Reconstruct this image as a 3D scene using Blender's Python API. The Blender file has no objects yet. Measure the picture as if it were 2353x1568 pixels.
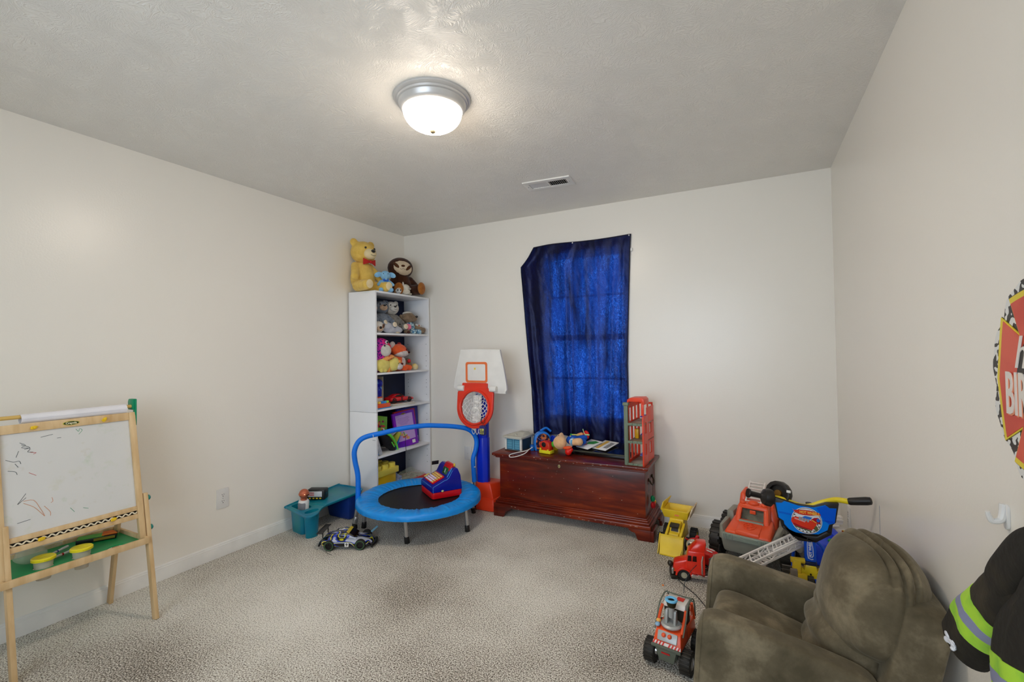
import bpy, bmesh, math, random
from math import sin, cos, pi, radians as rad
from mathutils import Matrix, Vector, Euler
random.seed(7)
S = bpy.context.scene
C = S.collection

# ------------------------------------------------------------------ camera
XL, XR, YB, YF, H, EYE = -3.0425, 0.4888, 3.5841, -0.85, 2.44, 1.2936
cd = bpy.data.cameras.new('camera')
cam = bpy.data.objects.new('camera', cd); C.objects.link(cam)
cd.sensor_width = 36.0; cd.lens = 16.2216; cd.clip_start = 0.02
cam.location = (0, 0, EYE)
_r = Vector((0.8890, 0.4579, -0.01508)); _u = Vector((0.0223, -0.0104, 0.9997)); _f = Vector((-0.45825, 0.88862, 0.01902))
_yaw, _pit, _rol = rad(27.2776), rad(1.0898), rad(-0.86406)
_f = Vector((-sin(_yaw)*cos(_pit), cos(_yaw)*cos(_pit), sin(_pit)))
_r0 = Vector((cos(_yaw), sin(_yaw), 0)); _u0 = _r0.cross(_f)
_r = _r0*cos(_rol) + _u0*sin(_rol); _u = -_r0*sin(_rol) + _u0*cos(_rol)
cam.rotation_euler = Matrix((_r, _u, -_f)).transposed().to_euler()
S.camera = cam

# ------------------------------------------------------------------ world, exposure, added rear fill light
w = bpy.data.worlds.new('world'); S.world = w; w.use_nodes = True
w.node_tree.nodes['Background'].inputs[0].default_value = (0.80, 0.90, 1.0, 1)
w.node_tree.nodes['Background'].inputs[1].default_value = 2.4
S.view_settings.view_transform = 'Standard'; S.view_settings.look = 'None'
S.view_settings.gamma = 1.0; S.view_settings.exposure = 0.12
S.view_settings.use_curve_mapping = False

def area(name, loc, rot, sx, sy, power, col):
    l = bpy.data.lights.new(name, 'AREA'); l.shape = 'RECTANGLE'; l.size = sx; l.size_y = sy
    l.energy = power; l.color = col
    o = bpy.data.objects.new(name, l); C.objects.link(o); o.location = loc; o.rotation_euler = rot
    return o
# added bluish fill light, shining in through the invented opening behind the camera
dl = area('rear_fill', (-0.75, YF-0.22, 1.40), (rad(88), 0, rad(8)), 1.9, 1.4, 12.0, (0.70, 0.84, 1.0)); dl.data.spread = rad(105)
# ------------------------------------------------------------------ helpers
def lin(c):
    c = c/255.0
    return c/12.92 if c <= 0.04045 else ((c+0.055)/1.055)**2.4
def L3(c): return (lin(c[0]), lin(c[1]), lin(c[2]), 1)

_mats = {}
def mat(name, c, rough=0.5, metal=0.0, var=0.0, vscale=8.0, bump=0.0, bscale=200.0, bdist=0.002, emit=0.0,
        coat=0.0, alpha=1.0, c2=None, sheen=0.0, spec=0.5, trans=0.0, mixlo=0.4, mixhi=0.6, stretch=None, detail=3.0, ior=1.45):
    """principled material with procedural colour variation and bump"""
    if name in _mats: return _mats[name]
    m = bpy.data.materials.new(name); m.use_nodes = True
    nt = m.node_tree; b = nt.nodes['Principled BSDF']
    N = nt.nodes.new; Lk = nt.links.new
    col = L3(c)
    b.inputs['Roughness'].default_value = rough; b.inputs['Metallic'].default_value = metal
    b.inputs['Specular IOR Level'].default_value = spec; b.inputs['IOR'].default_value = ior
    b.inputs['Coat Weight'].default_value = coat; b.inputs['Coat Roughness'].default_value = 0.12
    b.inputs['Transmission Weight'].default_value = trans
    if sheen: b.inputs['Sheen Weight'].default_value = sheen
    tc = N('ShaderNodeTexCoord'); mp = N('ShaderNodeMapping'); Lk(tc.outputs['Object'], mp.inputs['Vector'])
    if stretch: mp.inputs['Scale'].default_value = stretch
    no = N('ShaderNodeTexNoise'); no.inputs['Scale'].default_value = vscale; no.inputs['Detail'].default_value = detail
    Lk(mp.outputs['Vector'], no.inputs['Vector'])
    if c2 is not None: ca, cb = col, L3(c2)
    else:
        v = var if var else 0.03
        ca = tuple(min(1, x*(1-v)) for x in col[:3])+(1,); cb = tuple(min(1, x*(1+v)) for x in col[:3])+(1,)
    rp = N('ShaderNodeValToRGB'); rp.color_ramp.elements[0].position = mixlo; rp.color_ramp.elements[1].position = mixhi
    rp.color_ramp.elements[0].color = ca; rp.color_ramp.elements[1].color = cb
    Lk(no.outputs['Fac'], rp.inputs['Fac']); Lk(rp.outputs['Color'], b.inputs['Base Color'])
    if bump:
        n2 = N('ShaderNodeTexNoise'); n2.inputs['Scale'].default_value = bscale; n2.inputs['Detail'].default_value = 4
        Lk(mp.outputs['Vector'], n2.inputs['Vector'])
        bp = N('ShaderNodeBump'); bp.inputs['Strength'].default_value = bump; bp.inputs['Distance'].default_value = bdist
        Lk(n2.outputs['Fac'], bp.inputs['Height']); Lk(bp.outputs['Normal'], b.inputs['Normal'])
    if emit:
        b.inputs['Emission Color'].default_value = col; b.inputs['Emission Strength'].default_value = emit
    b.inputs['Alpha'].default_value = alpha
    _mats[name] = m
    return m

def T(x=0, y=0, z=0): return Matrix.Translation((x, y, z))
def RZ(a): return Matrix.Rotation(rad(a), 4, 'Z')
def RX(a): return Matrix.Rotation(rad(a), 4, 'X')
def RY(a): return Matrix.Rotation(rad(a), 4, 'Y')
def SC(x, y, z): return Matrix.Diagonal((x, y, z, 1))
def along(p0, p1):
    """matrix whose z axis runs from p0 towards p1, origin at p0"""
    p0, p1 = Vector(p0), Vector(p1); d = p1-p0
    return Matrix.Translation(p0) @ d.to_track_quat('Z', 'Y').to_matrix().to_4x4()

class MB:
    def __init__(s): s.bm = bmesh.new()
    def _fin(s, vs, M, m, bev=0, seg=2):
        fs = set(f for v in vs for f in v.link_faces)
        for f in fs: f.material_index = m
        if M is not None: bmesh.ops.transform(s.bm, matrix=M, verts=list(vs))
        if bev > 0:
            es = set(e for v in vs for e in v.link_edges)
            r = bmesh.ops.bevel(s.bm, geom=list(es), offset=bev, segments=seg, affect='EDGES', profile=0.5, clamp_overlap=True)
            for f in r['faces']: f.material_index = m
    def box(s, c, size, M=None, bev=0, m=0, seg=2):
        r = bmesh.ops.create_cube(s.bm, size=1.0)
        mm = T(*c) @ SC(*size)
        if M is not None: mm = M @ mm
        s._fin(r['verts'], mm, m, bev, seg); return s
    def bb(s, lo, hi, M=None, bev=0, m=0):
        return s.box([(a+b)/2 for a, b in zip(lo, hi)], [abs(b-a) for a, b in zip(lo, hi)], M, bev, m)
    def hexa(s, b4, t4, m=0, bev=0, M=None):
        """solid from 4 bottom points and 4 top points, in the same order"""
        vs = [s.bm.verts.new(p) for p in list(b4)+list(t4)]
        for f in ((3,2,1,0),(4,5,6,7),(0,1,5,4),(1,2,6,5),(2,3,7,6),(3,0,4,7)):
            s.bm.faces.new([vs[i] for i in f])
        s._fin(vs, M, m, bev); return s
    def cyl(s, p0, p1, r0, r1=None, seg=20, m=0, bev=0, M=None):
        r1 = r0 if r1 is None else r1
        p0, p1 = Vector(p0), Vector(p1); h = (p1-p0).length
        r = bmesh.ops.create_cone(s.bm, cap_ends=True, segments=seg, radius1=r0, radius2=r1, depth=h)
        mm = along(p0, p1) @ T(0, 0, h/2)
        if M is not None: mm = M @ mm
        s._fin(r['verts'], mm, m, bev); return s
    def ell(s, c, r, M=None, m=0, u=20, v=12):
        rr = bmesh.ops.create_uvsphere(s.bm, u_segments=u, v_segments=v, radius=1.0)
        if not hasattr(r, '__len__'): r = (r, r, r)
        mm = T(*c) @ (M if M is not None else Matrix.Identity(4)) @ SC(*r)
        s._fin(rr['verts'], mm, m); return s
    def tube(s, pts, r, seg=12, closed=False, m=0, smooth_n=0, cap=True):
        pts = [Vector(p) for p in pts]
        if smooth_n: pts = catmull(pts, smooth_n, closed)
        n = len(pts); rs = r if hasattr(r, '__len__') else [r]*n
        if len(rs) != n: rs = [rs[0]+(rs[-1]-rs[0])*i/(n-1) for i in range(n)]
        rings = []; up = None
        for i, p in enumerate(pts):
            a = pts[(i-1) % n] if (closed or i > 0) else p
            b = pts[(i+1) % n] if (closed or i < n-1) else p
            t = (b-a).normalized()
            if up is None: up = t.orthogonal().normalized()
            up = (up - t*up.dot(t)).normalized(); sd = t.cross(up)
            rings.append([s.bm.verts.new(p + (up*cos(2*pi*k/seg)+sd*sin(2*pi*k/seg))*rs[i]) for k in range(seg)])
        fs = []
        for i in range(n if closed else n-1):
            A, B = rings[i], rings[(i+1) % n]
            off = 0
            if closed and i == n-1:
                off = min(range(seg), key=lambda k: (B[k].co-A[0].co).length)
            for k in range(seg):
                fs.append(s.bm.faces.new((A[k], A[(k+1) % seg], B[(k+1+off) % seg], B[(k+off) % seg])))
        if not closed and cap:
            fs.append(s.bm.faces.new(rings[0][::-1])); fs.append(s.bm.faces.new(rings[-1]))
        for f in fs: f.material_index = m
        return s
    def lathe(s, prof, M=None, seg=36, m=0, a0=0, a1=2*pi, sx=1, sy=1):
        full = abs(a1-a0-2*pi) < 1e-6; n = seg if full else seg+1
        rings = []; vs = []
        for r, z in prof:
            if r < 1e-6:
                v = s.bm.verts.new((0, 0, z)); rings.append([v]); vs.append(v)
            else:
                ring = [s.bm.verts.new((r*cos(a0+(a1-a0)*k/seg)*sx, r*sin(a0+(a1-a0)*k/seg)*sy, z)) for k in range(n)]
                rings.append(ring); vs += ring
        for A, B in zip(rings, rings[1:]):
            for k in range(n if full else n-1):
                k2 = (k+1) % n
                if len(A) == 1 and len(B) == 1: continue
                if len(A) == 1: f = (A[0], B[k2], B[k])
                elif len(B) == 1: f = (A[k], A[k2], B[0])
                else: f = (A[k], A[k2], B[k2], B[k])
                try: s.bm.faces.new(f)
                except ValueError: pass
        s._fin(vs, M, m); return s
    def prism(s, poly, h, M=None, m=0, bev=0, seg=2):
        """polygon in local xy extruded along +z by h"""
        vs = [s.bm.verts.new((x, y, 0)) for x, y in poly]
        vt = [s.bm.verts.new((x, y, h)) for x, y in poly]
        n = len(poly)
        s.bm.faces.new(vs[::-1]); s.bm.faces.new(vt)
        for i in range(n): s.bm.faces.new((vs[i], vs[(i+1) % n], vt[(i+1) % n], vt[i]))
        s._fin(vs+vt, M, m, bev, seg); return s
    def ring(s, outer, inner, h, M=None, m=0, bev=0):
        """flat frame between two loops with the same count, extruded along z"""
        n = len(outer)
        A = [s.bm.verts.new((x, y, 0)) for x, y in outer]; B = [s.bm.verts.new((x, y, 0)) for x, y in inner]
        A2 = [s.bm.verts.new((x, y, h)) for x, y in outer]; B2 = [s.bm.verts.new((x, y, h)) for x, y in inner]
        for i in range(n):
            j = (i+1) % n
            s.bm.faces.new((A[j], A[i], B[i], B[j])); s.bm.faces.new((A2[i], A2[j], B2[j], B2[i]))
            s.bm.faces.new((A[i], A[j], A2[j], A2[i])); s.bm.faces.new((B[j], B[i], B2[i], B2[j]))
        s._fin(A+B+A2+B2, M, m, bev); return s
    def text(s, txt, size, M, ext=0.0006, m=0, align='CENTER', sx=1.0, sp=1.0, shear=0.0, bold=0.0):
        cu = bpy.data.curves.new('t', 'FONT'); cu.body = txt; cu.size = size; cu.extrude = ext
        cu.align_x = align; cu.align_y = 'CENTER'; cu.space_character = sp; cu.shear = shear; cu.offset = bold; cu.resolution_u = 3
        o = bpy.data.objects.new('t', cu); C.objects.link(o)
        bpy.context.view_layer.update()
        me = bpy.data.meshes.new_from_object(o.evaluated_get(bpy.context.evaluated_depsgraph_get()))
        bpy.data.objects.remove(o); bpy.data.curves.remove(cu)
        me.transform(M @ SC(sx, 1, 1))
        for p in me.polygons: p.material_index = m
        s.bm.from_mesh(me); bpy.data.meshes.remove(me); return s
    def sheet(s, fn, nu, nv, thick=0.0, m=0):
        """grid surface fn(u,v) -> point, optional thickness by duplicate along the normal"""
        g = [[s.bm.verts.new(fn(i/nu, j/nv)) for j in range(nv+1)] for i in range(nu+1)]
        fs = []
        for i in range(nu):
            for j in range(nv): fs.append(s.bm.faces.new((g[i][j], g[i+1][j], g[i+1][j+1], g[i][j+1])))
        for f in fs: f.material_index = m
        if thick:
            bmesh.ops.recalc_face_normals(s.bm, faces=fs)
            bmesh.ops.solidify(s.bm, geom=fs, thickness=thick)
        return s
    def build(s, name, mats, parent=None, smooth=True, angle=35, M=None):
        if not isinstance(mats, (list, tuple)): mats = [mats]
        bmesh.ops.recalc_face_normals(s.bm, faces=s.bm.faces)
        if M is not None: s.bm.transform(M)
        me = bpy.data.meshes.new(name); s.bm.to_mesh(me); s.bm.free()
        for m in mats: me.materials.append(m)
        if smooth:
            me.polygons.foreach_set('use_smooth', [True]*len(me.polygons)); me.set_sharp_from_angle(angle=rad(angle))
        o = bpy.data.objects.new(name, me); C.objects.link(o)
        if parent: o.parent = parent
        return o

def catmull(P, n, closed=False):
    out = []; N = len(P)
    for i in range(N if closed else N-1):
        p0 = P[(i-1) % N] if (closed or i > 0) else P[0]*2-P[1]
        p1, p2 = P[i], P[(i+1) % N]
        p3 = P[(i+2) % N] if (closed or i < N-2) else P[-1]*2-P[-2]
        for k in range(n):
            t = k/n
            out.append(0.5*((2*p1)+(p2-p0)*t+(2*p0-5*p1+4*p2-p3)*t*t+(3*p1-p0-3*p2+p3)*t**3))
    if not closed: out.append(P[-1].copy())
    return out

def tag(o, label, cat, group=None):
    o['label'] = label; o['category'] = cat
    if group: o['group'] = group
    return o
def thing(name, label, cat, loc=(0, 0, 0), rz=0, group=None, rot=None, scale=None):
    o = bpy.data.objects.new(name, None); C.objects.link(o); o.empty_display_size = 0.05
    o.location = loc; o.rotation_euler = rot if rot else (0, 0, rad(rz))
    if scale: o.scale = (scale,)*3
    return tag(o, label, cat, group)
def struct(o): o['kind'] = 'structure'; return o
def lab(o, t): o['label'] = t; return o

def cut(o, cutters):
    """subtract shapes from an object and keep the result as its mesh"""
    for cb_ in cutters:
        c = cb_.build('cutter', o.data.materials[0], smooth=False); c.parent = o.parent
        md = o.modifiers.new('b', 'BOOLEAN'); md.operation = 'DIFFERENCE'; md.object = c; md.solver = 'EXACT'
        bpy.context.view_layer.update()
        me = bpy.data.meshes.new_from_object(o.evaluated_get(bpy.context.evaluated_depsgraph_get()))
        o.modifiers.clear(); o.data = me; bpy.data.objects.remove(c)

def plush(name, ells, m, parent, voxel=0.006, disp=0.0):
    """one continuous stuffed body grown from overlapping ellipsoids"""
    b = MB()
    for e in ells:
        c, r = e[0], e[1]; M = e[2] if len(e) > 2 else None
        b.ell(c, r, M, u=16, v=10)
    o = b.build(name, m, parent)
    md = o.modifiers.new('remesh', 'REMESH'); md.mode = 'VOXEL'; md.voxel_size = voxel; md.use_smooth_shade = True
    sm = o.modifiers.new('smooth', 'SMOOTH'); sm.iterations = 6; sm.factor = 0.6
    return o
def limb(p0, p1, r0, r1, n=5):
    p0, p1 = Vector(p0), Vector(p1)
    return [(p0.lerp(p1, i/(n-1)), r0+(r1-r0)*i/(n-1)) for i in range(n)]
def rrect(wd, ht, r, n=5, cx=0, cy=0):
    out = []
    for sx, sy, a in ((1, 1, 0), (-1, 1, 90), (-1, -1, 180), (1, -1, 270)):
        for k in range(n+1):
            t = rad(a+90*k/n)
            out.append((cx+sx*(wd/2-r)+r*cos(t), cy+sy*(ht/2-r)+r*sin(t)))
    return out
def wheel(mb, c, ax, r, wd, mt=0, mh=1, tread=0, hub=0.55):
    """rubber tyre with hub, axle direction ax"""
    c = Vector(c); ax = Vector(ax).normalized(); M = along(c-ax*wd/2, c+ax*wd/2)
    mb.lathe([(r*hub, 0), (r*0.88, 0), (r, wd*0.18), (r, wd*0.82), (r*0.88, wd), (r*hub, wd), (r*hub, 0)], M, 28, mt)
    mb.lathe([(0, wd*0.06), (r*hub*0.5, wd*0.06), (r*hub*0.6, wd*0.18), (r*hub*0.9, wd*0.2), (r*hub, wd*0.04), (r*hub, wd*0.96), (r*hub*0.9, wd*0.8), (r*hub*0.6, wd*0.82), (r*hub*0.5, wd*0.94), (0, wd*0.94)], M, 24, mh)
    if tread:
        for k in range(tread):
            a = 2*pi*k/tread
            mb.box((r*1.0, 0, wd/2), (r*0.10, r*2*pi/tread*0.55, wd*0.96), M @ Matrix.Rotation(a, 4, 'Z'), m=mt, bev=r*0.015)

# common materials
WHITE = mat('white_plastic', (232, 230, 226), 0.35)
BLACK = mat('black_plastic', (22, 21, 21), 0.4)
RUB = mat('black_rubber', (30, 28, 27), 0.75, bump=0.3, bscale=300)
SILVER = mat('silver_metal', (190, 190, 192), 0.28, 0.9)
CHROME = mat('chrome', (225, 225, 225), 0.12, 1.0)
RED = mat('red_plastic', (214, 34, 24), 0.3)
YEL = mat('yellow_plastic', (240, 205, 40), 0.32)
BLUE = mat('blue_plastic', (20, 70, 215), 0.3)
GREYP = mat('grey_plastic', (150, 150, 138), 0.42)
ORANGE = mat('orange_plastic', (240, 92, 48), 0.33)
GREEN = mat('green_plastic', (30, 150, 70), 0.35)
DARK = mat('dark_opening', (8, 8, 10), 0.8)
PAPER = mat('paper_white', (236, 236, 234), 0.7)
EYEM = mat('black_bead', (10, 8, 8), 0.15, coat=0.5)
# ------------------------------------------------------------------ room
def wall_paint(name, c, rough):
    m = bpy.data.materials.new(name); m.use_nodes = True; nt = m.node_tree; b = nt.nodes['Principled BSDF']
    N = nt.nodes.new; Lk = nt.links.new
    tc = N('ShaderNodeTexCoord'); n1 = N('ShaderNodeTexNoise'); n1.inputs['Scale'].default_value = 120; n1.inputs['Detail'].default_value = 3
    Lk(tc.outputs['Object'], n1.inputs['Vector'])
    n3 = N('ShaderNodeTexNoise'); n3.inputs['Scale'].default_value = 1.3; Lk(tc.outputs['Object'], n3.inputs['Vector'])
    rp = N('ShaderNodeValToRGB'); a = L3(c)
    rp.color_ramp.elements[0].color = tuple(x*0.985 for x in a[:3])+(1,); rp.color_ramp.elements[1].color = tuple(min(1, x*1.015) for x in a[:3])+(1,)
    Lk(n3.outputs['Fac'], rp.inputs['Fac']); Lk(rp.outputs['Color'], b.inputs['Base Color'])
    bp = N('ShaderNodeBump'); bp.inputs['Strength'].default_value = 0.22; bp.inputs['Distance'].default_value = 0.0015
    Lk(n1.outputs['Fac'], bp.inputs['Height']); Lk(bp.outputs['Normal'], b.inputs['Normal'])
    b.inputs['Roughness'].default_value = rough; b.inputs['Specular IOR Level'].default_value = 0.5
    return m
WALL = wall_paint('wall_paint', (246, 241, 231), 0.30)
TRIM = mat('trim_paint', (238, 236, 231), 0.3)

# textured ceiling
m = bpy.data.materials.new('ceiling_texture'); m.use_nodes = True; nt = m.node_tree; b = nt.nodes['Principled BSDF']
N = nt.nodes.new; Lk = nt.links.new
tc = N('ShaderNodeTexCoord')
big = N('ShaderNodeTexNoise'); big.inputs['Scale'].default_value = 5.0; big.inputs['Detail'].default_value = 1
Lk(tc.outputs['Object'], big.inputs['Vector'])
mixv = N('ShaderNodeMix'); mixv.data_type = 'VECTOR'; mixv.inputs['Factor'].default_value = 0.5
sc = N('ShaderNodeVectorMath'); sc.operation = 'SCALE'; sc.inputs['Scale'].default_value = 0.9
Lk(big.outputs['Color'], sc.inputs[0])
ad = N('ShaderNodeVectorMath'); ad.operation = 'ADD'; Lk(tc.outputs['Object'], ad.inputs[0]); Lk(sc.outputs[0], ad.inputs[1])
mp = N('ShaderNodeMapping'); mp.inputs['Scale'].default_value = (26, 85, 40); Lk(ad.outputs[0], mp.inputs['Vector'])
st = N('ShaderNodeTexNoise'); st.inputs['Scale'].default_value = 1.0; st.inputs['Detail'].default_value = 4; st.inputs['Distortion'].default_value = 1.2
Lk(mp.outputs['Vector'], st.inputs['Vector'])
rp = N('ShaderNodeValToRGB'); rp.color_ramp.elements[0].position = 0.42; rp.color_ramp.elements[1].position = 0.62
Lk(st.outputs['Fac'], rp.inputs['Fac'])
bp = N('ShaderNodeBump'); bp.inputs['Strength'].default_value = 0.5; bp.inputs['Distance'].default_value = 0.003
Lk(rp.outputs['Color'], bp.inputs['Height']); Lk(bp.outputs['Normal'], b.inputs['Normal'])
cr = N('ShaderNodeValToRGB'); cr.color_ramp.elements[0].color = L3((240, 237, 230)); cr.color_ramp.elements[1].color = L3((246, 243, 236))
Lk(big.outputs['Fac'], cr.inputs['Fac']); Lk(cr.outputs['Color'], b.inputs['Base Color'])
b.inputs['Roughness'].default_value = 0.36
CEIL = m

# carpet
m = bpy.data.materials.new('carpet'); m.use_nodes = True; nt = m.node_tree; b = nt.nodes['Principled BSDF']
N = nt.nodes.new; Lk = nt.links.new
tc = N('ShaderNodeTexCoord')
n1 = N('ShaderNodeTexNoise'); n1.inputs['Scale'].default_value = 165; n1.inputs['Detail'].default_value = 4; n1.inputs['Roughness'].default_value = 0.75
n2 = N('ShaderNodeTexNoise'); n2.inputs['Scale'].default_value = 1.1; n2.inputs['Detail'].default_value = 5
vo = N('ShaderNodeTexVoronoi'); vo.inputs['Scale'].default_value = 150
for n in (n1, n2, vo): Lk(tc.outputs['Object'], n.inputs['Vector'])
mm = N('ShaderNodeMath'); mm.operation = 'MULTIPLY_ADD'; mm.inputs[1].default_value = 0.34; Lk(n2.outputs['Fac'], mm.inputs[0]); Lk(n1.outputs['Fac'], mm.inputs[2])
sub = N('ShaderNodeMath'); sub.operation = 'SUBTRACT'; sub.inputs[1].default_value = 0.165; Lk(mm.outputs[0], sub.inputs[0])
rp = N('ShaderNodeValToRGB'); e = rp.color_ramp.elements
e[0].position = 0.36; e[0].color = L3((44, 36, 27)); e[1].position = 0.62; e[1].color = L3((250, 246, 234))
x = e.new(0.44); x.color = L3((132, 118, 99)); x = e.new(0.52); x.color = L3((228, 221, 207)); x = e.new(0.58); x.color = L3((250, 246, 236))
Lk(sub.outputs[0], rp.inputs['Fac']); Lk(rp.outputs['Color'], b.inputs['Base Color'])
ma = N('ShaderNodeMath'); ma.operation = 'ADD'; Lk(n1.outputs['Fac'], ma.inputs[0]); Lk(vo.outputs['Distance'], ma.inputs[1])
bp = N('ShaderNodeBump'); bp.inputs['Strength'].default_value = 0.7; bp.inputs['Distance'].default_value = 0.006
Lk(ma.outputs[0], bp.inputs['Height']); Lk(bp.outputs['Normal'], b.inputs['Normal'])
b.inputs['Roughness'].default_value = 0.95; b.inputs['Specular IOR Level'].default_value = 0.1; b.inputs['Sheen Weight'].default_value = 0.15
CARPET = m

t = 0.12
struct(MB().bb((XL-t, YF-t, -t), (XR+t, YB+t, 0)).build('floor', CARPET, smooth=False))
struct(MB().bb((XL-t, YF-t, H), (XR+t, YB+t, H+t)).build('ceiling', CEIL, smooth=False))
struct(MB().bb((XL-t, YF-t, 0), (XL, YB+t, H)).build('wall_left', WALL, smooth=False))
struct(MB().bb((XR, YF-t, 0), (XR+t, YB+t, H)).build('wall_right', WALL, smooth=False))
# back wall with the window opening
WX0, WX1, WZ0, WZ1 = -1.552, -0.826, 0.69, 2.095
b = MB()
b.bb((XL, YB, 0), (WX0, YB+t, H)); b.bb((WX1, YB, 0), (XR, YB+t, H)); b.bb((WX0, YB, 0), (WX1, YB+t, WZ0)); b.bb((WX0, YB, WZ1), (WX1, YB+t, H))
struct(b.build('wall_back', WALL, smooth=False))
# unseen wall behind the camera; its window opening is added to admit fill light
b = MB(); fx0, fx1, fz0, fz1 = -2.0, 0.1, 0.7, 2.15
b.bb((XL, YF-t, 0), (fx0, YF, H)); b.bb((fx1, YF-t, 0), (XR, YF, H)); b.bb((fx0, YF-t, 0), (fx1, YF, fz0)); b.bb((fx0, YF-t, fz1), (fx1, YF, H))
struct(b.build('wall_front', WALL, smooth=False))
w2 = struct(MB().bb((fx0, YF-0.07, fz0), (fx1, YF-0.04, fz0+0.04)).bb((fx0, YF-0.07, fz1-0.04), (fx1, YF-0.04, fz1)).bb((fx0, YF-0.07, fz0), (fx0+0.04, YF-0.04, fz1)).bb((fx1-0.04, YF-0.07, fz0), (fx1, YF-0.04, fz1)).bb((-0.97, YF-0.07, fz0), (-0.93, YF-0.04, fz1)).build('fill_window', TRIM))  # invented window frame in the opening added for the fill light

# baseboards with a stepped moulded top
def baseboard(name, p0, p1, nrm):
    p0, p1, n = Vector(p0), Vector(p1), Vector(nrm)
    prof = [(0, 0), (0.014, 0), (0.014, 0.058), (0.0125, 0.062), (0.0125, 0.070), (0.009, 0.074), (0.009, 0.079), (0.005, 0.084), (0, 0.086)]
    bm = MB(); A = []; B = []
    for d, z in prof:
        A.append(bm.bm.verts.new(p0+n*d+Vector((0, 0, z)))); B.append(bm.bm.verts.new(p1+n*d+Vector((0, 0, z))))
    for i in range(len(prof)-1): bm.bm.faces.new((A[i], A[i+1], B[i+1], B[i]))
    bm.bm.faces.new(A); bm.bm.faces.new(B[::-1])
    struct(bm.build(name, TRIM, angle=25))
baseboard('baseboard_left', (XL, YF, 0), (XL, YB, 0), (1, 0, 0))
baseboard('baseboard_back', (XL, YB, 0), (XR, YB, 0), (0, -1, 0))
baseboard('baseboard_right', (XR, YF, 0), (XR, YB, 0), (-1, 0, 0))

# window behind the cloth: jamb, two sashes of six panes each
GLASS = bpy.data.materials.new('window_glass'); GLASS.use_nodes = True; nt = GLASS.node_tree; nt.nodes.clear()
o = nt.nodes.new('ShaderNodeOutputMaterial'); tr = nt.nodes.new('ShaderNodeBsdfTransparent'); gl = nt.nodes.new('ShaderNodeBsdfGlossy'); mx = nt.nodes.new('ShaderNodeMixShader')
no = nt.nodes.new('ShaderNodeTexNoise'); no.inputs['Scale'].default_value = 3
rr = nt.nodes.new('ShaderNodeMapRange'); rr.inputs['To Min'].default_value = 0.0; rr.inputs['To Max'].default_value = 0.04
nt.links.new(no.outputs['Fac'], rr.inputs['Value']); nt.links.new(rr.outputs['Result'], gl.inputs['Roughness'])
mx.inputs[0].default_value = 0.06; nt.links.new(tr.outputs[0], mx.inputs[1]); nt.links.new(gl.outputs[0], mx.inputs[2]); nt.links.new(mx.outputs[0], o.inputs[0])
wy = YB+0.055
b = MB()
b.bb((WX0, YB+0.0, WZ0-0.0), (WX0+0.012, YB+t, WZ1)); b.bb((WX1-0.012, YB+0.0, WZ0), (WX1, YB+t, WZ1)); b.bb((WX0, YB, WZ1-0.012), (WX1, YB+t, WZ1)); b.bb((WX0, YB-0.0, WZ0), (WX1, YB+t, WZ0+0.015))
win = struct(b.build('window_1', TRIM))
def sash(z0, z1, y):
    f = MB(); x0, x1 = WX0+0.012, WX1-0.012; e = 0.032
    f.bb((x0, y, z0), (x0+e, y+0.03, z1)); f.bb((x1-e, y, z0), (x1, y+0.03, z1)); f.bb((x0, y, z0), (x1, y+0.03, z0+0.038)); f.bb((x0, y, z1-0.036), (x1, y+0.03, z1))
    for k in (1, 2):
        xx = x0+e+(x1-x0-2*e)*k/3; f.bb((xx-0.009, y+0.004, z0), (xx+0.009, y+0.026, z1))
    zz = (z0+z1)/2; f.bb((x0, y+0.004, zz-0.009), (x1, y+0.026, zz+0.009))
    so = f.build('window_sash', TRIM, win)
    MB().bb((x0, y+0.013, z0), (x1, y+0.017, z1)).build('pane', GLASS, so)
sash(WZ0+0.015, 1.40, YB+0.02); sash(1.372, WZ1-0.012, YB+0.055)

# ceiling light
t_ = thing('ceiling_light', 'round flush ceiling light with silver rim and glowing white glass dome', 'ceiling light', (-1.26, 1.69, H))
PAN = mat('brushed_nickel', (206, 204, 202), 0.32, 0.35)
MB().lathe([(0, 0), (0.172, 0), (0.172, -0.008), (0.166, -0.014), (0.160, -0.016), (0.158, -0.024), (0.152, -0.028), (0.146, -0.046), (0.138, -0.056), (0.134, -0.058), (0.131, -0.052), (0, -0.050)], seg=64).build('rim', PAN, t_)
DOME = bpy.data.materials.new('lit_glass'); DOME.use_nodes = True; nt = DOME.node_tree; b_ = nt.nodes['Principled BSDF']
b_.inputs['Base Color'].default_value = (0.95, 0.93, 0.88, 1); b_.inputs['Emission Color'].default_value = (1.0, 0.86, 0.71, 1); b_.inputs['Emission Strength'].default_value = 50.0; b_.inputs['Roughness'].default_value = 0.2
# emission grows towards the bottom to weaken the glow on the ceiling
tcd = nt.nodes.new('ShaderNodeTexCoord'); sxd = nt.nodes.new('ShaderNodeSeparateXYZ'); mrd = nt.nodes.new('ShaderNodeMapRange')
mrd.inputs['From Min'].default_value = -0.075; mrd.inputs['From Max'].default_value = -0.140; mrd.inputs['To Min'].default_value = 16.0; mrd.inputs['To Max'].default_value = 92.0
nt.links.new(tcd.outputs['Object'], sxd.inputs[0]); nt.links.new(sxd.outputs['Z'], mrd.inputs['Value']); nt.links.new(mrd.outputs[0], b_.inputs['Emission Strength'])
no = nt.nodes.new('ShaderNodeTexNoise'); no.inputs['Scale'].default_value = 4; rr = nt.nodes.new('ShaderNodeMapRange'); rr.inputs['To Min'].default_value = 0.18; rr.inputs['To Max'].default_value = 0.26
nt.links.new(no.outputs['Fac'], rr.inputs['Value']); nt.links.new(rr.outputs['Result'], b_.inputs['Roughness'])
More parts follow.
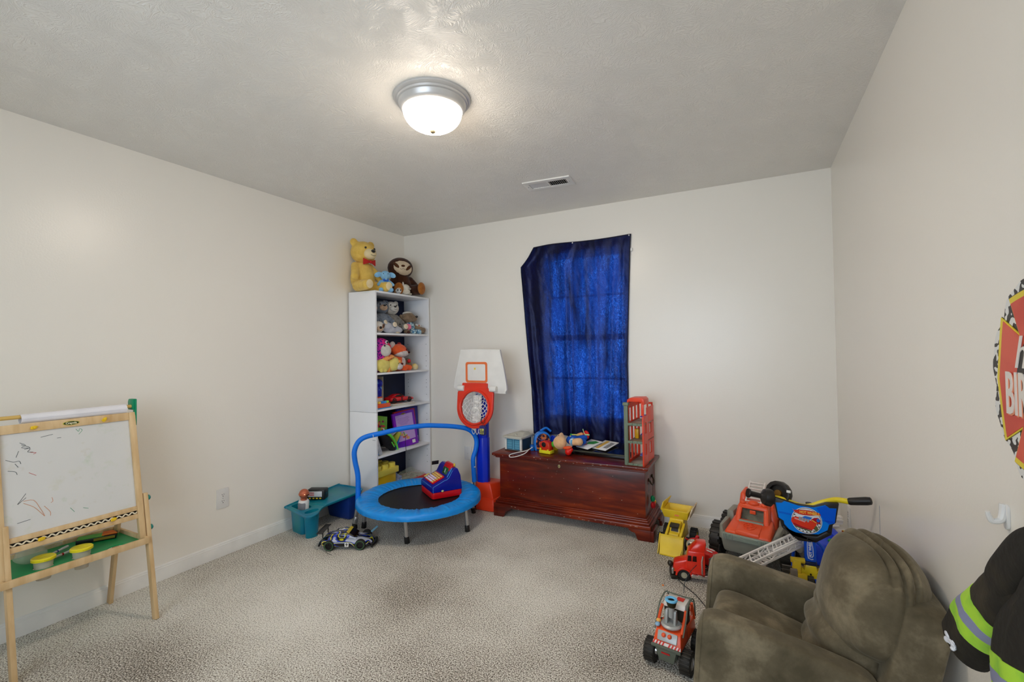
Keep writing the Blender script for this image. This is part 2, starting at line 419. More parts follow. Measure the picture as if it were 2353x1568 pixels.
MB().lathe([(0.133*cos(a), -0.054-0.092*sin(a)**0.93) for a in [pi/2*k/16 for k in range(17)]], seg=64).build('glass_dome', DOME, t_)
MB().lathe([(0, -0.138), (0.012, -0.140), (0.014, -0.146), (0.012, -0.152), (0.006, -0.157), (0, -0.158)], seg=24).build('finial', mat('finial_metal', (150, 138, 112), 0.4, 0.8), t_)

# ceiling vent
t_ = thing('ceiling_vent', 'white metal ceiling vent with two banks of slanted louvers', 'vent', (-1.21, 2.935, H), 5)
b = MB(); wv, hv = 0.335, 0.17
b.ring(rrect(wv, hv, 0.004, 2), rrect(0.262, 0.09, 0.002, 2), -0.008, bev=0.002); b.box((0, 0, -0.004), (0.012, 0.09, 0.007))
b.build('frame', TRIM, t_)
MB().bb((-0.131, -0.045, -0.0015), (0.131, 0.045, -0.0005)).build('backing', DARK, t_)
for side in (-1, 1):
    b = MB()
    for k in range(9):
        x = side*0.069-0.054+k*0.0135
        b.box((0, 0, 0), (0.0095 if side > 0 else 0.0105, 0.088, 0.0008), T(x, 0, -0.0050) @ RY(46 if side > 0 else -24))
    b.build('louver_bank', TRIM, t_)
for x in (-0.148, 0.148): MB().ell((x, 0, -0.009), (0.004, 0.004, 0.002), u=10, v=6).build('screw', CHROME, t_)

# outlets and plates
def outlet(name, label, loc, M, dup=True):
    t_ = thing(name, label, 'outlet', loc)
    MB().prism(rrect(0.078, 0.124, 0.005), 0.006, M, bev=0.002).build('cover_plate', WHITE, t_)
    if dup:
        for s_ in (1, -1):
            r = MB().prism([(0.0165*cos(a)*1.0, s_*0.0205+max(-0.013, min(0.013, 0.0165*sin(a)))) for a in [2*pi*k/28 for k in range(28)]], 0.0075, M, bev=0.0008).build('receptacle', WHITE, t_)
            q = MB(); q.box((-0.006, s_*0.0205+0.004, 0.0077), (0.0022, 0.008, 0.0006), M); q.box((0.006, s_*0.0205+0.004, 0.0077), (0.0022, 0.0065, 0.0006), M)
            q.cyl((0, s_*0.0205-0.007, 0.0072), (0, s_*0.0205-0.007, 0.008), 0.0026, M=M)
            q.build('slots', DARK, r)
    MB().cyl((0, 0, 0.006), (0, 0, 0.0078), 0.003, M=M, seg=12).build('screw', SILVER, t_)
outlet('wall_outlet', 'white duplex wall outlet on left wall between easel and teal tray', (XL, 1.796, 0.366), RZ(90) @ RX(90))
outlet('wall_outlet', 'white duplex wall outlet low in right corner behind scooter handlebar', (XR, 3.27, 0.30), RZ(-90) @ RX(90))
outlet('wall_plate', 'white blank wall plate behind trampoline handle beside blue pole', (-2.315, YB, 0.352), RX(90), False)

# wall hook and scuff
t_ = thing('wall_hook', 'white stick-on plastic hook on right wall above black jacket', 'hook', (XR, 1.385, 0.915))
b = MB(); b.tube([(-0.004, 0.004, 0.026), (-0.006, 0.003, 0.01), (-0.012, 0.0, -0.008), (-0.026, -0.001, -0.012), (-0.032, -0.002, 0.0), (-0.034, -0.003, 0.008)], [0.009, 0.004], 10, smooth_n=5)
b.build('hook_arm', WHITE, t_)
MB().prism(rrect(0.022, 0.055, 0.010), 0.005, RZ(-90) @ RX(90) @ T(0, 0.0, 0), bev=0.0015).build('back_plate', WHITE, t_)
sc_ = MB().prism([(-0.0045, 0.075), (0.0, 0.082), (0.0045, 0.075), (0.004, -0.08), (0, -0.09), (-0.004, -0.08)], 0.0006, T(XR, 2.545, 0.505) @ RZ(-90) @ RX(90)).build('trim_1', mat('scuff_grey', (168, 170, 178), 0.6))
struct(sc_)
# ------------------------------------------------------------------ bookcase
MEL = mat('white_laminate', (242, 243, 246), 0.42, var=0.005)
NAVY = mat('navy_board', (9, 18, 52), 0.6, c2=(10, 26, 62), vscale=6)
BX, BY0, BY1 = -2.727, 2.849, 3.566
bk = thing('bookcase', 'tall narrow white bookcase of six open shelves in the corner', 'bookcase', (XL+0.16, 3.2, 0))
o = Vector((XL+0.16, 3.2, 0))
def W(p): return Vector(p)-o
def bbw(lo, hi, name, m, par, bev=0.0008): return MB().bb(W(lo), W(hi), bev=bev).build(name, m, par)
xb = XL+0.016
PEGZ = (1.36, 1.25, 1.2, 1.15, 1.02, 0.99, 0.95, 0.88, 0.7, 0.64, 0.58, 0.5, 0.36, 0.3, 0.24)
for z0, z1 in ((0, 0.792), (0.794, 1.80)):
    bbw((xb, BY0, z0), (BX, BY0+0.016, z1), 'side_panel', MEL, bk)
    h = MB(); h.bb(W((xb, BY1-0.016, z0)), W((BX, BY1, z1)), bev=0.0008)
    for z in PEGZ:
        if z0 < z < z1:
            for x in (BX-0.03, BX-0.25): h.cyl(W((x, BY1-0.0175, z)), W((x, BY1-0.0155, z)), 0.0028, seg=8, m=1)
    h.build('side_panel', [MEL, DARK], bk)
bbw((xb, BY0+0.016, 0.05), (xb+0.004, BY1-0.016, 1.79), 'back_panel', NAVY, bk, 0)
bbw((xb, BY0+0.0005, 1.785), (BX+0.0005, BY1-0.0005, 1.801), 'top_panel', MEL, bk)
for z in (1.452, 1.118, 0.815, 0.430, 0.085):
    bbw((xb+0.004, BY0+0.016, z-0.016), (BX-0.001, BY1-0.016, z), 'shelf', MEL, bk)
bbw((BX-0.02, BY0+0.016, 0), (BX-0.005, BY1-0.016, 0.069), 'kick_board', MEL, bk)

# ------------------------------------------------------------------ cedar chest
WOOD = bpy.data.materials.new('cherry_wood'); WOOD.use_nodes = True; nt = WOOD.node_tree; b = nt.nodes['Principled BSDF']
tc = nt.nodes.new('ShaderNodeTexCoord'); mp = nt.nodes.new('ShaderNodeMapping'); mp.inputs['Scale'].default_value = (2.2, 9, 16)
no = nt.nodes.new('ShaderNodeTexNoise'); no.inputs['Scale'].default_value = 1.6; no.inputs['Detail'].default_value = 7; no.inputs['Distortion'].default_value = 0.8
n2 = nt.nodes.new('ShaderNodeTexNoise'); n2.inputs['Scale'].default_value = 3.0; n2.inputs['Detail'].default_value = 2
rp = nt.nodes.new('ShaderNodeValToRGB'); e = rp.color_ramp.elements; e[0].position = 0.3; e[0].color = L3((50, 9, 3)); e[1].position = 0.75; e[1].color = L3((160, 60, 12))
x = e.new(0.5); x.color = L3((100, 24, 5))
am = nt.nodes.new('ShaderNodeMix'); am.inputs['Factor'].default_value = 0.45
Lk = nt.links.new
Lk(tc.outputs['Object'], mp.inputs['Vector']); Lk(mp.outputs[0], no.inputs['Vector']); Lk(tc.outputs['Object'], n2.inputs['Vector'])
Lk(no.outputs['Fac'], am.inputs[2]); Lk(n2.outputs['Fac'], am.inputs[3]); Lk(am.outputs[0], rp.inputs['Fac']); Lk(rp.outputs['Color'], b.inputs['Base Color'])
b.inputs['Roughness'].default_value = 0.36; b.inputs['Specular IOR Level'].default_value = 0.35; b.inputs['Coat Weight'].default_value = 0.25; b.inputs['Coat Roughness'].default_value = 0.14
BRASS = mat('aged_brass', (150, 120, 60), 0.4, 0.9)
ch = thing('cedar_chest', 'dark red cherry wood blanket chest under the blue curtain', 'chest', (-1.21, 3.37, 0))
o = Vector((-1.21, 3.37, 0))
def W(p): return Vector(p)-o
CHIP = mat('chip', (200, 180, 160), 0.7)
bd = MB(); bd.bb(W((-1.772, 3.195, 0.10)), W((-0.652, 3.555, 0.455)), bev=0.002)
for i in range(26):
    xx = random.uniform(-1.74, -0.68); zz = random.uniform(0.15, 0.44); bd.box(W((xx, 3.1948, zz)), (random.uniform(0.002, 0.005), 0.0006, random.uniform(0.002, 0.004)), m=1)
bd.build('body', [WOOD, CHIP], ch)
# lid with a moulded edge
lid = MB()
for z0, z1, k in ((0.4555, 0.466, -0.010), (0.466, 0.474, 0.002), (0.474, 0.494, 0.010)):
    lid.bb(W((-1.80-k, 3.14-k+0.005, z0)), W((-0.628+k, 3.566, z1)), bev=0.004)
for i in range(22): lid.box(W((random.uniform(-1.79, -0.64), 3.1348+0.0, random.choice((0.477, 0.484, 0.489)))), (random.uniform(0.003, 0.012), 0.0006, 0.0025), m=1)
lid.build('lid', [WOOD, CHIP], ch)
bs = MB()
def skirt(zlo, zhi, k):
    bs.bb(W((-1.775-k, 3.192-k, zlo)), W((-0.649+k, 3.565, zhi)), bev=min(0.006, (zhi-zlo)*0.4))
skirt(0.070, 0.100, 0.036); skirt(0.098, 0.118, 0.026); skirt(0.116, 0.130, 0.016); skirt(0.128, 0.140, 0.008)
for i in range(22): bs.box(W((random.uniform(-1.79, -0.64), 3.1555, random.choice((0.078, 0.09)))), (random.uniform(0.003, 0.012), 0.001, 0.0025), m=1)
bs.build('base_moulding', [WOOD, CHIP], ch)
def ogee(sx):
    return [(0, 0.072), (0.15, 0.072), (0.145, 0.060), (0.125, 0.050), (0.105, 0.046), (0.098, 0.030), (0.092, 0.012), (0.084, 0.0), (0, 0.0)]
for sx in (1, -1):
    x0 = -1.811 if sx == 1 else -0.613
    f = MB(); f.prism([(x*sx, z) for x, z in ogee(1)], 0.02, T(*W((x0, 3.176, 0))) @ RX(90), bev=0.002)
    f.prism([(x, z) for x, z in ogee(1)], 0.02, T(*W((x0+(0.02 if sx == 1 else 0), 3.156, 0))) @ RZ(90) @ RX(90) @ T(0, 0, 0 if sx == 1 else 0) @ T(0, 0, 0), bev=0.002)
    f.build('bracket_foot', WOOD, ch)
    MB().prism([(x, z) for x, z in ogee(1)], 0.02, T(*W((x0+(0.02 if sx == 1 else 0), 3.565, 0))) @ RZ(90) @ RX(90) @ SC(-1, 1, 1), bev=0.002).build('bracket_foot', WOOD, ch)
k = MB(); k.lathe([(0.0, 0.0), (0.009, 0.0), (0.009, 0.002), (0.005, 0.003), (0.0, 0.003)], T(*W((-1.272, 3.195, 0.428))) @ RX(90) @ SC(1, 1.4, 1), 24)
k = k.build('keyhole_plate', mat('ivory_brass', (196, 180, 130), 0.35, 0.6), ch)
MB().box(W((-1.272, 3.1915, 0.427)), (0.003, 0.001, 0.010)).build('keyhole', DARK, k)
hd = MB()
for y in (3.31, 3.43): hd.ell(W((-0.648, y, 0.37)), (0.006, 0.016, 0.012))
hd.tube([W(p) for p in ((-0.645, 3.32, 0.365), (-0.635, 3.325, 0.34), (-0.63, 3.37, 0.325), (-0.635, 3.415, 0.34), (-0.645, 3.42, 0.365))], 0.0045, 10, smooth_n=5)
hd.build('side_handle', mat('dark_bronze', (60, 45, 28), 0.4, 0.8), ch)

# ------------------------------------------------------------------ blue cloth over the window
CUR = bpy.data.materials.new('blue_cloth'); CUR.use_nodes = True; nt = CUR.node_tree; nt.nodes.clear(); N = nt.nodes.new; Lk = nt.links.new
out = N('ShaderNodeOutputMaterial'); tc = N('ShaderNodeTexCoord'); mp = N('ShaderNodeMapping'); mp.inputs['Scale'].default_value = (1, 0.2, 0.55)
Lk(tc.outputs['Object'], mp.inputs['Vector'])
nf = N('ShaderNodeTexNoise'); nf.inputs['Scale'].default_value = 130; nf.inputs['Detail'].default_value = 3; nf.inputs['Distortion'].default_value = 1.5; Lk(mp.outputs[0], nf.inputs['Vector'])
nl = N('ShaderNodeTexNoise'); nl.inputs['Scale'].default_value = 5; nl.inputs['Detail'].default_value = 4; nl.inputs['Distortion'].default_value = 1.0; Lk(mp.outputs[0], nl.inputs['Vector'])
r1 = N('ShaderNodeMapRange'); r1.inputs['From Min'].default_value = 0.46; r1.inputs['From Max'].default_value = 0.72; Lk(nf.outputs['Fac'], r1.inputs['Value'])
r2 = N('ShaderNodeMapRange'); r2.inputs['From Min'].default_value = 0.3; r2.inputs['From Max'].default_value = 0.7; r2.inputs['To Min'].default_value = 0.12; Lk(nl.outputs['Fac'], r2.inputs['Value'])
mu = N('ShaderNodeMath'); mu.operation = 'MULTIPLY'; Lk(r1.outputs[0], mu.inputs[0]); Lk(r2.outputs[0], mu.inputs[1])
cr = N('ShaderNodeValToRGB'); cr.color_ramp.elements[0].color = (0.0002, 0.010, 0.085, 1); cr.color_ramp.elements[1].color = (0.05, 0.22, 0.75, 1); Lk(mu.outputs[0], cr.inputs['Fac'])
fm = N('ShaderNodeMapping'); fm.inputs['Scale'].default_value = (9, 0.2, 1.1); fm.inputs['Rotation'].default_value = (0, 0.10, 0); Lk(tc.outputs['Object'], fm.inputs['Vector'])
fn = N('ShaderNodeTexNoise'); fn.inputs['Scale'].default_value = 1.3; fn.inputs['Detail'].default_value = 5; fn.inputs['Distortion'].default_value = 0.5; Lk(fm.outputs[0], fn.inputs['Vector'])
fr_ = N('ShaderNodeMapRange'); fr_.inputs['From Min'].default_value = 0.36; fr_.inputs['From Max'].default_value = 0.58; fr_.inputs['To Min'].default_value = 0.16; Lk(fn.outputs['Fac'], fr_.inputs['Value'])  # fold darkening painted in: stretched noise dims the cloth's transmitted colour
def fold_shade(col_socket, target):
    mm_ = N('ShaderNodeVectorMath'); mm_.operation = 'SCALE'; Lk(col_socket, mm_.inputs[0]); Lk(fr_.outputs[0], mm_.inputs['Scale']); Lk(mm_.outputs[0], target)
tr = N('ShaderNodeBsdfTransparent'); fold_shade(cr.outputs['Color'], tr.inputs['Color'])
df = N('ShaderNodeBsdfDiffuse'); df.inputs['Color'].default_value = (0.010, 0.005, 0.032, 1)
gs = N('ShaderNodeBsdfGlossy'); gs.inputs['Roughness'].default_value = 0.38; gs.inputs['Color'].default_value = (0.25, 0.3, 0.6, 1)
tl = N('ShaderNodeBsdfTranslucent'); tc2 = N('ShaderNodeValToRGB'); tc2.color_ramp.elements[0].color = (0.001, 0.035, 0.26, 1); tc2.color_ramp.elements[1].color = (0.02, 0.16, 0.85, 1); Lk(mu.outputs[0], tc2.inputs['Fac']); fold_shade(tc2.outputs['Color'], tl.inputs['Color'])
bp = N('ShaderNodeBump'); bp.inputs['Strength'].default_value = 0.9; bp.inputs['Distance'].default_value = 0.008; Lk(nl.outputs['Fac'], bp.inputs['Height'])
bp2 = N('ShaderNodeBump'); bp2.inputs['Strength'].default_value = 0.3; bp2.inputs['Distance'].default_value = 0.001; Lk(nf.outputs['Fac'], bp2.inputs['Height']); Lk(bp.outputs[0], bp2.inputs['Normal'])
for n in (df, gs, tl): Lk(bp2.outputs[0], n.inputs['Normal'])
m1 = N('ShaderNodeMixShader'); m1.inputs[0].default_value = 0.6; Lk(df.outputs[0], m1.inputs[1]); Lk(tl.outputs[0], m1.inputs[2])
m2 = N('ShaderNodeMixShader'); m2.inputs[0].default_value = 0.07; Lk(m1.outputs[0], m2.inputs[1]); Lk(gs.outputs[0], m2.inputs[2])
m3 = N('ShaderNodeMixShader'); m3.inputs[0].default_value = 0.30; Lk(m2.outputs[0], m3.inputs[1]); Lk(tr.outputs[0], m3.inputs[2]); Lk(m3.outputs[0], out.inputs[0])
from mathutils import noise as mnoise
def curt(u, v):
    # v=0 top, 1 bottom; the left edge bulges past the top corner
    ztop = 2.163+0.011*u+(0.008*sin(pi*min(1, abs(u-0.43)/0.43)) if u < 0.43 else -0.006*sin(pi*(u-0.43)/0.57))
    zb = 0.56+0.03*sin(u*6)
    tl_ = [(0, -1.618), (0.06, -1.68), (0.10, -1.742), (0.13, -1.742), (0.3, -1.715), (0.5, -1.69), (0.75, -1.655), (1, -1.632)]
    for (a, xa), (c, xc) in zip(tl_, tl_[1:]):
        if v <= c: xl = xa+(xc-xa)*(v-a)/(c-a); break
    xr = -0.797-0.046*min(1, v*1.6)**0.8
    x = xl+(xr-xl)*u; z = ztop+(zb-ztop)*v
    fold = 0.0
    k = min(1, 0.25+v*1.5)
    for cx, wdt, a, dr in ((0.05, 0.03, 0.016, 0.02), (0.16, 0.045, 0.014, 0.03), (0.43, 0.028, 0.017, -0.02), (0.49, 0.035, -0.010, 0.0), (0.60, 0.03, 0.008, 0.03), (0.74, 0.05, 0.012, -0.07), (0.88, 0.03, 0.014, -0.06), (0.95, 0.02, 0.010, 0.0), (0.3, 0.06, -0.008, 0.05)):
        d = (u-cx-dr*v)/wdt; fold += a*math.exp(-d*d)*k
    fold += 0.006*mnoise.noise(Vector((x*9, 0, z*3.5)))+0.003*mnoise.noise(Vector((x*30+z*9, 3, z*14)))
    edge = max(0, 1-v/0.03); hem = 0.002*edge
    y = YB-0.0125-max(-0.006, fold)*(1-0.6*edge)-(0.012*max(0, v-0.85)/0.15)
    if u < 0.07 and v > 0.05: y -= 0.012*(1-u/0.07)*sin(pi*min(1, (v-0.05)/0.5)*0.5)
    return (x+0.55, y-YB, z-1.36) if False else (x+1.2, y-YB, z-1.36)
cm = MB(); cm.sheet(curt, 150, 150)
cu = cm.build('blue_curtain', CUR, angle=180); cu.location = (-1.2, YB, 1.36)
tag(cu, 'dark blue cloth pinned over the window, glowing with light from outside', 'curtain')
# hem and tacks
def hem(pts, r): return MB().tube(pts, r, 8)
tp = [Vector(curt(i/24, 0.0)) for i in range(25)]
MB().tube([p+Vector((0, -0.002, -0.003)) for p in tp], 0.004, 8).build('top_hem', mat('navy_hem', (14, 12, 40), 0.6), cu)
lp = [Vector(curt(0.0, i/40)) for i in range(41)]
MB().tube([p+Vector((0.001, -0.002, 0)) for p in lp], 0.0035, 8).build('side_hem', _mats['navy_hem'], cu)
rp_ = [Vector(curt(1.0, i/40)) for i in range(41)]
MB().tube([p+Vector((-0.001, -0.002, 0)) for p in rp_], 0.0035, 8).build('side_hem', _mats['navy_hem'], cu)
for u_ in (0.43, 0.985):
    p = Vector(curt(u_, 0.006)); MB().ell(p+Vector((0, -0.007, 0)), (0.0055, 0.003, 0.0055), u=12, v=8).build('thumb_tack', WHITE, cu)
p = Vector(curt(1.0, 0.075))
MB().box(p+Vector((0.008, -0.001, 0)), (0.022, 0.003, 0.022), bev=0.001).build('tape', WHITE, cu)

# ------------------------------------------------------------------ easel
PINE = mat('pine_wood', (226, 196, 150), 0.5, c2=(204, 168, 118), vscale=4, stretch=(8, 8, 0.6), mixlo=0.35, mixhi=0.7, detail=6)
TGREEN = mat('clip_green', (0, 140, 96), 0.35)
YCLIP = mat('clip_yellow', (236, 196, 30), 0.4)
es = thing('art_easel', 'wooden childrens easel with whiteboard, green tray and paper roll', 'easel', (-2.8, 0.97, 0))
o = Vector((-2.8, 0.97, 0))
def W(p): return Vector(p)-o
def XF(z): return -2.620-0.180*z
y0, y1 = 0.705, 1.212
ang = math.degrees(math.atan(0.18))
def EP(y, z, d=0.0):  # point on the front frame plane, d = towards the room
    return W((XF(z)+d, y, z))
FM = Matrix(((0, -sin(rad(ang)), cos(rad(ang)), 0), (1, 0, 0, 0), (0, cos(rad(ang)), sin(rad(ang)), 0), (0, 0, 0, 1)))  # local x=y world, y=up plane, z=out
def frame_bar(ya, yb, za, zb, thick, d0, name, m, bev=0.002):
    c = Vector(EP((ya+yb)/2, (za+zb)/2)); M = T(*c) @ FM
    return MB().box((0, 0, d0+thick/2), (abs(yb-ya), abs(zb-za)/cos(rad(ang)), thick), M, bev=bev).build(name, m, es)
for ya, yb in ((y0, y0+0.026), (y1-0.026, y1)):
    frame_bar(ya, yb, 0.39, 1.005, 0.022, -0.011, 'upright', PINE)
top = frame_bar(y0+0.026, y1-0.026, 0.968, 1.005, 0.016, -0.010, 'top_rail', PINE)
br = frame_bar(y0+0.026, y1-0.026, 0.527, 0.548, 0.016, -0.008, 'bottom_rail', PINE)
br2 = frame_bar(y0+0.026, y1-0.026, 0.488, 0.511, 0.016, -0.008, 'bottom_rail', PINE)
frame_bar(y0+0.026, y1-0.026, 0.509, 0.529, 0.006, -0.010, 'groove_board', mat('groove_black', (26, 22, 20), 0.6))
wv = MB(); n = 130
wv.tube([Vector(EP(y0+0.028+(y1-y0-0.056)*i/n, 0.519+0.0042*sin(i*2*pi*17/n), 0.003)) for i in range(n+1)], 0.0032, 6)
wv.build('wavy_trim', mat('cream_trim', (238, 226, 196), 0.5), es)
# whiteboard
WB = bpy.data.materials.new('whiteboard_marked'); WB.use_nodes = True; nt = WB.node_tree; b = nt.nodes['Principled BSDF']; N = nt.nodes.new; Lk = nt.links.new
tc = N('ShaderNodeTexCoord'); prev = None; base = L3((222, 222, 218)); b.inputs['Base Color'].default_value = base
n0 = N('ShaderNodeTexNoise'); n0.inputs['Scale'].default_value = 5; n0.inputs['Detail'].default_value = 2; Lk(tc.outputs['Object'], n0.inputs['Vector'])
c0 = N('ShaderNodeValToRGB'); c0.color_ramp.elements[0].color = L3((214, 214, 212)); c0.color_ramp.elements[1].color = L3((226, 225, 221)); Lk(n0.outputs['Fac'], c0.inputs['Fac']); cur_ = c0.outputs['Color']
for cpos, sc_, colr in (((-0.10, 0.17, 0.03), 9, (190, 176, 130)), ((0.05, 0.15, 0.0), 8, (150, 190, 130)), ((0.12, -0.1, 0), 7, (185, 200, 150)), ((-0.02, -0.15, 0), 7, (196, 196, 150))):
    n1 = N('ShaderNodeTexNoise'); n1.inputs['Scale'].default_value = sc_; n1.inputs['Detail'].default_value = 5; n1.inputs['Roughness'].default_value = 0.65; n1.noise_dimensions = '4D'; n1.inputs['W'].default_value = cpos[0]*50; Lk(tc.outputs['Object'], n1.inputs['Vector'])
    r1 = N('ShaderNodeMapRange'); r1.inputs['From Min'].default_value = 0.60; r1.inputs['From Max'].default_value = 0.78; r1.inputs['To Max'].default_value = 0.5; Lk(n1.outputs['Fac'], r1.inputs['Value'])
    mx = N('ShaderNodeMix'); mx.data_type = 'RGBA'; Lk(r1.outputs[0], mx.inputs['Factor']); Lk(cur_, mx.inputs[6]); mx.inputs[7].default_value = L3(colr); cur_ = mx.outputs[2]
Lk(cur_, b.inputs['Base Color']); b.inputs['Roughness'].default_value = 0.28
wbm = MB(); wbm.box((0, 0, -0.004), (y1-y0-0.048, 0.426/cos(rad(ang)), 0.004), T(*EP((y0+y1)/2, 0.759)) @ FM); wbmats = [WB]
# pen marks
def marks(strokes, c, r=0.0012):
    wbmats.append(mat('ink_%d_%d_%d' % c, c, 0.5))
    for s_ in strokes:
        wbm.tube([EP(y, z, -0.0015) for y, z in s_], r, 5, smooth_n=3, m=len(wbmats)-1)
def wpt(px, py):  # board coordinates from fractions (0..1 across, 0..1 down)
    return (y0+0.03+(y1-y0-0.06)*px, 0.968-(0.418)*py)
marks([[wpt(*p) for p in s_] for s_ in ([(0.13, 0.10), (0.17, 0.13), (0.14, 0.15), (0.20, 0.17), (0.18, 0.2), (0.22, 0.21)], [(0.14, 0.12), (0.2, 0.16), (0.16, 0.17)], [(0.12, 0.18), (0.10, 0.24)], [(0.03, 0.25), (0.08, 0.28), (0.12, 0.28), (0.13, 0.31)], [(0.09, 0.3), (0.11, 0.34)], [(0.04, 0.36), (0.09, 0.38), (0.1, 0.41)], [(0.15, 0.61), (0.11, 0.67), (0.09, 0.7), (0.15, 0.65)], [(0.08, 0.88), (0.17, 0.87)], [(0.28, 0.07), (0.37, 0.055)], [(0.40, 0.1), (0.43, 0.1)])], (70, 82, 86), 0.0009)
marks([[wpt(*p) for p in s_] for s_ in ([(0.13, 0.68), (0.20, 0.69), (0.24, 0.78), (0.27, 0.87), (0.25, 0.84), (0.2, 0.76), (0.13, 0.7)], [(0.27, 0.77), (0.31, 0.84), (0.31, 0.88)], [(0.33, 0.70), (0.335, 0.74), (0.32, 0.75)])], (214, 160, 130), 0.0011)
marks([[wpt(*p) for p in s_] for s_ in ([(0.55, 0.03), (0.57, 0.06), (0.58, 0.03), (0.6, 0.05), (0.57, 0.09)], [(0.46, 0.85), (0.49, 0.9)], [(0.56, 0.88), (0.6, 0.9)])], (80, 160, 120), 0.0009)
marks([[wpt(*p) for p in s_] for s_ in ([(0.2, 0.21), (0.24, 0.22), (0.22, 0.23)], [(0.18, 0.41), (0.23, 0.45)])], (200, 90, 90), 0.0009)
wbm.build('whiteboard', wbmats, es)
# logo plate
lg = MB(); lg.prism([(0.030*cos(a), 0.0095*sin(a)) for a in [2*pi*k/32 for k in range(32)]], 0.0012, T(*EP(0.963, 0.9865, 0.0062)) @ FM, bev=0.0004, m=0)
lg.prism([(0.027*cos(a), 0.0075*sin(a)) for a in [2*pi*k/32 for k in range(32)]], 0.0006, T(*EP(0.963, 0.9865, 0.0072)) @ FM, m=1)
lg.text('Crayola', 0.0125, T(*EP(0.963, 0.9865, 0.0082)) @ FM, 0.0002, m=2, bold=0.0004)
lg.build('logo_plate', [mat('logo_gold', (190, 180, 60), 0.4), mat('logo_dark', (28, 50, 18), 0.5), mat('logo_cream', (235, 232, 190), 0.5)], es)
for (yy, zz, rot) in ((0.836, 0.985, 12), (1.084, 0.985, 50), (0.836, 0.517, 8), (1.087, 0.517, 12)):
    c_ = MB(); M_ = T(*EP(yy, zz, 0.008)) @ FM @ RZ(rot); c_.prism([(-0.012, -0.004), (-0.006, -0.008), (0.006, -0.008), (0.015, 0), (0.006, 0.007), (-0.008, 0.007)], 0.007, M_, bev=0.0015); c_.cyl((0, 0, 0), (0, 0, 0.011), 0.0045, M=M_)
    c_.build('paper_clip', YCLIP, es)
# legs
def leg(p0, p1, wx, wy, name='leg'):
    p0, p1 = W(p0), W(p1); d = (p1-p0); L = d.length; M = along(p0, p1)
    zx = Vector((0, 1, 0)); z = d.normalized(); x = zx.cross(z).normalized(); y = z.cross(x)
    M = Matrix.Translation(p0) @ Matrix((x, y, z)).transposed().to_4x4()
    return MB().box((0, 0, L/2), (wx, wy, L), M, bev=0.002).build(name, PINE, es)
for yy in (y0+0.013, y1-0.002):
    l1 = leg((XF(0)-0.0, yy+0.014, 0), (XF(0.60), yy+0.014, 0.60), 0.032, 0.018)
    for zz in (0.575, 0.432):
        kn = MB(); kn.lathe([(0.004, 0), (0.013, 0.001), (0.0145, 0.005), (0.013, 0.010), (0.008, 0.014), (0, 0.0155)], T(*W((XF(zz), yy+0.023, zz))) @ RX(-90), 24)
        if yy > 1: kn.build('knob', mat('knob_teal', (0, 130, 118), 0.15, coat=1), l1)
        else: kn.bm.free()
    leg((-3.008, yy-0.015, 0), (XF(0.97)-0.026, yy-0.015, 0.97), 0.034, 0.016)
kn = MB(); kn.lathe([(0.004, 0), (0.013, 0.001), (0.0145, 0.005), (0.013, 0.010), (0.008, 0.014), (0, 0.0155)], T(*W((-2.90, y1-0.008, 0.455))) @ RX(-90), 24); kn.build('knob', _mats['knob_teal'], es)
# tray
tz = 0.385
tr_ = MB(); hx0, hx1 = -2.995, -2.652
GT = mat('tray_green', (0, 150, 84), 0.38)
tb = MB().bb(W((hx0+0.006, 0.715, tz-0.012)), W((hx1-0.012, y1-0.012, tz-0.007))).build('tray_board', GT, es, smooth=False)
cut(tb, [MB().cyl(W((x, y, tz-0.03)), W((x, y, tz+0.01)), r, seg=40) for x, y, r in ((-2.705, 1.105, 0.042), (-2.762, 0.862, 0.0335), (-2.742, 0.984, 0.0335))])
def rail(lo, hi): return MB().bb(W(lo), W(hi), bev=0.002).build('tray_rail', PINE, es)
rail((hx1-0.014, 0.703, tz-0.018), (hx1, y1+0.002, tz+0.012)); rail((hx0-0.006, 0.703, tz-0.018), (hx0+0.008, y1+0.002, tz+0.012))
rail((hx0+0.008, 0.703, tz-0.018), (hx1-0.014, 0.716, tz+0.012)); rail((hx0+0.008, y1-0.011, tz-0.018), (hx1-0.014, y1+0.002, tz+0.012))
# paper roller: dowel and green holders
dw = MB(); dz = 1.035; dx = XF(dz)-0.004
dw.cyl(W((dx, 0.60, dz-0.0)), W((dx, y1, dz)), 0.0085, m=0); dw.build('dowel', mat('dowel_wood', (222, 184, 104), 0.45), es)
for yy in (y0-0.006, y1+0.002):
    g_ = MB(); g_.box(W((XF(1.01)+0.004, yy, 1.005)), (0.022, 0.009, 0.135), None, bev=0.003); g_.prism([(-0.035, -0.005), (0.012, -0.005), (0.012, 0.05), (-0.03, 0.05), (-0.038, 0.035)], 0.018, T(*W((XF(1.03)+0.0, yy+0.006, 1.022))) @ RX(90), bev=0.003)
    g_.build('roll_holder', TGREEN, es)
# paper roll is its own thing, hangs on the dowel
pr = MB(); yy0, yy1 = 0.800, 1.178
def roll(u, v):
    a = u*2*pi*1.35; r = 0.0245-0.0028*u+0.004*v*(1 if u < 0.9 else 1)-0.004
    return (r*cos(a), (v-0.5)*(yy1-yy0), r*sin(a))
pr.sheet(roll, 60, 6, 0.0006)
pr = pr.build('paper_roll', mat('roll_paper', (236, 234, 238), 0.6), angle=60); pr.location = (dx, (yy0+yy1)/2, dz-0.010)
tag(pr, 'loose roll of white paper hanging on the easel dowel', 'paper roll')

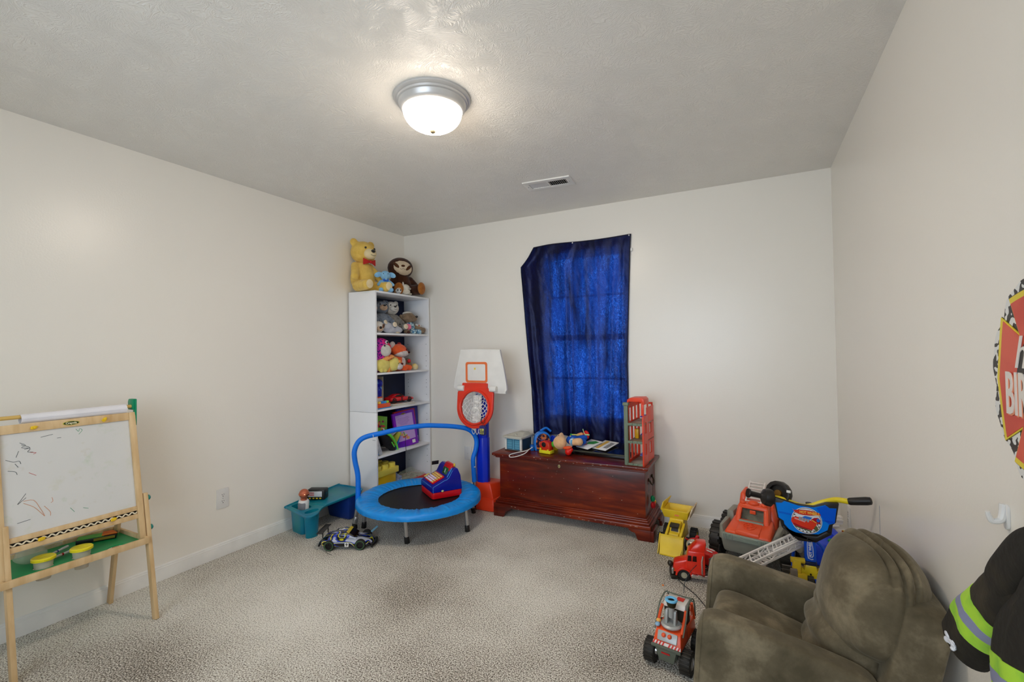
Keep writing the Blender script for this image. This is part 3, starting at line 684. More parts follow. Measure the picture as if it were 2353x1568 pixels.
# things in the tray
CUP = bpy.data.materials.new('cloudy_plastic'); CUP.use_nodes = True; nt = CUP.node_tree; b = nt.nodes['Principled BSDF']
b.inputs['Base Color'].default_value = L3((216, 202, 182)); b.inputs['Roughness'].default_value = 0.35; b.inputs['Alpha'].default_value = 0.55
nn = nt.nodes.new('ShaderNodeTexNoise'); nn.inputs['Scale'].default_value = 20; rr = nt.nodes.new('ShaderNodeMapRange'); rr.inputs['To Min'].default_value = 0.78; rr.inputs['To Max'].default_value = 0.92
nt.links.new(nn.outputs['Fac'], rr.inputs['Value']); nt.links.new(rr.outputs[0], b.inputs['Alpha'])
def paint_cup(loc, label):
    t_ = thing('paint_cup', label, 'paint cup', loc, group='paint cups in the easel tray')
    MB().lathe([(0.022, -0.052), (0.030, 0.018), (0.0288, 0.018), (0.021, -0.050), (0, -0.050)] if False else [(0, -0.066), (0.024, -0.066), (0.0335, 0.018), (0.0322, 0.018), (0.0230, -0.0645), (0, -0.0645)], seg=32).build('cup', CUP, t_)
    MB().lathe([(0, 0.026), (0.018, 0.024), (0.026, 0.029), (0.037, 0.030), (0.0405, 0.027), (0.0405, 0.017), (0.0385, 0.017), (0.0385, 0.0235), (0, 0.0215)], seg=32).box((0.036, 0.0, 0.024), (0.012, 0.02, 0.006), bev=0.002).build('lid', mat('lid_yellow', (244, 226, 40), 0.4), t_)
paint_cup((-2.762, 0.862, 0.392), 'lidded paint cup with yellow cap, left of the two in easel tray')
paint_cup((-2.742, 0.984, 0.392), 'lidded paint cup with yellow cap, right of the two in easel tray')
cb = thing('crayon_box', 'open black and green crayon box in the easel tray', 'crayon box', (-2.90, 1.10, tz-0.005), 62)
MB().hexa([(-0.075, -0.022, 0), (0.075, -0.022, 0), (0.075, 0.035, 0), (-0.075, 0.035, 0)], [(-0.075, -0.022, 0.02), (0.075, -0.022, 0.02), (0.075, 0.035, 0.02), (-0.075, 0.035, 0.02)], bev=0.001).build('tray_box', mat('box_black', (14, 14, 10), 0.4), cb)
MB().box((-0.022, 0.006, 0.021), (0.10, 0.056, 0.002)).build('green_label', mat('box_green', (60, 170, 20), 0.4), cb)
c_ = MB()
for k in range(6): c_.cyl((0.02, -0.016+k*0.009, 0.0245), (0.078-0.004*k, -0.014+k*0.009, 0.0245), 0.0038, 0.0038, 10, m=k % 3)
c_.build('crayons', [mat('cr1', (236, 120, 40), 0.6), mat('cr2', (206, 150, 70), 0.6), mat('cr3', (230, 70, 40), 0.6)], cb)
MB().box((0.03, -0.0225, 0.010), (0.08, 0.001, 0.012)).build('side_print', mat('box_gold', (150, 130, 30), 0.5), cb)
pc = mat('clear_bag', (205, 212, 190), 0.15, alpha=0.35, bump=0.6, bscale=30, bdist=0.01)
bg = MB(); bg.ell((0, 0, 0.034), (0.045, 0.055, 0.034), u=24, v=14)
for v in bg.bm.verts:
    nz = mnoise.noise(v.co*40); v.co += v.co.normalized()*nz*0.009
def bagflap(u, v): return (-0.05+0.02*mnoise.noise(Vector((u*3, v*3, 1)))-0.02*u, -0.03+0.16*u, 0.02+0.06*v*(1-0.5*u)+0.012*mnoise.noise(Vector((u*5, v*5, 7))))
bg.sheet(bagflap, 14, 10)
bg = bg.build('plastic_bag', pc, angle=60); bg.location = (-2.86, 0.85, tz-0.006); tag(bg, 'crumpled clear plastic bag in the easel tray', 'bag')
for i, (p0, p1, cap, lb) in enumerate((((-2.80, 0.895, 0.389), (-2.84, 1.005, 0.389), (200, 30, 40), 'white marker with red clip lying in the easel tray'), ((-2.845, 0.905, 0.392), (-2.885, 0.985, 0.398), (60, 80, 160), 'white marker with pink and blue print beside plastic bag'))):
    t_ = thing('marker', lb, 'marker', p0, group='markers in the easel tray'); v = Vector(p1)-Vector(p0)
    MB().cyl((0, 0, 0), v*0.68, 0.0052, 0.0052, 14).build('barrel', WHITE, t_); MB().cyl(v*0.68, v, 0.006, 0.005, 14).build('cap', WHITE, t_)
    MB().cyl(v*0.40, v*0.46, 0.0062, 0.0062, 14).build('band', mat('band%d' % i, cap, 0.4), t_)
# ------------------------------------------------------------------ armchair
SUEDE = bpy.data.materials.new('olive_suede'); SUEDE.use_nodes = True; nt = SUEDE.node_tree; b = nt.nodes['Principled BSDF']; N = nt.nodes.new; Lk = nt.links.new
tc = N('ShaderNodeTexCoord'); n1 = N('ShaderNodeTexNoise'); n1.inputs['Scale'].default_value = 7; n1.inputs['Detail'].default_value = 7; n1.inputs['Roughness'].default_value = 0.62; n1.inputs['Distortion'].default_value = 0.1
n2 = N('ShaderNodeTexNoise'); n2.inputs['Scale'].default_value = 260; Lk(tc.outputs['Object'], n1.inputs['Vector']); Lk(tc.outputs['Object'], n2.inputs['Vector'])
rp = N('ShaderNodeValToRGB'); e = rp.color_ramp.elements; e[0].position = 0.34; e[0].color = L3((84, 76, 58)); e[1].position = 0.66; e[1].color = L3((140, 128, 104)); x = e.new(0.5); x.color = L3((104, 94, 74))
Lk(n1.outputs['Fac'], rp.inputs['Fac']); Lk(rp.outputs['Color'], b.inputs['Base Color'])
bp = N('ShaderNodeBump'); bp.inputs['Strength'].default_value = 0.30; bp.inputs['Distance'].default_value = 0.010; Lk(n1.outputs['Fac'], bp.inputs['Height'])
bp2 = N('ShaderNodeBump'); bp2.inputs['Strength'].default_value = 0.15; bp2.inputs['Distance'].default_value = 0.001; Lk(n2.outputs['Fac'], bp2.inputs['Height']); Lk(bp.outputs[0], bp2.inputs['Normal']); Lk(bp2.outputs[0], b.inputs['Normal'])
b.inputs['Roughness'].default_value = 0.85; b.inputs['Sheen Weight'].default_value = 0.25; b.inputs['Sheen Roughness'].default_value = 0.4; b.inputs['Sheen Tint'].default_value = (0.9, 0.82, 0.65, 1); b.inputs['Specular IOR Level'].default_value = 0.2
SEAM = mat('suede_seam', (58, 52, 40), 0.9)
ac = thing('toddler_armchair', 'olive brown suede toddler armchair backed against the right wall', 'armchair', (0.14, 1.87, 0), 0)
# local frame: -x is the front, +x towards the wall, y across
def cushion(fn, name, nu=40, nv=28, thick=0, angle=180, par=None):
    b = MB(); b.sheet(fn, nu, nv); return b.build(name, SUEDE, par or ac, angle=angle)
def superell(c, r, e=4.0, M=None, u=48, v=28, wr=0.0, seed=0, wf=18, taper=None):
    """soft rounded box"""
    b = MB(); bmesh.ops.create_uvsphere(b.bm, u_segments=u, v_segments=v, radius=1)
    def sp(x, p): return math.copysign(abs(x)**p, x)
    for vv in b.bm.verts:
        x, y, z = vv.co; th = math.atan2(y, x); ph = math.asin(max(-1, min(1, z)))
        p = 2/e
        X = sp(cos(ph), p)*sp(cos(th), p); Y = sp(cos(ph), p)*sp(sin(th), p); Z = sp(sin(ph), p)
        q = Vector((X*r[0], Y*r[1], Z*r[2]))
        if taper: q = taper(q, X, Y, Z)
        if wr: q += q.normalized()*wr*mnoise.noise(Vector((q.x*wf+seed, q.y*wf*0.35, q.z*wf)))
        vv.co = q
    mm = T(*c) @ (M if M is not None else Matrix.Identity(4)); b.bm.transform(mm); return b
def ring_pts(r, e, axis, t, M, fn=None, n=40, grow=1.0):
    """seam loop around a soft box, at fraction t along the axis"""
    k = (1-abs(t)**e)**(1/e)*grow; out = []
    for i in range(n):
        a = 2*pi*i/n; p = 2/e
        c_, s_ = math.copysign(abs(cos(a))**p, cos(a))*k, math.copysign(abs(sin(a))**p, sin(a))*k
        X, Y, Z = (t, c_, s_) if axis == 'x' else (c_, t, s_)
        q = Vector((X*r[0], Y*r[1], Z*r[2]))
        if fn: q = fn(q, X, Y, Z)
        out.append(M @ q)
    return out
def arm(sy):
    def tp(q, X, Y, Z):
        q = q.copy(); q.z += ((-0.045*X-0.020) if Z > 0 else 0); q.y += sy*0.008*(1-Z)*0.5; q.x += (-0.018*(1-Z) if X < 0 else 0); return q
    A_M = T(-0.068, sy*0.228, 0.218); rr_ = (0.242, 0.050, 0.202)
    o = superell((0, 0, 0), rr_, 7.0, A_M, 56, 34, 0.003, sy*5, 10, tp).build('arm', SUEDE, ac, angle=180)
    MB().tube(ring_pts(rr_, 7.0, 'x', -0.93, A_M, tp), 0.0022, 6, closed=True).build('piping', SUEDE, o)
arm(1); arm(-1)
superell((-0.05, 0, 0.115), (0.225, 0.185, 0.105), 8).build('seat_base', SUEDE, ac, angle=180)
def st(q, X, Y, Z):
    q = q.copy(); q.z += 0.016*(1-Y*Y)*(1 if Z > 0 else 0)-0.025*(X*0.5+0.5); return q
superell((0, 0, 0), (0.205, 0.182, 0.070), 5, T(-0.090, 0, 0.238) @ RY(14), 56, 32, 0.004, 3, 12, st).build('seat_cushion', SUEDE, ac, angle=180)
BM = T(0.215, 0, 0.30) @ RY(12)
superell((0.012, 0.0, 0.0), (0.062, 0.236, 0.268), 9, BM, 56, 40, 0.003, 8).build('back_panel', SUEDE, ac, angle=180)
def lowp(q, X, Y, Z):
    q = q.copy(); q.x -= 0.008*math.sin((Z+1)*11+Y*1.5)*(1-Y*Y*0.3) if X < 0 else 0; return q
superell((0, 0, 0), (0.105, 0.180, 0.135), 2.8, T(0.112, 0, 0.315) @ RY(8), 60, 40, 0.006, 2, 20, lowp).build('lumbar_cushion', SUEDE, ac, angle=180)
def headp(q, X, Y, Z):
    q = q.copy()
    k = 1-abs(Y)**2.6*0.35
    q.x = q.x*k; q.z = q.z*(1-abs(Y)**3*0.12)
    if Z > 0:
        for xc, a_, y0_ in ((-0.38, 0.015, 0.0), (-0.10, 0.020, -0.15), (0.16, 0.015, -0.30)):
            d = (X-xc+0.48*Y+0.04*math.sin(Y*5))/0.055; g_ = math.exp(-d*d)*a_*min(1, Z*1.5)*max(0.15, 1-abs(Y-y0_)**2*0.8)
            q.z -= g_; d2 = (X-xc+0.48*Y-0.11)/0.06; q.z += 0.45*a_*math.exp(-d2*d2)*Z
    d = (abs(Y)-0.80)/0.030; q.x *= 1-0.05*math.exp(-d*d); q.z *= 1-0.04*math.exp(-d*d)
    return q
HPM = T(0.185, 0, 0.490) @ RY(14); HR = (0.132, 0.230, 0.166)
hp = superell((0, 0, 0), HR, 2.9, HPM, 180, 140, 0.004, 11, 9, headp).build('head_pillow', SUEDE, ac, angle=180)
for y in (-0.19, 0.19):
    for x in (-0.22, 0.12): MB().cyl((x, y, 0), (x, y, 0.03), 0.018, 0.02, 16).build('foot', BLACK, ac)

# ------------------------------------------------------------------ firefighter coat hanging on the right wall
COAT = mat('coat_black', (30, 27, 20), 0.8, c2=(62, 54, 38), vscale=7, mixlo=0.5, mixhi=0.75, bump=0.5, bscale=60, bdist=0.004)
LIME = mat('reflective_lime', (186, 238, 70), 0.45, c2=(130, 205, 70), vscale=14, mixlo=0.45, mixhi=0.7)
GREYR = mat('reflective_grey', (150, 156, 190), 0.35)
jk = thing('firefighter_coat', 'black costume coat with lime and grey reflective bands hanging on right wall', 'coat', (0.42, 1.1, 0.725))
o = Vector((0.42, 1.1, 0.75))
def W(p): return Vector(p)-o
def loft(rings, name, m, par, cap=(True, True)):
    b = MB(); R_ = [[b.bm.verts.new(p) for p in r] for r in rings]; n = len(R_[0])
    for A, B in zip(R_, R_[1:]):
        for k in range(n): b.bm.faces.new((A[k], A[(k+1) % n], B[(k+1) % n], B[k]))
    if cap[0]: b.bm.faces.new(R_[0][::-1])
    if cap[1]: b.bm.faces.new(R_[-1])
    return b.build(name, m, par, angle=60)
def interp(tab, z):
    for a, c in zip(tab, tab[1:]):
        if c[0] <= z <= a[0]:
            t = (a[0]-z)/(a[0]-c[0]); return [x+(y-x)*t for x, y in zip(a, c)]
    return tab[-1] if z < tab[-1][0] else tab[0]
# z, y low, y high, x of the front surface
BODY = [(1.06, 0.86, 0.93, 0.445), (0.98, 0.78, 1.04, 0.40), (0.90, 0.72, 1.13, 0.385), (0.82, 0.70, 1.205, 0.380), (0.74, 0.69, 1.235, 0.378), (0.60, 0.68, 1.25, 0.375), (0.45, 0.67, 1.26, 0.375)]
def bring(z, grow=0.0, n=64):
    _, ylo, yhi, xf = interp(BODY, z); out = []
    for k in range(n):
        a = 2*pi*k/n; c_, s_ = cos(a), sin(a)
        yy = (ylo+yhi)/2+((yhi-ylo)/2+grow)*math.copysign(abs(c_)**0.7, c_)
        f = 0.5-0.5*math.copysign(abs(s_)**0.8, s_)          # 1 = room side
        fold = 0.014*mnoise.noise(Vector((yy*13+2, z*2.2, 0)))+0.006*mnoise.noise(Vector((yy*30, z*6, 4)))
        xx = XR-0.008-(XR-0.012-xf+grow+fold)*f
        out.append(W((xx, yy, z+max(0, 1.25-yy)*0.28-0.02)))
    return out
def blof(z0, z1, name, m, grow=0.0):
    k = max(2, int((z0-z1)/0.02)); return loft([bring(z0+(z1-z0)*i/k, grow) for i in range(k+1)], name, m, jk)
blof(1.055, 0.745, 'coat_body', COAT)
blof(0.747, 0.718, 'reflective_band', LIME, 0.0015); blof(0.718, 0.694, 'reflective_band', GREYR, 0.002); blof(0.694, 0.663, 'reflective_band', LIME, 0.0015)
blof(0.665, 0.48, 'coat_hem', COAT)
# hood lying behind the collar
superell((0, 0, 0), (0.035, 0.125, 0.042), 3.2, T(*W((0.425, 1.150, 0.912))) @ RX(-44), 40, 24, 0.006, 3, 14).build('collar', COAT, jk, angle=180)
# sleeve hanging down on the far side
SL = [(0.0, (0.425, 1.165, 0.885), 0.055, 0.030), (0.25, (0.425, 1.225, 0.820), 0.068, 0.036), (0.6, (0.425, 1.335, 0.725), 0.072, 0.038), (1.0, (0.425, 1.425, 0.630), 0.074, 0.036)]
def sring(t, grow=0.0, n=36):
    for a, c in zip(SL, SL[1:]):
        if a[0] <= t <= c[0]: k = (t-a[0])/(c[0]-a[0]); ce = Vector(a[1]).lerp(Vector(c[1]), k); wy = a[2]+(c[2]-a[2])*k; wx = a[3]+(c[3]-a[3])*k; break
    out = []
    for q in range(n):
        an = 2*pi*q/n; c_, s_ = cos(an), sin(an)
        y = (wy+grow)*math.copysign(abs(c_)**0.85, c_); x = (wx+grow)*s_
        x += 0.005*mnoise.noise(Vector((y*25, t*5, s_)))
        out.append(W(ce+Vector((x, y*0.94, y*0.30))))
    return out
def slof(t0, t1, name, m, grow=0.0): return loft([sring(t0+(t1-t0)*i/5, grow) for i in range(6)], name, m, jk)
slof(0.0, 0.36, 'sleeve', COAT); slof(0.355, 0.47, 'reflective_band', LIME, 0.0015); slof(0.47, 0.56, 'reflective_band', GREYR, 0.002); slof(0.56, 0.69, 'reflective_band', LIME, 0.0015)
cf = slof(0.685, 1.0, 'cuff', COAT)
pt = MB()
for i in range(14): pt.ell(W((0.389+random.uniform(-0.001, 0.002), 1.395+random.uniform(-0.028, 0.024), 0.642+random.uniform(-0.008, 0.010))), (0.0045, random.uniform(0.007, 0.016), random.uniform(0.003, 0.006)), u=10, v=6)
pt.build('paint_smudge', mat('paint_white', (225, 228, 235), 0.5), cf)

# ------------------------------------------------------------------ birthday sign on the right wall
sg = thing('birthday_sign', 'red and yellow fire badge birthday sign with spotted border on right wall', 'sign', (XR, 1.20, 1.215))
def SM(d): return T(-d, 0, 0) @ RZ(-90) @ RX(90)     # local x -> -y? keep text readable from the room
R_ = 0.205
def badge(s, n=10):
    out = []
    for q in range(4):
        a0 = rad(90*q)
        for k in range(-n, n+1):
            t = k/n; a = a0+t*rad(38)
            rr = R_*s*(1.0-0.10*cos(pi*t*0.5)+0.045*abs(t)**3+0.05*(1-abs(t))**2)
            out.append((rr*cos(a), rr*sin(a)))
        am_ = a0+rad(45); out.append((R_*s*0.66*cos(am_), R_*s*0.66*sin(am_)))
    return out
def blobring(s):
    return [(R_*s*(1+0.03*sin(9*a+1)+0.018*sin(17*a))*cos(a), R_*s*(1+0.03*sin(9*a+1)+0.018*sin(17*a))*sin(a)) for a in [2*pi*k/120 for k in range(120)]]
SPOT = bpy.data.materials.new('dalmatian_print'); SPOT.use_nodes = True; nt = SPOT.node_tree; b = nt.nodes['Principled BSDF']
tc = nt.nodes.new('ShaderNodeTexCoord'); vo = nt.nodes.new('ShaderNodeTexNoise'); vo.inputs['Scale'].default_value = 62; vo.inputs['Detail'].default_value = 1; rp = nt.nodes.new('ShaderNodeValToRGB'); rp.color_ramp.interpolation = 'CONSTANT'
rp.color_ramp.elements[0].color = L3((40, 32, 24)); rp.color_ramp.elements[1].position = 0.5; rp.color_ramp.elements[1].color = L3((232, 232, 228))
nt.links.new(tc.outputs['Object'], vo.inputs['Vector']); nt.links.new(vo.outputs['Fac'], rp.inputs['Fac']); nt.links.new(rp.outputs['Color'], b.inputs['Base Color']); b.inputs['Roughness'].default_value = 0.4
MB().prism(blobring(1.06), 0.003, SM(0.001)).build('spotted_backing', SPOT, sg)
SRED = mat('sign_red', (212, 72, 50), 0.4, c2=(228, 96, 70), vscale=9)
MB().prism(badge(1.0), 0.002, SM(0.0042)).build('yellow_border', mat('sign_yellow', (236, 212, 50), 0.4), sg)
MB().prism(badge(1.015), 0.001, SM(0.0032)).build('dark_outline', mat('sign_dark', (46, 38, 30), 0.4), sg)
MB().prism([(x, y) for x, y in badge(0.935)], 0.002, SM(0.0052)).build('red_badge', SRED, sg)
MB().prism([(0.105*cos(a), 0.105*sin(a)) for a in [2*pi*k/64 for k in range(64)]], 0.002, SM(0.0064)).build('centre_disc', _mats['sign_dark'], sg)
lt = MB(); lt.text('happy', 0.095, SM(0.0095) @ T(0, 0.055, 0), 0.0008, m=0, shear=0.35); lt.text('BIRTHDAY', 0.088, SM(0.0095) @ T(0, -0.032, 0) @ SC(0.72, 1.42, 1), 0.001, m=0, bold=0.001)
lt.text('BIRTHDAY', 0.088, SM(0.0085) @ T(0.003, -0.035, 0) @ SC(0.72, 1.42, 1), 0.0006, m=1, bold=0.001)
lt.build('lettering', [mat('sign_white', (236, 228, 218), 0.4), mat('sign_orange', (236, 150, 110), 0.4)], sg)
# ------------------------------------------------------------------ mini trampoline
TC = Vector((-2.215, 2.755, 0)); TR = 0.452
tp_ = thing('mini_trampoline', 'small round trampoline with blue padded rim and blue foam handlebar', 'trampoline', TC)
PAD = bpy.data.materials.new('blue_vinyl'); PAD.use_nodes = True; nt = PAD.node_tree; b = nt.nodes['Principled BSDF']; N = nt.nodes.new; Lk = nt.links.new
tc = N('ShaderNodeTexCoord'); n1 = N('ShaderNodeTexNoise'); n1.inputs['Scale'].default_value = 14; n1.inputs['Detail'].default_value = 3; Lk(tc.outputs['Object'], n1.inputs['Vector'])
rp = N('ShaderNodeValToRGB'); rp.color_ramp.elements[0].color = L3((0, 132, 226)); rp.color_ramp.elements[1].color = L3((10, 156, 240)); Lk(n1.outputs['Fac'], rp.inputs['Fac']); Lk(rp.outputs['Color'], b.inputs['Base Color'])
b.inputs['Roughness'].default_value = 0.36
def pad(u, v):
    a = 2*pi*u; prof = [(0.298, 0.212), (0.31, 0.220), (0.35, 0.232), (0.40, 0.236), (0.435, 0.232), (0.452, 0.222), (0.456, 0.205), (0.455, 0.188)]
    f = v*(len(prof)-1); i = min(int(f), len(prof)-2); t = f-i
    r = prof[i][0]*(1-t)+prof[i+1][0]*t; z = prof[i][1]*(1-t)+prof[i+1][1]*t
    k = max(0, 1-abs(v-0.3)/0.45)
    wr = mnoise.noise(Vector((cos(a)*26, sin(a)*26, v*1.5)))
    z += 0.010*k*wr+0.006*mnoise.noise(Vector((cos(a)*60, sin(a)*60, v*2)))*k
    r += 0.004*mnoise.noise(Vector((cos(a)*18, sin(a)*18, 5)))*(1 if v < 0.05 or v > 0.9 else 0)
    return (r*cos(a), r*sin(a), z)
MB().sheet(pad, 420, 22).build('padded_rim', PAD, tp_, angle=180)
MB().lathe([(0, 0.203), (0.31, 0.206), (0.31, 0.202), (0, 0.199)], seg=64).build('jumping_mat', mat('black_mat', (22, 17, 16), 0.45, bump=0.2, bscale=400), tp_)
fr = MB(); fr.tube([(0.415*cos(2*pi*k/64), 0.415*sin(2*pi*k/64), 0.185) for k in range(64)], 0.013, 12, closed=True); fr.build('steel_ring', SILVER, tp_)
def tleg(x, y, tx, ty):
    o_ = Vector((x, y, 0))-TC; t_ = Vector((tx, ty, 0.185))-TC
    l = MB().cyl(o_+Vector((0, 0, 0.02)), t_, 0.0145, 0.0145, 20).build('leg', SILVER, tp_)
    MB().cyl(o_, o_+(t_-o_).normalized()*0.045, 0.0185, 0.0165, 20, bev=0.001).build('rubber_foot', BLACK, l)
tleg(-2.085, 2.455, -2.09, 2.44); tleg(-1.825, 2.80, -1.84, 2.80); tleg(-2.555, 2.53, -2.545, 2.545); tleg(-1.985, 3.14, -1.99, 3.08); tleg(-2.42, 3.08, -2.41, 3.06); tleg(-2.63, 2.80, -2.62, 2.79)
PA, PB = Vector((-2.60, 2.50)), Vector((-2.03, 3.20)); dd = (PB-PA).normalized()
def hp_(s_, z): return Vector((PA.x+dd.x*s_, PA.y+dd.y*s_, z))-TC
HB = [(0.014, 0.184), (0.016, 0.372), (-0.004, 0.492), (-0.007, 0.565), (0.021, 0.630), (0.078, 0.663), (0.201, 0.682), (0.334, 0.702), (0.505, 0.711), (0.623, 0.702), (0.747, 0.686), (0.855, 0.660), (0.914, 0.617), (0.940, 0.558), (0.934, 0.486), (0.911, 0.415), (0.912, 0.326), (0.918, 0.225)]
hb = MB().tube([hp_(*q) for q in HB], 0.0185, 18, smooth_n=6).build('foam_handlebar', mat('foam_blue', (0, 120, 236), 0.5, bump=0.15, bscale=300), tp_)
MB().tube([hp_(0.122, 0.6697), hp_(0.126, 0.6703)], 0.0192, 18).build('joint_line', WHITE, hb)
MB().tube([hp_(0.914, 0.35), hp_(0.9142, 0.344)], 0.0189, 18).build('joint_line', WHITE, hb)
for (a_, b_, c_) in (((-0.010, 0.03), (0.014, 0.185), 0), ((0.915, 0.025), (0.918, 0.226), 1)):
    l = MB().cyl(hp_(*a_), hp_(*b_), 0.0145, seg=20).cyl(hp_(*a_), hp_(a_[0]*0.5+b_[0]*0.5, 0.085), 0.018, seg=20, bev=0.001).build('handle_post', SILVER, tp_)
    MB().cyl(hp_(a_[0], 0.0), hp_(a_[0], 0.04), 0.020, 0.018, 20, bev=0.001).build('rubber_foot', BLACK, l)
MB().prism([(-0.03, 0), (0.03, 0), (0.012, 0.010), (0.0, 0.030), (-0.008, 0.012)], 0.0015, T(0.152, -0.262, 0.205) @ RZ(34)).build('torn_tag', mat('tag_white', (228, 224, 222), 0.7), tp_)

# ------------------------------------------------------------------ toy cash register on the mat
A_, B_, C_ = Vector((-2.347, 2.925)), Vector((-2.076, 2.727)), Vector((-1.948, 2.918))
dx_ = (C_-B_).normalized(); W_, D_ = 0.23, 0.235   # x axis runs from the keys to the back
rg = thing('toy_cash_register', 'blue and red toy cash register sitting on the trampoline mat', 'toy cash register', (B_.x, B_.y, 0.210), math.degrees(math.atan2(dx_.y, dx_.x)))
# local: x from front (keys) to back, y to the left; near side face is y=0
RB = mat('register_blue', (16, 24, 150), 0.28); RR = mat('register_red', (206, 12, 24), 0.3); CY = mat('edge_cyan', (60, 160, 235), 0.35)
n_ = 0.27
MB().prism(rrect(D_, n_, 0.02, 4, D_/2, n_/2), 0.045, bev=0.004).build('red_base', RR, rg)
side = [(0.0, 0.045), (0.0, 0.085), (0.012, 0.093), (0.095, 0.128), (0.128, 0.142), (0.155, 0.190), (0.175, 0.205), (0.20, 0.202), (0.222, 0.15), (D_, 0.045)]
bd = MB(); bd.prism([(x, z) for x, z in side], n_, T(0, 0, 0) @ RX(90) @ SC(1, 1, -1), bev=0.006, seg=3); bd = bd.build('blue_body', RB, rg)
MB().tube([(0.006, -0.0015, 0.05), (0.006, -0.0015, 0.088), (0.090, -0.0015, 0.124), (0.112, -0.0015, 0.128), (0.130, -0.0015, 0.143), (0.158, -0.0015, 0.192)], 0.0014, 6).build('edge_stripe', CY, bd)
MB().tube([(0.0, 0.03, 0.0875), (0.0, 0.235, 0.0875)], 0.0014, 6).build('edge_stripe', CY, bd)
sl = math.degrees(math.atan2(0.035, 0.083)); KM = T(0.018, 0.045, 0.0965) @ RY(-sl)
kp = MB().prism(rrect(0.105, 0.185, 0.01, 3, 0.052, 0.092), 0.010, KM, bev=0.003).build('key_panel', RR, rg)
for i in range(5):
    for j in range(6):
        mm_ = 'key_white' if (i < 3 and j > 1) or (j > 0 and i in (0, 1, 2)) else 'key_yellow'
        MB().box((0.012+i*0.0185, 0.022+j*0.0275, 0.013), (0.013, 0.02, 0.008), KM, bev=0.002).build('key', mat(mm_, (226, 224, 244) if mm_ == 'key_white' else (226, 200, 112), 0.35), kp)
MB().box((0.03, 0.2, 0.013), (0.045, 0.022, 0.004), KM, bev=0.001).build('key_yellow_pad', mat('key_yellow', (226, 200, 112), 0.35), kp)
dp = MB(); dp.prism([(0.108, 0.118), (0.128, 0.134), (0.158, 0.200), (0.172, 0.222), (0.192, 0.226), (0.200, 0.212), (0.19, 0.19), (0.14, 0.12)], 0.135, T(0, 0.04, 0) @ RX(90) @ SC(1, 1, -1), bev=0.006, seg=3)
dp = dp.build('display_hood', RR, rg)
a2 = math.degrees(math.atan2(0.066, 0.030)); DM = T(0.1285, 0.062, 0.1375) @ RY(-a2)
MB().prism(rrect(0.052, 0.092, 0.004, 3, 0.035, 0.046), 0.004, DM @ T(0, 0, -0.001), bev=0.001).build('screen', mat('screen_green', (10, 48, 28), 0.12, c2=(40, 110, 60), vscale=22), dp)
MB().prism(rrect(0.030, 0.022, 0.003, 3, 0.035, 0.046), 0.0006, DM @ T(0, 0, 0.003)).build('screen_digits', mat('screen_grey', (150, 180, 170), 0.3), dp)
MB().tube([(0.128, 0.005, 0.128), (0.128, 0.004, 0.105)], 0.003, 8).build('slot_tab', BLACK, bd)
MB().prism(rrect(0.075, 0.012, 0.003, 2), 0.003, T(0.142, 0.018, 0.172) @ RY(-58), bev=0.001).build('card_slot', CY, bd)
MB().ell((0.185, 0.03, 0.222), (0.008, 0.008, 0.014)).build('side_lever', mat('lever_yellow', (220, 185, 60), 0.4), bd)
MB().ell((0.078, -0.001, 0.052), (0.010, 0.004, 0.008)).build('round_button', mat('button_cream', (215, 220, 150), 0.4), bd)
MB().box((0.10, 0.262, 0.155), (0.055, 0.004, 0.03), RX(14), bev=0.001).build('card_holder', BLACK, bd)

# ------------------------------------------------------------------ teal lap tray with bins
TEAL = mat('teal_plastic', (14, 136, 146), 0.36, c2=(6, 122, 154), vscale=5)
TEALI = mat('teal_inner', (8, 92, 120), 0.42)
tt = thing('storage_lap_tray', 'teal plastic lap tray with side bins against the left wall', 'lap tray', (-2.86, 2.42, 0))
o = Vector((-2.86, 2.42, 0))
def W(p): return Vector(p)-o
zt = 0.19
outl = [(-3.028, 2.27), (-3.012, 2.235), (-2.975, 2.222), (-2.74, 2.168), (-2.705, 2.168), (-2.685, 2.19), (-2.69, 2.235), (-2.735, 2.30), (-2.757, 2.36), (-2.755, 2.42), (-2.728, 2.64), (-2.742, 2.70), (-2.79, 2.718), (-3.0, 2.718), (-3.026, 2.69)]
oc = catmull([Vector((x, y, 0)) for x, y in outl], 4, True)
cen = Vector((-2.86, 2.42, 0))
top = MB(); top.prism([((p.x-o.x), (p.y-o.y)) for p in oc], 0.012, T(0, 0, zt-0.012), bev=0.003)
top = top.build('tray_top', TEAL, tt)
bin_ = rrect(0.165, 0.085, 0.026, 6); cupc = [(0.030*cos(2*pi*k/28), 0.050*sin(2*pi*k/28)) for k in range(28)]
BM_ = T(*W((-2.915, 2.285, 0))) @ RZ(-10) @ SC(1, 1, 1); CM_ = T(*W((-2.768, 2.252, 0))) @ RZ(-14)
def solid(poly, z0, h, M): 
    q = MB(); q.prism(poly, h, M @ T(0, 0, z0)); return q
cut(top, [solid(bin_, zt-0.05, 0.08, BM_), solid(cupc, zt-0.05, 0.08, CM_)])
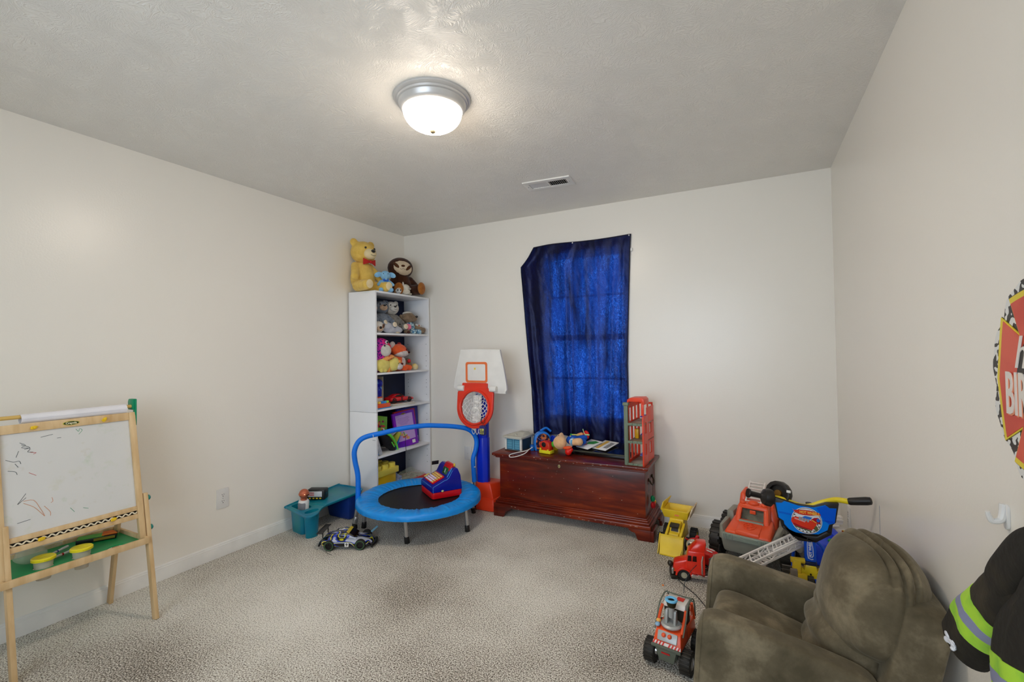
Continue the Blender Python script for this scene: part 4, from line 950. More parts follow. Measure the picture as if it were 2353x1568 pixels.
def taperbin(poly, M, k, name):
    q = MB(); n = len(poly)
    loops = [(1.06, zt-0.010), (k+0.06, 0.004), (k, 0.0), ]
    A = [[q.bm.verts.new(M @ Vector((x*s_, y*s_, z))) for x, y in poly] for s_, z in loops]
    for a, b_ in zip(A, A[1:]):
        for i in range(n): q.bm.faces.new((a[i], a[(i+1) % n], b_[(i+1) % n], b_[i]))
    q.bm.faces.new(A[-1])
    I = [[q.bm.verts.new(M @ Vector((x*s_, y*s_, z))) for x, y in poly] for s_, z in ((1.0, zt-0.010), (k, 0.008))]
    for i in range(n): q.bm.faces.new((I[0][(i+1) % n], I[0][i], I[1][i], I[1][(i+1) % n])); q.bm.faces.new((A[0][(i+1) % n], A[0][i], I[0][i], I[0][(i+1) % n]))
    q.bm.faces.new(I[1][::-1])
    return q.build(name, TEAL, tt)
taperbin(bin_, BM_, 0.82, 'side_bin'); taperbin(cupc, CM_, 0.80, 'cup_bin')
rim = MB(); rim.tube([W((p.x, p.y, zt+0.001)) for p in oc], 0.0055, 8, closed=True)
rim.tube([W((x, y, zt+0.001)) for x, y in ((-3.015, 2.37), (-2.88, 2.35), (-2.77, 2.36))], 0.0035, 8); rim.build('raised_edge', TEAL, tt)
fb = MB(); fb.hexa([W(p) for p in ((-2.99, 2.59, 0), (-2.765, 2.59, 0), (-2.765, 2.69, 0), (-2.99, 2.69, 0))], [W(p) for p in ((-3.015, 2.565, zt-0.012), (-2.742, 2.565, zt-0.012), (-2.742, 2.708, zt-0.012), (-3.015, 2.708, zt-0.012))], bev=0.02); fb.build('far_bin', mat('teal_dark', (8, 50, 130), 0.4), tt)

for c in tt.children:      # the far end stands a little higher
    for v in c.data.vertices: v.co.z *= 1+0.35*v.co.y
# microphone standing in the bin
mc = thing('toy_microphone', 'white toy microphone with copper ball head standing in the teal tray bin', 'microphone', (-2.896, 2.280, 0.008), rot=(rad(2), rad(3), rad(28)))
MB().lathe([(0, 0.055), (0.024, 0.055), (0.027, 0.10), (0.036, 0.135), (0.036, 0.218), (0.030, 0.228), (0, 0.230)], seg=32).build('body', WHITE, mc)
MB().box((0, -0.033, 0.178), (0.052, 0.010, 0.072), bev=0.006).build('speaker_grille', mat('grille_grey', (128, 128, 134), 0.4, 0.3, bump=0.6, bscale=900, bdist=0.001), mc)
MB().cyl((0, 0, 0.226), (0, 0, 0.243), 0.022).ell((0, 0, 0.272), (0.034, 0.034, 0.034), u=28, v=18).build('ball_head', mat('copper_mesh', (200, 112, 84), 0.3, 0.7, bump=0.8, bscale=500, bdist=0.002), mc)
MB().lathe([(0.0335, 0.262), (0.0365, 0.266), (0.0365, 0.274), (0.0335, 0.278)], seg=32).build('band', mat('copper', (210, 120, 90), 0.2, 0.9), mc)
for k, (a, z) in enumerate(((-160, 0.19), (-135, 0.195), (-160, 0.165), (-135, 0.17), (-150, 0.145))):
    MB().ell((0.0355*cos(rad(a)), 0.0355*sin(rad(a)), z), (0.004, 0.004, 0.005)).build('button', mat('mic_button', (150, 60, 80), 0.4), mc)

# black toy box with a white striped face
tb_ = thing('toy_radio', 'small black box toy with white face and two red stripes on the teal tray', 'toy', (-2.925, 2.435, 0.195), 26)
MB().box((0, 0, 0.037), (0.135, 0.075, 0.074), bev=0.008).build('case', BLACK, tb_)
fc = MB(); fc.box((-0.004, -0.0375, 0.042), (0.104, 0.003, 0.040), bev=0.001, m=0); 
for z in (0.051, 0.036): fc.box((-0.030, -0.0392, z), (0.040, 0.0008, 0.0055), m=1)
fc.build('face_plate', [mat('face_silver', (205, 208, 214), 0.4), mat('stripe_red', (200, 24, 48), 0.4)], tb_)
f2 = MB()
for k in range(4): f2.box((-0.042+k*0.026, -0.0385, 0.011), (0.014, 0.002, 0.008), bev=0.001)
f2.build('yellow_marks', YEL, tb_)
MB().box((0.0685, 0, 0.040), (0.001, 0.034, 0.014)).build('side_panel_print', mat('dark_teal', (10, 60, 70), 0.4), tb_)

# ------------------------------------------------------------------ remote control race car on the carpet
rc = thing('rc_race_car', 'blue yellow and black remote control race car numbered nine on the carpet', 'toy car', (-2.425, 2.262, 0), 30)
# local x forwards, body 0.30 long
CB = bpy.data.materials.new('racing_livery'); CB.use_nodes = True; nt = CB.node_tree; b = nt.nodes['Principled BSDF']; N = nt.nodes.new; Lk = nt.links.new
tc = N('ShaderNodeTexCoord'); mp = N('ShaderNodeMapping'); mp.inputs['Rotation'].default_value = (0.3, 0.2, 0.5); mp.inputs['Scale'].default_value = (9, 20, 16); Lk(tc.outputs['Object'], mp.inputs['Vector'])
n1 = N('ShaderNodeTexNoise'); n1.inputs['Scale'].default_value = 1.1; n1.inputs['Detail'].default_value = 0; n1.inputs['Distortion'].default_value = 0.8; Lk(mp.outputs[0], n1.inputs['Vector'])
rp = N('ShaderNodeValToRGB'); rp.color_ramp.interpolation = 'CONSTANT'; e = rp.color_ramp.elements; e[0].position = 0; e[0].color = L3((18, 18, 24)); e[1].position = 0.45; e[1].color = L3((24, 60, 196))
for p_, c_ in ((0.495, (222, 214, 50)), (0.545, (16, 16, 22)), (0.62, (30, 60, 180)), (0.67, (190, 196, 210))): x = e.new(p_); x.color = L3(c_)
Lk(n1.outputs['Fac'], rp.inputs['Fac']); Lk(rp.outputs['Color'], b.inputs['Base Color']); b.inputs['Roughness'].default_value = 0.22; b.inputs['Coat Weight'].default_value = 0.4
def car_body(L, Wd, prof, wid, name, m, par, z0=0.0, nv=14, ex=3.5):
    """lofted body: prof = [(x, zlow, zhigh)], wid = half width per station"""
    q = MB(); R2 = []
    for (x, zl, zh), hw in zip(prof, wid):
        ring = []
        for k in range(nv*2):
            a = 2*pi*k/(nv*2); cx_, sx_ = cos(a), sin(a)
            yy = hw*math.copysign(abs(cx_)**(2/ex), cx_); zz = (zl+zh)/2+(zh-zl)/2*math.copysign(abs(sx_)**(2/ex), sx_)
            ring.append(q.bm.verts.new((x, yy*(1.0-0.18*max(0, sx_)), zz+z0)))
        R2.append(ring)
    n = nv*2
    for a, b_ in zip(R2, R2[1:]):
        for k in range(n): q.bm.faces.new((a[k], a[(k+1) % n], b_[(k+1) % n], b_[k]))
    q.bm.faces.new(R2[0]); q.bm.faces.new(R2[-1][::-1])
    return q.build(name, m, par, angle=50)
body = car_body(0, 0, [(-0.155, 0.030, 0.062), (-0.145, 0.02, 0.074), (-0.10, 0.016, 0.082), (-0.03, 0.014, 0.072), (0.05, 0.014, 0.064), (0.10, 0.014, 0.058), (0.145, 0.014, 0.044), (0.165, 0.016, 0.030)], [0.075, 0.085, 0.090, 0.086, 0.086, 0.088, 0.080, 0.058], 'body_shell', CB, rc)
cab = car_body(0, 0, [(-0.115, 0.060, 0.078), (-0.07, 0.062, 0.104), (-0.02, 0.062, 0.110), (0.02, 0.060, 0.098), (0.065, 0.056, 0.064)], [0.055, 0.063, 0.064, 0.062, 0.058], 'cabin', CB, rc)
WIN = mat('car_window', (26, 12, 8), 0.12, coat=0.6)
MB().hexa([(0.022, -0.050, 0.0965), (0.022, 0.050, 0.0965), (0.058, 0.050, 0.0705), (0.058, -0.050, 0.0705)], [(0.023, -0.048, 0.0995), (0.023, 0.048, 0.0995), (0.062, 0.050, 0.0735), (0.062, -0.050, 0.0735)]).build('windscreen', WIN, cab)
MB().hexa([(0.004, -0.052, 0.106), (0.004, 0.052, 0.106), (0.021, 0.052, 0.098), (0.021, -0.052, 0.098)], [(0.005, -0.050, 0.109), (0.005, 0.050, 0.109), (0.022, 0.050, 0.1008), (0.022, -0.050, 0.1008)]).build('visor_strip', mat('visor_yellow', (214, 190, 60), 0.3), cab)
for sy in (1, -1):
    MB().prism([(-0.075, 0.068), (-0.06, 0.095), (-0.01, 0.100), (0.015, 0.09), (0.045, 0.068)], 0.003, T(0, sy*0.0575, 0) @ RX(90) @ T(0, 0, -0.0015)).build('side_window', mat('window_yellow', (196, 190, 70), 0.3), cab)
nb = MB(); nb.prism(rrect(0.030, 0.034, 0.005), 0.0008, T(-0.04, 0, 0.1085) @ RZ(90), m=0); nb.text('9', 0.034, T(-0.04, 0, 0.1102) @ RZ(90), 0.0004, m=1, bold=0.0008)
nb.build('roof_number', [WHITE, BLACK], cab)
nb = MB(); nb.prism(rrect(0.026, 0.026, 0.004), 0.0008, T(0.015, -0.0875, 0.036) @ RX(90), m=0); nb.text('9', 0.026, T(0.015, -0.0890, 0.036) @ RX(90), 0.0004, m=1, bold=0.0006); nb.build('door_number', [WHITE, BLACK], body)
for x in (-0.098, 0.102):
    for sy in (1, -1):
        q = MB(); wheel(q, (x, sy*0.083, 0.034), (0, sy, 0), 0.034, 0.028, 0, 1)
        q.lathe([(0.0245, 0.0278), (0.027, 0.0290), (0.0285, 0.0278)], along((x, sy*0.069, 0.034), (x, sy*0.2, 0.034)), 28, 2)
        q.build('wheel', [RUB, BLACK, mat('rim_green', (70, 120, 70), 0.3)], rc)
MB().box((-0.160, 0, 0.112), (0.040, 0.170, 0.005), RY(0), bev=0.002).build('rear_wing', mat('wing_black', (26, 20, 18), 0.4), rc)
for sy in (1, -1): MB().box((-0.15, sy*0.05, 0.092), (0.006, 0.003, 0.045), None).build('wing_strut', BLACK, rc)
MB().tube([(0.172, 0.07, 0.016), (0.184, 0.0, 0.016), (0.172, -0.07, 0.016)], 0.008, 10, smooth_n=5).build('front_bumper', BLACK, rc)
MB().tube([(-0.168, 0.07, 0.03), (-0.178, 0.0, 0.03), (-0.168, -0.07, 0.03)], 0.007, 10, smooth_n=5).build('rear_bumper', BLACK, rc)
MB().tube([(-0.08, -0.09, 0.11), (-0.10, -0.102, 0.04), (-0.105, -0.115, 0.003), (-0.06, -0.15, 0.002)], 0.0013, 6, smooth_n=4).build('antenna', BLACK, rc)
MB().cyl((0.13, 0.085, 0.05), (0.165, 0.118, 0.075), 0.007, 0.008, 12).build('exhaust_tube', mat('pale_blue', (130, 180, 205), 0.2), rc)

# ------------------------------------------------------------------ toddler basketball hoop
hp0 = thing('basketball_hoop', 'toddler basketball hoop with white backboard, blue pole and orange red base', 'basketball hoop', (-1.96, 3.32, 0))
o = Vector((-1.96, 3.32, 0))
def W(p): return Vector(p)-o
OR2 = mat('hoop_red', (226, 52, 28), 0.34); OB = mat('base_orange', (236, 66, 30), 0.34)
PB_ = mat('pole_blue', (14, 48, 205), 0.3)
b = MB(); b.hexa([W(p) for p in ((-2.14, 3.20, 0), (-1.835, 3.20, 0), (-1.80, 3.54, 0), (-2.17, 3.54, 0))], [W(p) for p in ((-2.13, 3.215, 0.10), (-1.845, 3.215, 0.10), (-1.815, 3.53, 0.10), (-2.155, 3.53, 0.10))], bev=0.018)
b.hexa([W(p) for p in ((-2.10, 3.225, 0.09), (-1.85, 3.225, 0.09), (-1.83, 3.52, 0.09), (-2.13, 3.52, 0.09))], [W(p) for p in ((-2.035, 3.25, 0.215), (-1.895, 3.25, 0.215), (-1.86, 3.48, 0.19), (-2.07, 3.48, 0.19))], bev=0.015)
b.build('base', OB, hp0)
def hexpole(r, sy): return [(r*cos(rad(a)), r*sy*sin(rad(a))) for a in (22, 68, 112, 158, 202, 248, 292, 338)]
b = MB(); b.prism(hexpole(0.062, 0.8), 0.40, T(*W((-1.99, 3.30, 0.175))), bev=0.006); b.prism(hexpole(0.058, 0.8), 0.42, T(*W((-1.99, 3.30, 0.57))), bev=0.005)
b.build('pole', PB_, hp0)
BP = T(*W((-1.945, 3.205, 0))) @ RX(90)
bo = [(-0.185, 1.275), (-0.155, 1.300), (0.150, 1.297), (0.192, 1.265), (0.243, 1.01), (0.232, 0.965), (0.195, 0.948), (-0.195, 0.975), (-0.240, 0.985), (-0.249, 1.02)]
bc = catmull([Vector((x, z, 0)) for x, z in bo], 3, True)
cz = 1.12
bbd = MB(); bbd.prism([(p.x, p.y) for p in bc], 0.022, BP @ T(0, 0, -0.011), bev=0.007, seg=3)
bbd.prism([(p.x*0.94, cz+(p.y-cz)*0.93) for p in bc], 0.003, BP @ T(0, 0, 0.009), bev=0.002)
bbd = bbd.build('backboard', WHITE, hp0)
MB().ring(rrect(0.205, 0.168, 0.02, 5, -0.03, 1.115), rrect(0.17, 0.133, 0.012, 5, -0.03, 1.115), 0.003, BP @ T(0, 0, 0.0115)).build('target_square', mat('target_orange', (236, 118, 60), 0.4), bbd)
MB().prism([(-0.05, 1.135), (-0.037, 1.139), (-0.04, 1.154), (-0.052, 1.15)], 0.001, BP @ T(0, 0, 0.0125)).build('yellow_spot', YEL, bbd)
for x in (-0.165, 0.135): MB().cyl((0, 0, 0), (0.06, 0, 0), 0.024, seg=20, bev=0.004, M=T(*W((-1.945+x-0.03, 3.175, 0.985)))).build('hinge_knuckle', WHITE, bbd)
# rim folded down
RM = T(*W((-1.975, 3.165, 0.835))) @ RX(90-6)
ro = []; ri = []; n = 72
for k in range(n):
    a = 2*pi*k/n; c_, s_ = cos(a), sin(a)
    if s_ > 0:
        r_ = min(0.168/max(1e-6, abs(c_)), 0.155/max(1e-6, abs(s_)), 0.205); ro.append((r_*c_, r_*s_))
    else: ro.append((0.168*c_, 0.168*s_))
    ri.append((0.128*c_, 0.128*s_))
rm = MB(); rm.ring(ro, ri, 0.022, RM @ T(0, 0, -0.011), bev=0.003)
rm.tube([RM @ Vector((0.134*cos(2*pi*k/48), 0.134*sin(2*pi*k/48), 0.014)) for k in range(48)], 0.009, 10, closed=True)
rm.prism(rrect(0.235, 0.07, 0.008, 3, -0.01, 0.16), 0.018, RM @ T(0, 0, -0.009), bev=0.003)
rm = rm.build('rim', OR2, hp0)
# net bunched behind the rim
NETM = mat('net_white', (232, 230, 226), 0.7)
net = MB(); nn = 14
def netp(k, j):
    a = 2*pi*(k+0.5*(j % 2))/nn; t = j/7.0
    r_ = 0.124*(1-t)**0.8+0.036*t*1.3
    zz = 0.0-0.055*math.sin(pi*min(1, t*1.1)*0.8)
    return RM @ Vector((r_*cos(a)*(1-0.25*t)+0.0, r_*sin(a)*(1+0.3*t)-0.01*t+0.005*mnoise.noise(Vector((k, j, 3)))*t, zz))
for j in range(7):
    for k in range(nn):
        for k2 in ((k, k+1) if j % 2 else (k-1, k)):
            net.tube([netp(k, j), netp(k2, j+1)], 0.0026, 5, cap=False)
for k in range(46):
    x = random.uniform(-0.034, 0.034); z = random.uniform(-0.10, 0.085)
    net.tube([RM @ Vector((x, z, -0.028+random.uniform(-0.006, 0.01))), RM @ Vector((x+random.uniform(-0.02, 0.02), z+random.uniform(-0.035, 0.035), -0.020+random.uniform(-0.006, 0.01))), RM @ Vector((x+random.uniform(-0.025, 0.025), z+random.uniform(-0.05, 0.02), -0.028))], 0.0026, 5, smooth_n=3, cap=False)
def bun(u, v): return RM @ Vector((0.040*math.sin((u-0.5)*pi)+0.002*sin(v*60+u*8), -0.115+0.215*v, -0.036+0.012*cos((u-0.5)*pi)+0.003*sin(u*40)+0.003*sin(v*55)))
net.sheet(bun, 24, 60)
for x in (-0.02, 0.012, 0.04): net.tube([RM @ Vector((x, -0.158, -0.02)), RM @ Vector((x-0.012, -0.185, -0.02)), RM @ Vector((x+0.006, -0.215, -0.02)), RM @ Vector((x+0.02, -0.18, -0.02)), RM @ Vector((x+0.028, -0.155, -0.02))], 0.0022, 5, smooth_n=4, cap=False)
net.build('net', NETM, rm)
# clip-on gadget hanging from the rim
kg = thing('clip_on_gadget', 'small blue and black gadget on a carabiner hanging from the hoop rim', 'keychain toy', (-1.875, 3.115, 0.665))
MB().prism(rrect(0.052, 0.078, 0.014, 5), 0.026, RX(90) @ T(0, 0, -0.013), bev=0.005).build('case', mat('gadget_blue', (30, 36, 110), 0.3), kg)
MB().prism(rrect(0.036, 0.044, 0.006, 4), 0.003, RX(90) @ T(0, -0.006, 0.013), bev=0.001).build('window', mat('gadget_foil', (110, 110, 90), 0.2, 0.6, c2=(220, 215, 120), vscale=60), kg)
MB().tube([(0.0, 0, 0.04), (0.004, 0, 0.055), (0.02, 0, 0.066), (0.018, 0, 0.09), (0.0, 0, 0.10), (-0.016, 0, 0.088), (-0.014, 0, 0.066), (-0.002, 0, 0.052)], 0.0022, 8, smooth_n=5).build('hook', BLACK, kg)
# ------------------------------------------------------------------ plush helpers
def fur(name, c, c2=None, b=0.6, s=160): return mat(name, c, 0.9, c2=c2 or tuple(int(x*0.82) for x in c), vscale=26, mixlo=0.35, mixhi=0.7, bump=b, bscale=s, bdist=0.004, sheen=0.2, spec=0.1)
def eye(par, p, r=0.005, m=None): return MB().ell(p, r, u=12, v=8).build('eye', m or EYEM, par)
def spot(par, name, c, r, m, M=None): return MB().ell(c, r, M).build(name, m, par)
def mouth(par, pts, r=0.0012, m=None): return MB().tube(pts, r, 6, smooth_n=5).build('mouth', m or BLACK, par)
TOPZ = 1.801
def bear(name, label, cat, loc, rz, s, m, muzz, padm, grp=None, tilt=(0, 0), vox=None, scarf=None, sit=True):
    """sitting teddy, faces +x, height about 0.34*s"""
    t = thing(name, label, cat, loc, group=grp, rot=(rad(tilt[0]), rad(tilt[1]), rad(rz)), scale=s)
    e = [((0, 0, 0.095), (0.078, 0.080, 0.095)), ((0, 0, 0.15), (0.062, 0.066, 0.06))]
    e += limb((0.0, 0.055, 0.17), (0.055, 0.10, 0.095), 0.030, 0.026)+limb((0.0, -0.055, 0.17), (0.055, -0.10, 0.095), 0.030, 0.026)
    e += limb((0.02, 0.05, 0.04), (0.14, 0.075, 0.035), 0.038, 0.034)+limb((0.02, -0.05, 0.04), (0.14, -0.075, 0.035), 0.038, 0.034)
    plush('body', e, m, t, vox or 0.006*1)
    h = plush('head', [((0.01, 0, 0.265), (0.078, 0.086, 0.074)), ((0.0, 0.066, 0.325), (0.018, 0.028, 0.028)), ((0.0, -0.066, 0.325), (0.018, 0.028, 0.028))], m, t, vox or 0.006)
    MB().ell((0.078, 0, 0.248), (0.036, 0.044, 0.034)).build('muzzle', muzz, h)
    MB().ell((0.112, 0, 0.262), (0.010, 0.016, 0.011)).build('nose', EYEM, h)
    for sy in (1, -1):
        eye(h, (0.078, sy*0.034, 0.285), 0.0075); MB().ell((0.172, sy*0.076, 0.037), (0.006, 0.026, 0.028)).build('foot_pad', padm, t)
    mouth(h, [(0.110, 0.018, 0.238), (0.116, 0, 0.232), (0.110, -0.018, 0.238)])
    return t
# ---- on top of the bookcase
HONEY = fur('honey_plush', (236, 200, 104), (222, 182, 84), 0.15, 300)
gb = bear('golden_teddy', 'large golden teddy bear with cream muzzle and red bow tie on top of the bookcase', 'stuffed toy', (-2.945, 2.93, TOPZ), -8, 1.30, HONEY, fur('honey_muzzle', (240, 222, 176), (230, 210, 160), 0.1), fur('honey_pad', (240, 222, 176), (230, 208, 160), 0.1))
bw = MB()
for sy in (1, -1): bw.hexa([(0.078, sy*0.004, 0.190), (0.086, sy*0.004, 0.190), (0.086, sy*0.004, 0.202), (0.078, sy*0.004, 0.202)], [(0.066, sy*0.048, 0.174), (0.074, sy*0.048, 0.174), (0.074, sy*0.048, 0.218), (0.066, sy*0.048, 0.218)], bev=0.004)
bw.ell((0.084, 0, 0.196), (0.009, 0.010, 0.011)); bw.build('bow_tie', mat('neck_red', (190, 36, 30), 0.8), gb)
def elephant(loc, rz, s, m, lab_):
    t = thing('plush_elephant', lab_, 'stuffed toy', loc, rz, scale=s)
    e = [((0, 0, 0.07), (0.05, 0.05, 0.07))]+limb((0.01, 0.03, 0.025), (0.07, 0.05, 0.02), 0.024, 0.022)+limb((0.01, -0.03, 0.025), (0.07, -0.05, 0.02), 0.024, 0.022)+limb((0.0, 0.04, 0.11), (0.04, 0.07, 0.075), 0.018, 0.016)+limb((0.0, -0.04, 0.11), (0.04, -0.07, 0.075), 0.018, 0.016)
    plush('body', e, m, t, 0.005)
    h = plush('head', [((0.01, 0, 0.17), (0.050, 0.050, 0.048))]+limb((0.05, 0, 0.16), (0.075, 0.0, 0.125), 0.020, 0.012), m, t, 0.005)
    for sy in (1, -1):
        MB().ell((0.0, sy*0.068, 0.178), (0.010, 0.038, 0.026), RX(sy*-24)).build('ear', m, h); eye(h, (0.052, sy*0.022, 0.182), 0.0045)
    MB().ell((0.052, 0.012, 0.118), (0.008, 0.016, 0.012)).ell((0.052, -0.012, 0.118), (0.008, 0.016, 0.012)).build('bow', mat('bow_blue', (24, 96, 210), 0.5), t)
    return t
elephant((-2.775, 3.02, TOPZ), -40, 0.86, fur('baby_blue', (150, 200, 232), (122, 178, 220), 0.2), 'pale blue plush elephant with blue bow beside the large yellow teddy')
# sloth
sl = thing('plush_sloth', 'large dark brown plush sloth with cream face on top of the bookcase', 'stuffed toy', (-2.875, 3.345, TOPZ), rot=(0, 0, rad(-38)), scale=1.13)
BRN = fur('sloth_brown', (74, 42, 24), (44, 22, 12), 0.5, 220); TAN = fur('sloth_tan', (176, 112, 50), (150, 88, 34), 0.3)
e = [((0, 0, 0.085), (0.08, 0.085, 0.085)), ((0, 0, 0.14), (0.066, 0.07, 0.06))]
e += limb((0.0, 0.07, 0.14), (0.04, 0.13, 0.06), 0.030, 0.028)+limb((0.0, -0.06, 0.14), (0.05, -0.11, 0.05), 0.03, 0.028)
e += limb((0.02, 0.05, 0.05), (0.10, 0.115, 0.052), 0.042, 0.045)+limb((0.02, -0.05, 0.04), (0.12, -0.05, 0.04), 0.036, 0.036)
plush('body', e, BRN, sl, 0.006)
hd_ = thing_head = plush('head', [((0.01, -0.01, 0.235), (0.085, 0.105, 0.088))], BRN, sl, 0.006)
MB().ell((0.042, -0.006, 0.232), (0.060, 0.084, 0.066), RX(-10)).build('face', fur('sloth_cream', (222, 202, 172), (206, 186, 156), 0.15), hd_)
for sy in (1, -1): MB().ell((0.086, sy*0.048-0.008, 0.236-sy*0.008), (0.018, 0.034, 0.013), RX(sy*42)).build('eye_patch', TAN if False else fur('patch_brown', (96, 58, 30), (70, 40, 20), 0.3), hd_)
MB().ell((0.104, -0.006, 0.240), (0.008, 0.016, 0.009)).build('nose', _mats['patch_brown'], hd_)
mouth(hd_, [(0.099, 0.020, 0.218), (0.102, 0.008, 0.212), (0.1035, -0.005, 0.219), (0.102, -0.018, 0.212), (0.098, -0.030, 0.219)], 0.0011)
MB().ell((0.142, 0.132, 0.058), (0.020, 0.044, 0.050), RZ(40)).build('foot_pad', TAN, sl); MB().ell((0.150, -0.05, 0.050), (0.016, 0.038, 0.048)).build('foot_pad', TAN, sl)
# lamb lying in front
lm = thing('plush_lamb', 'small cream plush lamb leaning on the brown sloth on top of bookcase', 'stuffed toy', (-2.765, 3.255, TOPZ), rot=(0, 0, rad(25)))
LAMB = fur('lamb_cream', (222, 216, 200), (204, 196, 180), 0.5, 260)
plush('body', [((0, 0, 0.03), (0.055, 0.038, 0.030)), ((0.03, 0.035, 0.014), (0.032, 0.014, 0.013)), ((0.03, -0.035, 0.014), (0.032, 0.014, 0.013))], LAMB, lm, 0.004)
lh = plush('head', [((0.006, 0.01, 0.065), (0.042, 0.046, 0.036)), ((0.035, 0.038, 0.062), (0.016, 0.018, 0.015)), ((0.0, -0.035, 0.094), (0.008, 0.014, 0.026), RX(30))], LAMB, lm, 0.004)
eye(lh, (0.044, 0.002, 0.070), 0.004); MB().ell((0.046, 0.053, 0.064), (0.006, 0.006, 0.004)).build('nose', fur('lamb_nose', (190, 150, 120)), lh)
sk = thing('plush_puppy', 'tiny white faced plush with black eyes at the bookcase top edge', 'stuffed toy', (-2.752, 3.155, TOPZ), rot=(0, 0, rad(-30)))
plush('body', [((-0.01, 0, 0.022), (0.035, 0.03, 0.022)), ((-0.012, 0.012, 0.045), (0.026, 0.022, 0.018))], fur('puppy_tan', (214, 160, 104), None, 0.3), sk, 0.004)
kh = MB().ell((0.012, 0, 0.027), (0.022, 0.027, 0.024)).build('face', fur('puppy_white', (228, 226, 222), None, 0.1), sk)
for sy in (1, -1): spot(kh, 'eye_patch', (0.031, sy*0.0115, 0.031), (0.004, 0.006, 0.0075), EYEM)
mouth(kh, [(0.030, 0.010, 0.013), (0.033, 0, 0.010), (0.030, -0.010, 0.013)], 0.0014)

# ---- second shelf: pile of grey plush
Z2 = 1.453
GREYF = fur('grey_fur', (150, 146, 140), (92, 88, 84), 0.7, 190); GREYB = fur('bluegrey_fur', (140, 150, 164), (96, 106, 122), 0.7, 190); CREAM = fur('cream_pad', (230, 212, 184), None, 0.1); WHT = fur('white_fur', (222, 218, 210), (200, 196, 188), 0.4)
MUZ = fur('muzzle_tan', (216, 184, 156), None, 0.1)
bear('grey_teddy', 'grey teddy bear half hidden at the left end of the plush shelf', 'stuffed toy', (-2.862, 2.965, Z2+0.040), -14, 0.68, GREYB, MUZ, CREAM, 'grey teddy bears on the second shelf', tilt=(0, -14))
bear('grey_teddy', 'grey teddy bear with tan muzzle, second from left on plush shelf', 'stuffed toy', (-2.870, 3.085, Z2+0.022), -26, 0.80, GREYB, MUZ, CREAM, 'grey teddy bears on the second shelf', tilt=(0, -10))
bear('cream_teddy', 'pale headed plush with grey body in middle of the plush shelf', 'stuffed toy', (-2.875, 3.215, Z2+0.012), -22, 0.84, GREYF, WHT, CREAM, tilt=(0, -8))
for ob in [o_ for o_ in C.objects if o_.name.startswith('cream_teddy')][0].children:
    if ob.name.startswith('head'): ob.data.materials[0] = WHT
lg_ = thing('grey_plush_sloth', 'light grey plush sloth lying along the front of the plush shelf', 'stuffed toy', (-2.775, 3.045, Z2), rot=(0, 0, rad(-5)))
LG = fur('light_grey', (196, 198, 206), (176, 178, 190), 0.3)
plush('body', [((0.0, 0.03, 0.045), (0.036, 0.10, 0.046)), ((0.01, 0.10, 0.03), (0.03, 0.06, 0.030)), ((0.02, -0.02, 0.06), (0.02, 0.05, 0.035))], LG, lg_, 0.005)
lh = plush('head', [((0.006, -0.105, 0.050), (0.038, 0.052, 0.050))], WHT, lg_, 0.005)
MB().ell((0.040, -0.122, 0.034), (0.016, 0.030, 0.022)).build('muzzle', MUZ, lh); MB().ell((0.056, -0.126, 0.042), (0.006, 0.015, 0.012)).build('nose', EYEM, lh)
MB().ell((0.036, -0.084, 0.056), (0.012, 0.014, 0.022), RX(-35)).build('eye_patch', fur('eyepatch', (130, 86, 60)), lh); eye(lh, (0.047, -0.088, 0.058), 0.005)
MB().ell((0.034, 0.085, 0.006), (0.010, 0.022, 0.007)).build('claw', CREAM, lg_)
pj = thing('pyjama_puppy', 'brown plush puppy in blue patterned pyjamas at right of the plush shelf', 'stuffed toy', (-2.86, 3.41, Z2), rot=(0, 0, rad(-12)))
BRF = fur('puppy_brown', (150, 128, 104), (112, 92, 72), 0.7, 200)
PJM = mat('pyjama_print', (60, 120, 160), 0.8, c2=(200, 226, 232), vscale=70, mixlo=0.46, mixhi=0.54)
plush('body', [((0.04, -0.01, 0.06), (0.05, 0.05, 0.06))]+limb((0.05, 0.03, 0.03), (0.11, 0.05, 0.022), 0.026, 0.024)+limb((0.05, -0.03, 0.03), (0.11, -0.02, 0.022), 0.026, 0.024), PJM, pj, 0.005)
plush('paws', limb((0.06, 0.03, 0.06), (0.10, 0.10, 0.04), 0.026, 0.024)+limb((0.10, 0.055, 0.03), (0.125, 0.075, 0.026), 0.024, 0.022), BRF, pj, 0.005)
ph = plush('head', [((0.03, -0.02, 0.155), (0.058, 0.064, 0.055)), ((0.07, 0.012, 0.145), (0.034, 0.036, 0.032)), ((0.0, 0.05, 0.15), (0.02, 0.018, 0.036)), ((0.0, -0.08, 0.15), (0.02, 0.018, 0.036))], BRF, pj, 0.005)
MB().ell((0.022, -0.02, 0.192), (0.045, 0.05, 0.022)).build('white_blaze', WHT, ph); MB().ell((0.103, 0.024, 0.162), (0.009, 0.014, 0.011)).build('nose', EYEM, ph)
bk_ = thing('tiny_book', 'small white and green picture book standing on the plush shelf', 'book', (-2.80, 3.478, Z2+0.062), rot=(rad(-20), rad(-28), rad(-25)))
MB().box((0, 0, 0.018), (0.012, 0.055, 0.042), bev=0.001).build('cover', WHITE, bk_); MB().box((0.0065, 0, 0.008), (0.001, 0.05, 0.018)).build('green_panel', mat('panel_green', (70, 120, 50), 0.5), bk_); MB().ell((0.0065, 0.01, 0.028), (0.001, 0.008, 0.008)).build('picture', mat('pic_orange', (205, 100, 60), 0.5), bk_)
pk = plush('pink_ball', [((0, 0, 0), (0.032, 0.036, 0.030)), ((0.008, -0.055, 0.004), (0.012, 0.016, 0.012))], fur('pink_plush', (248, 140, 168), (236, 112, 146), 0.1), None, 0.004)
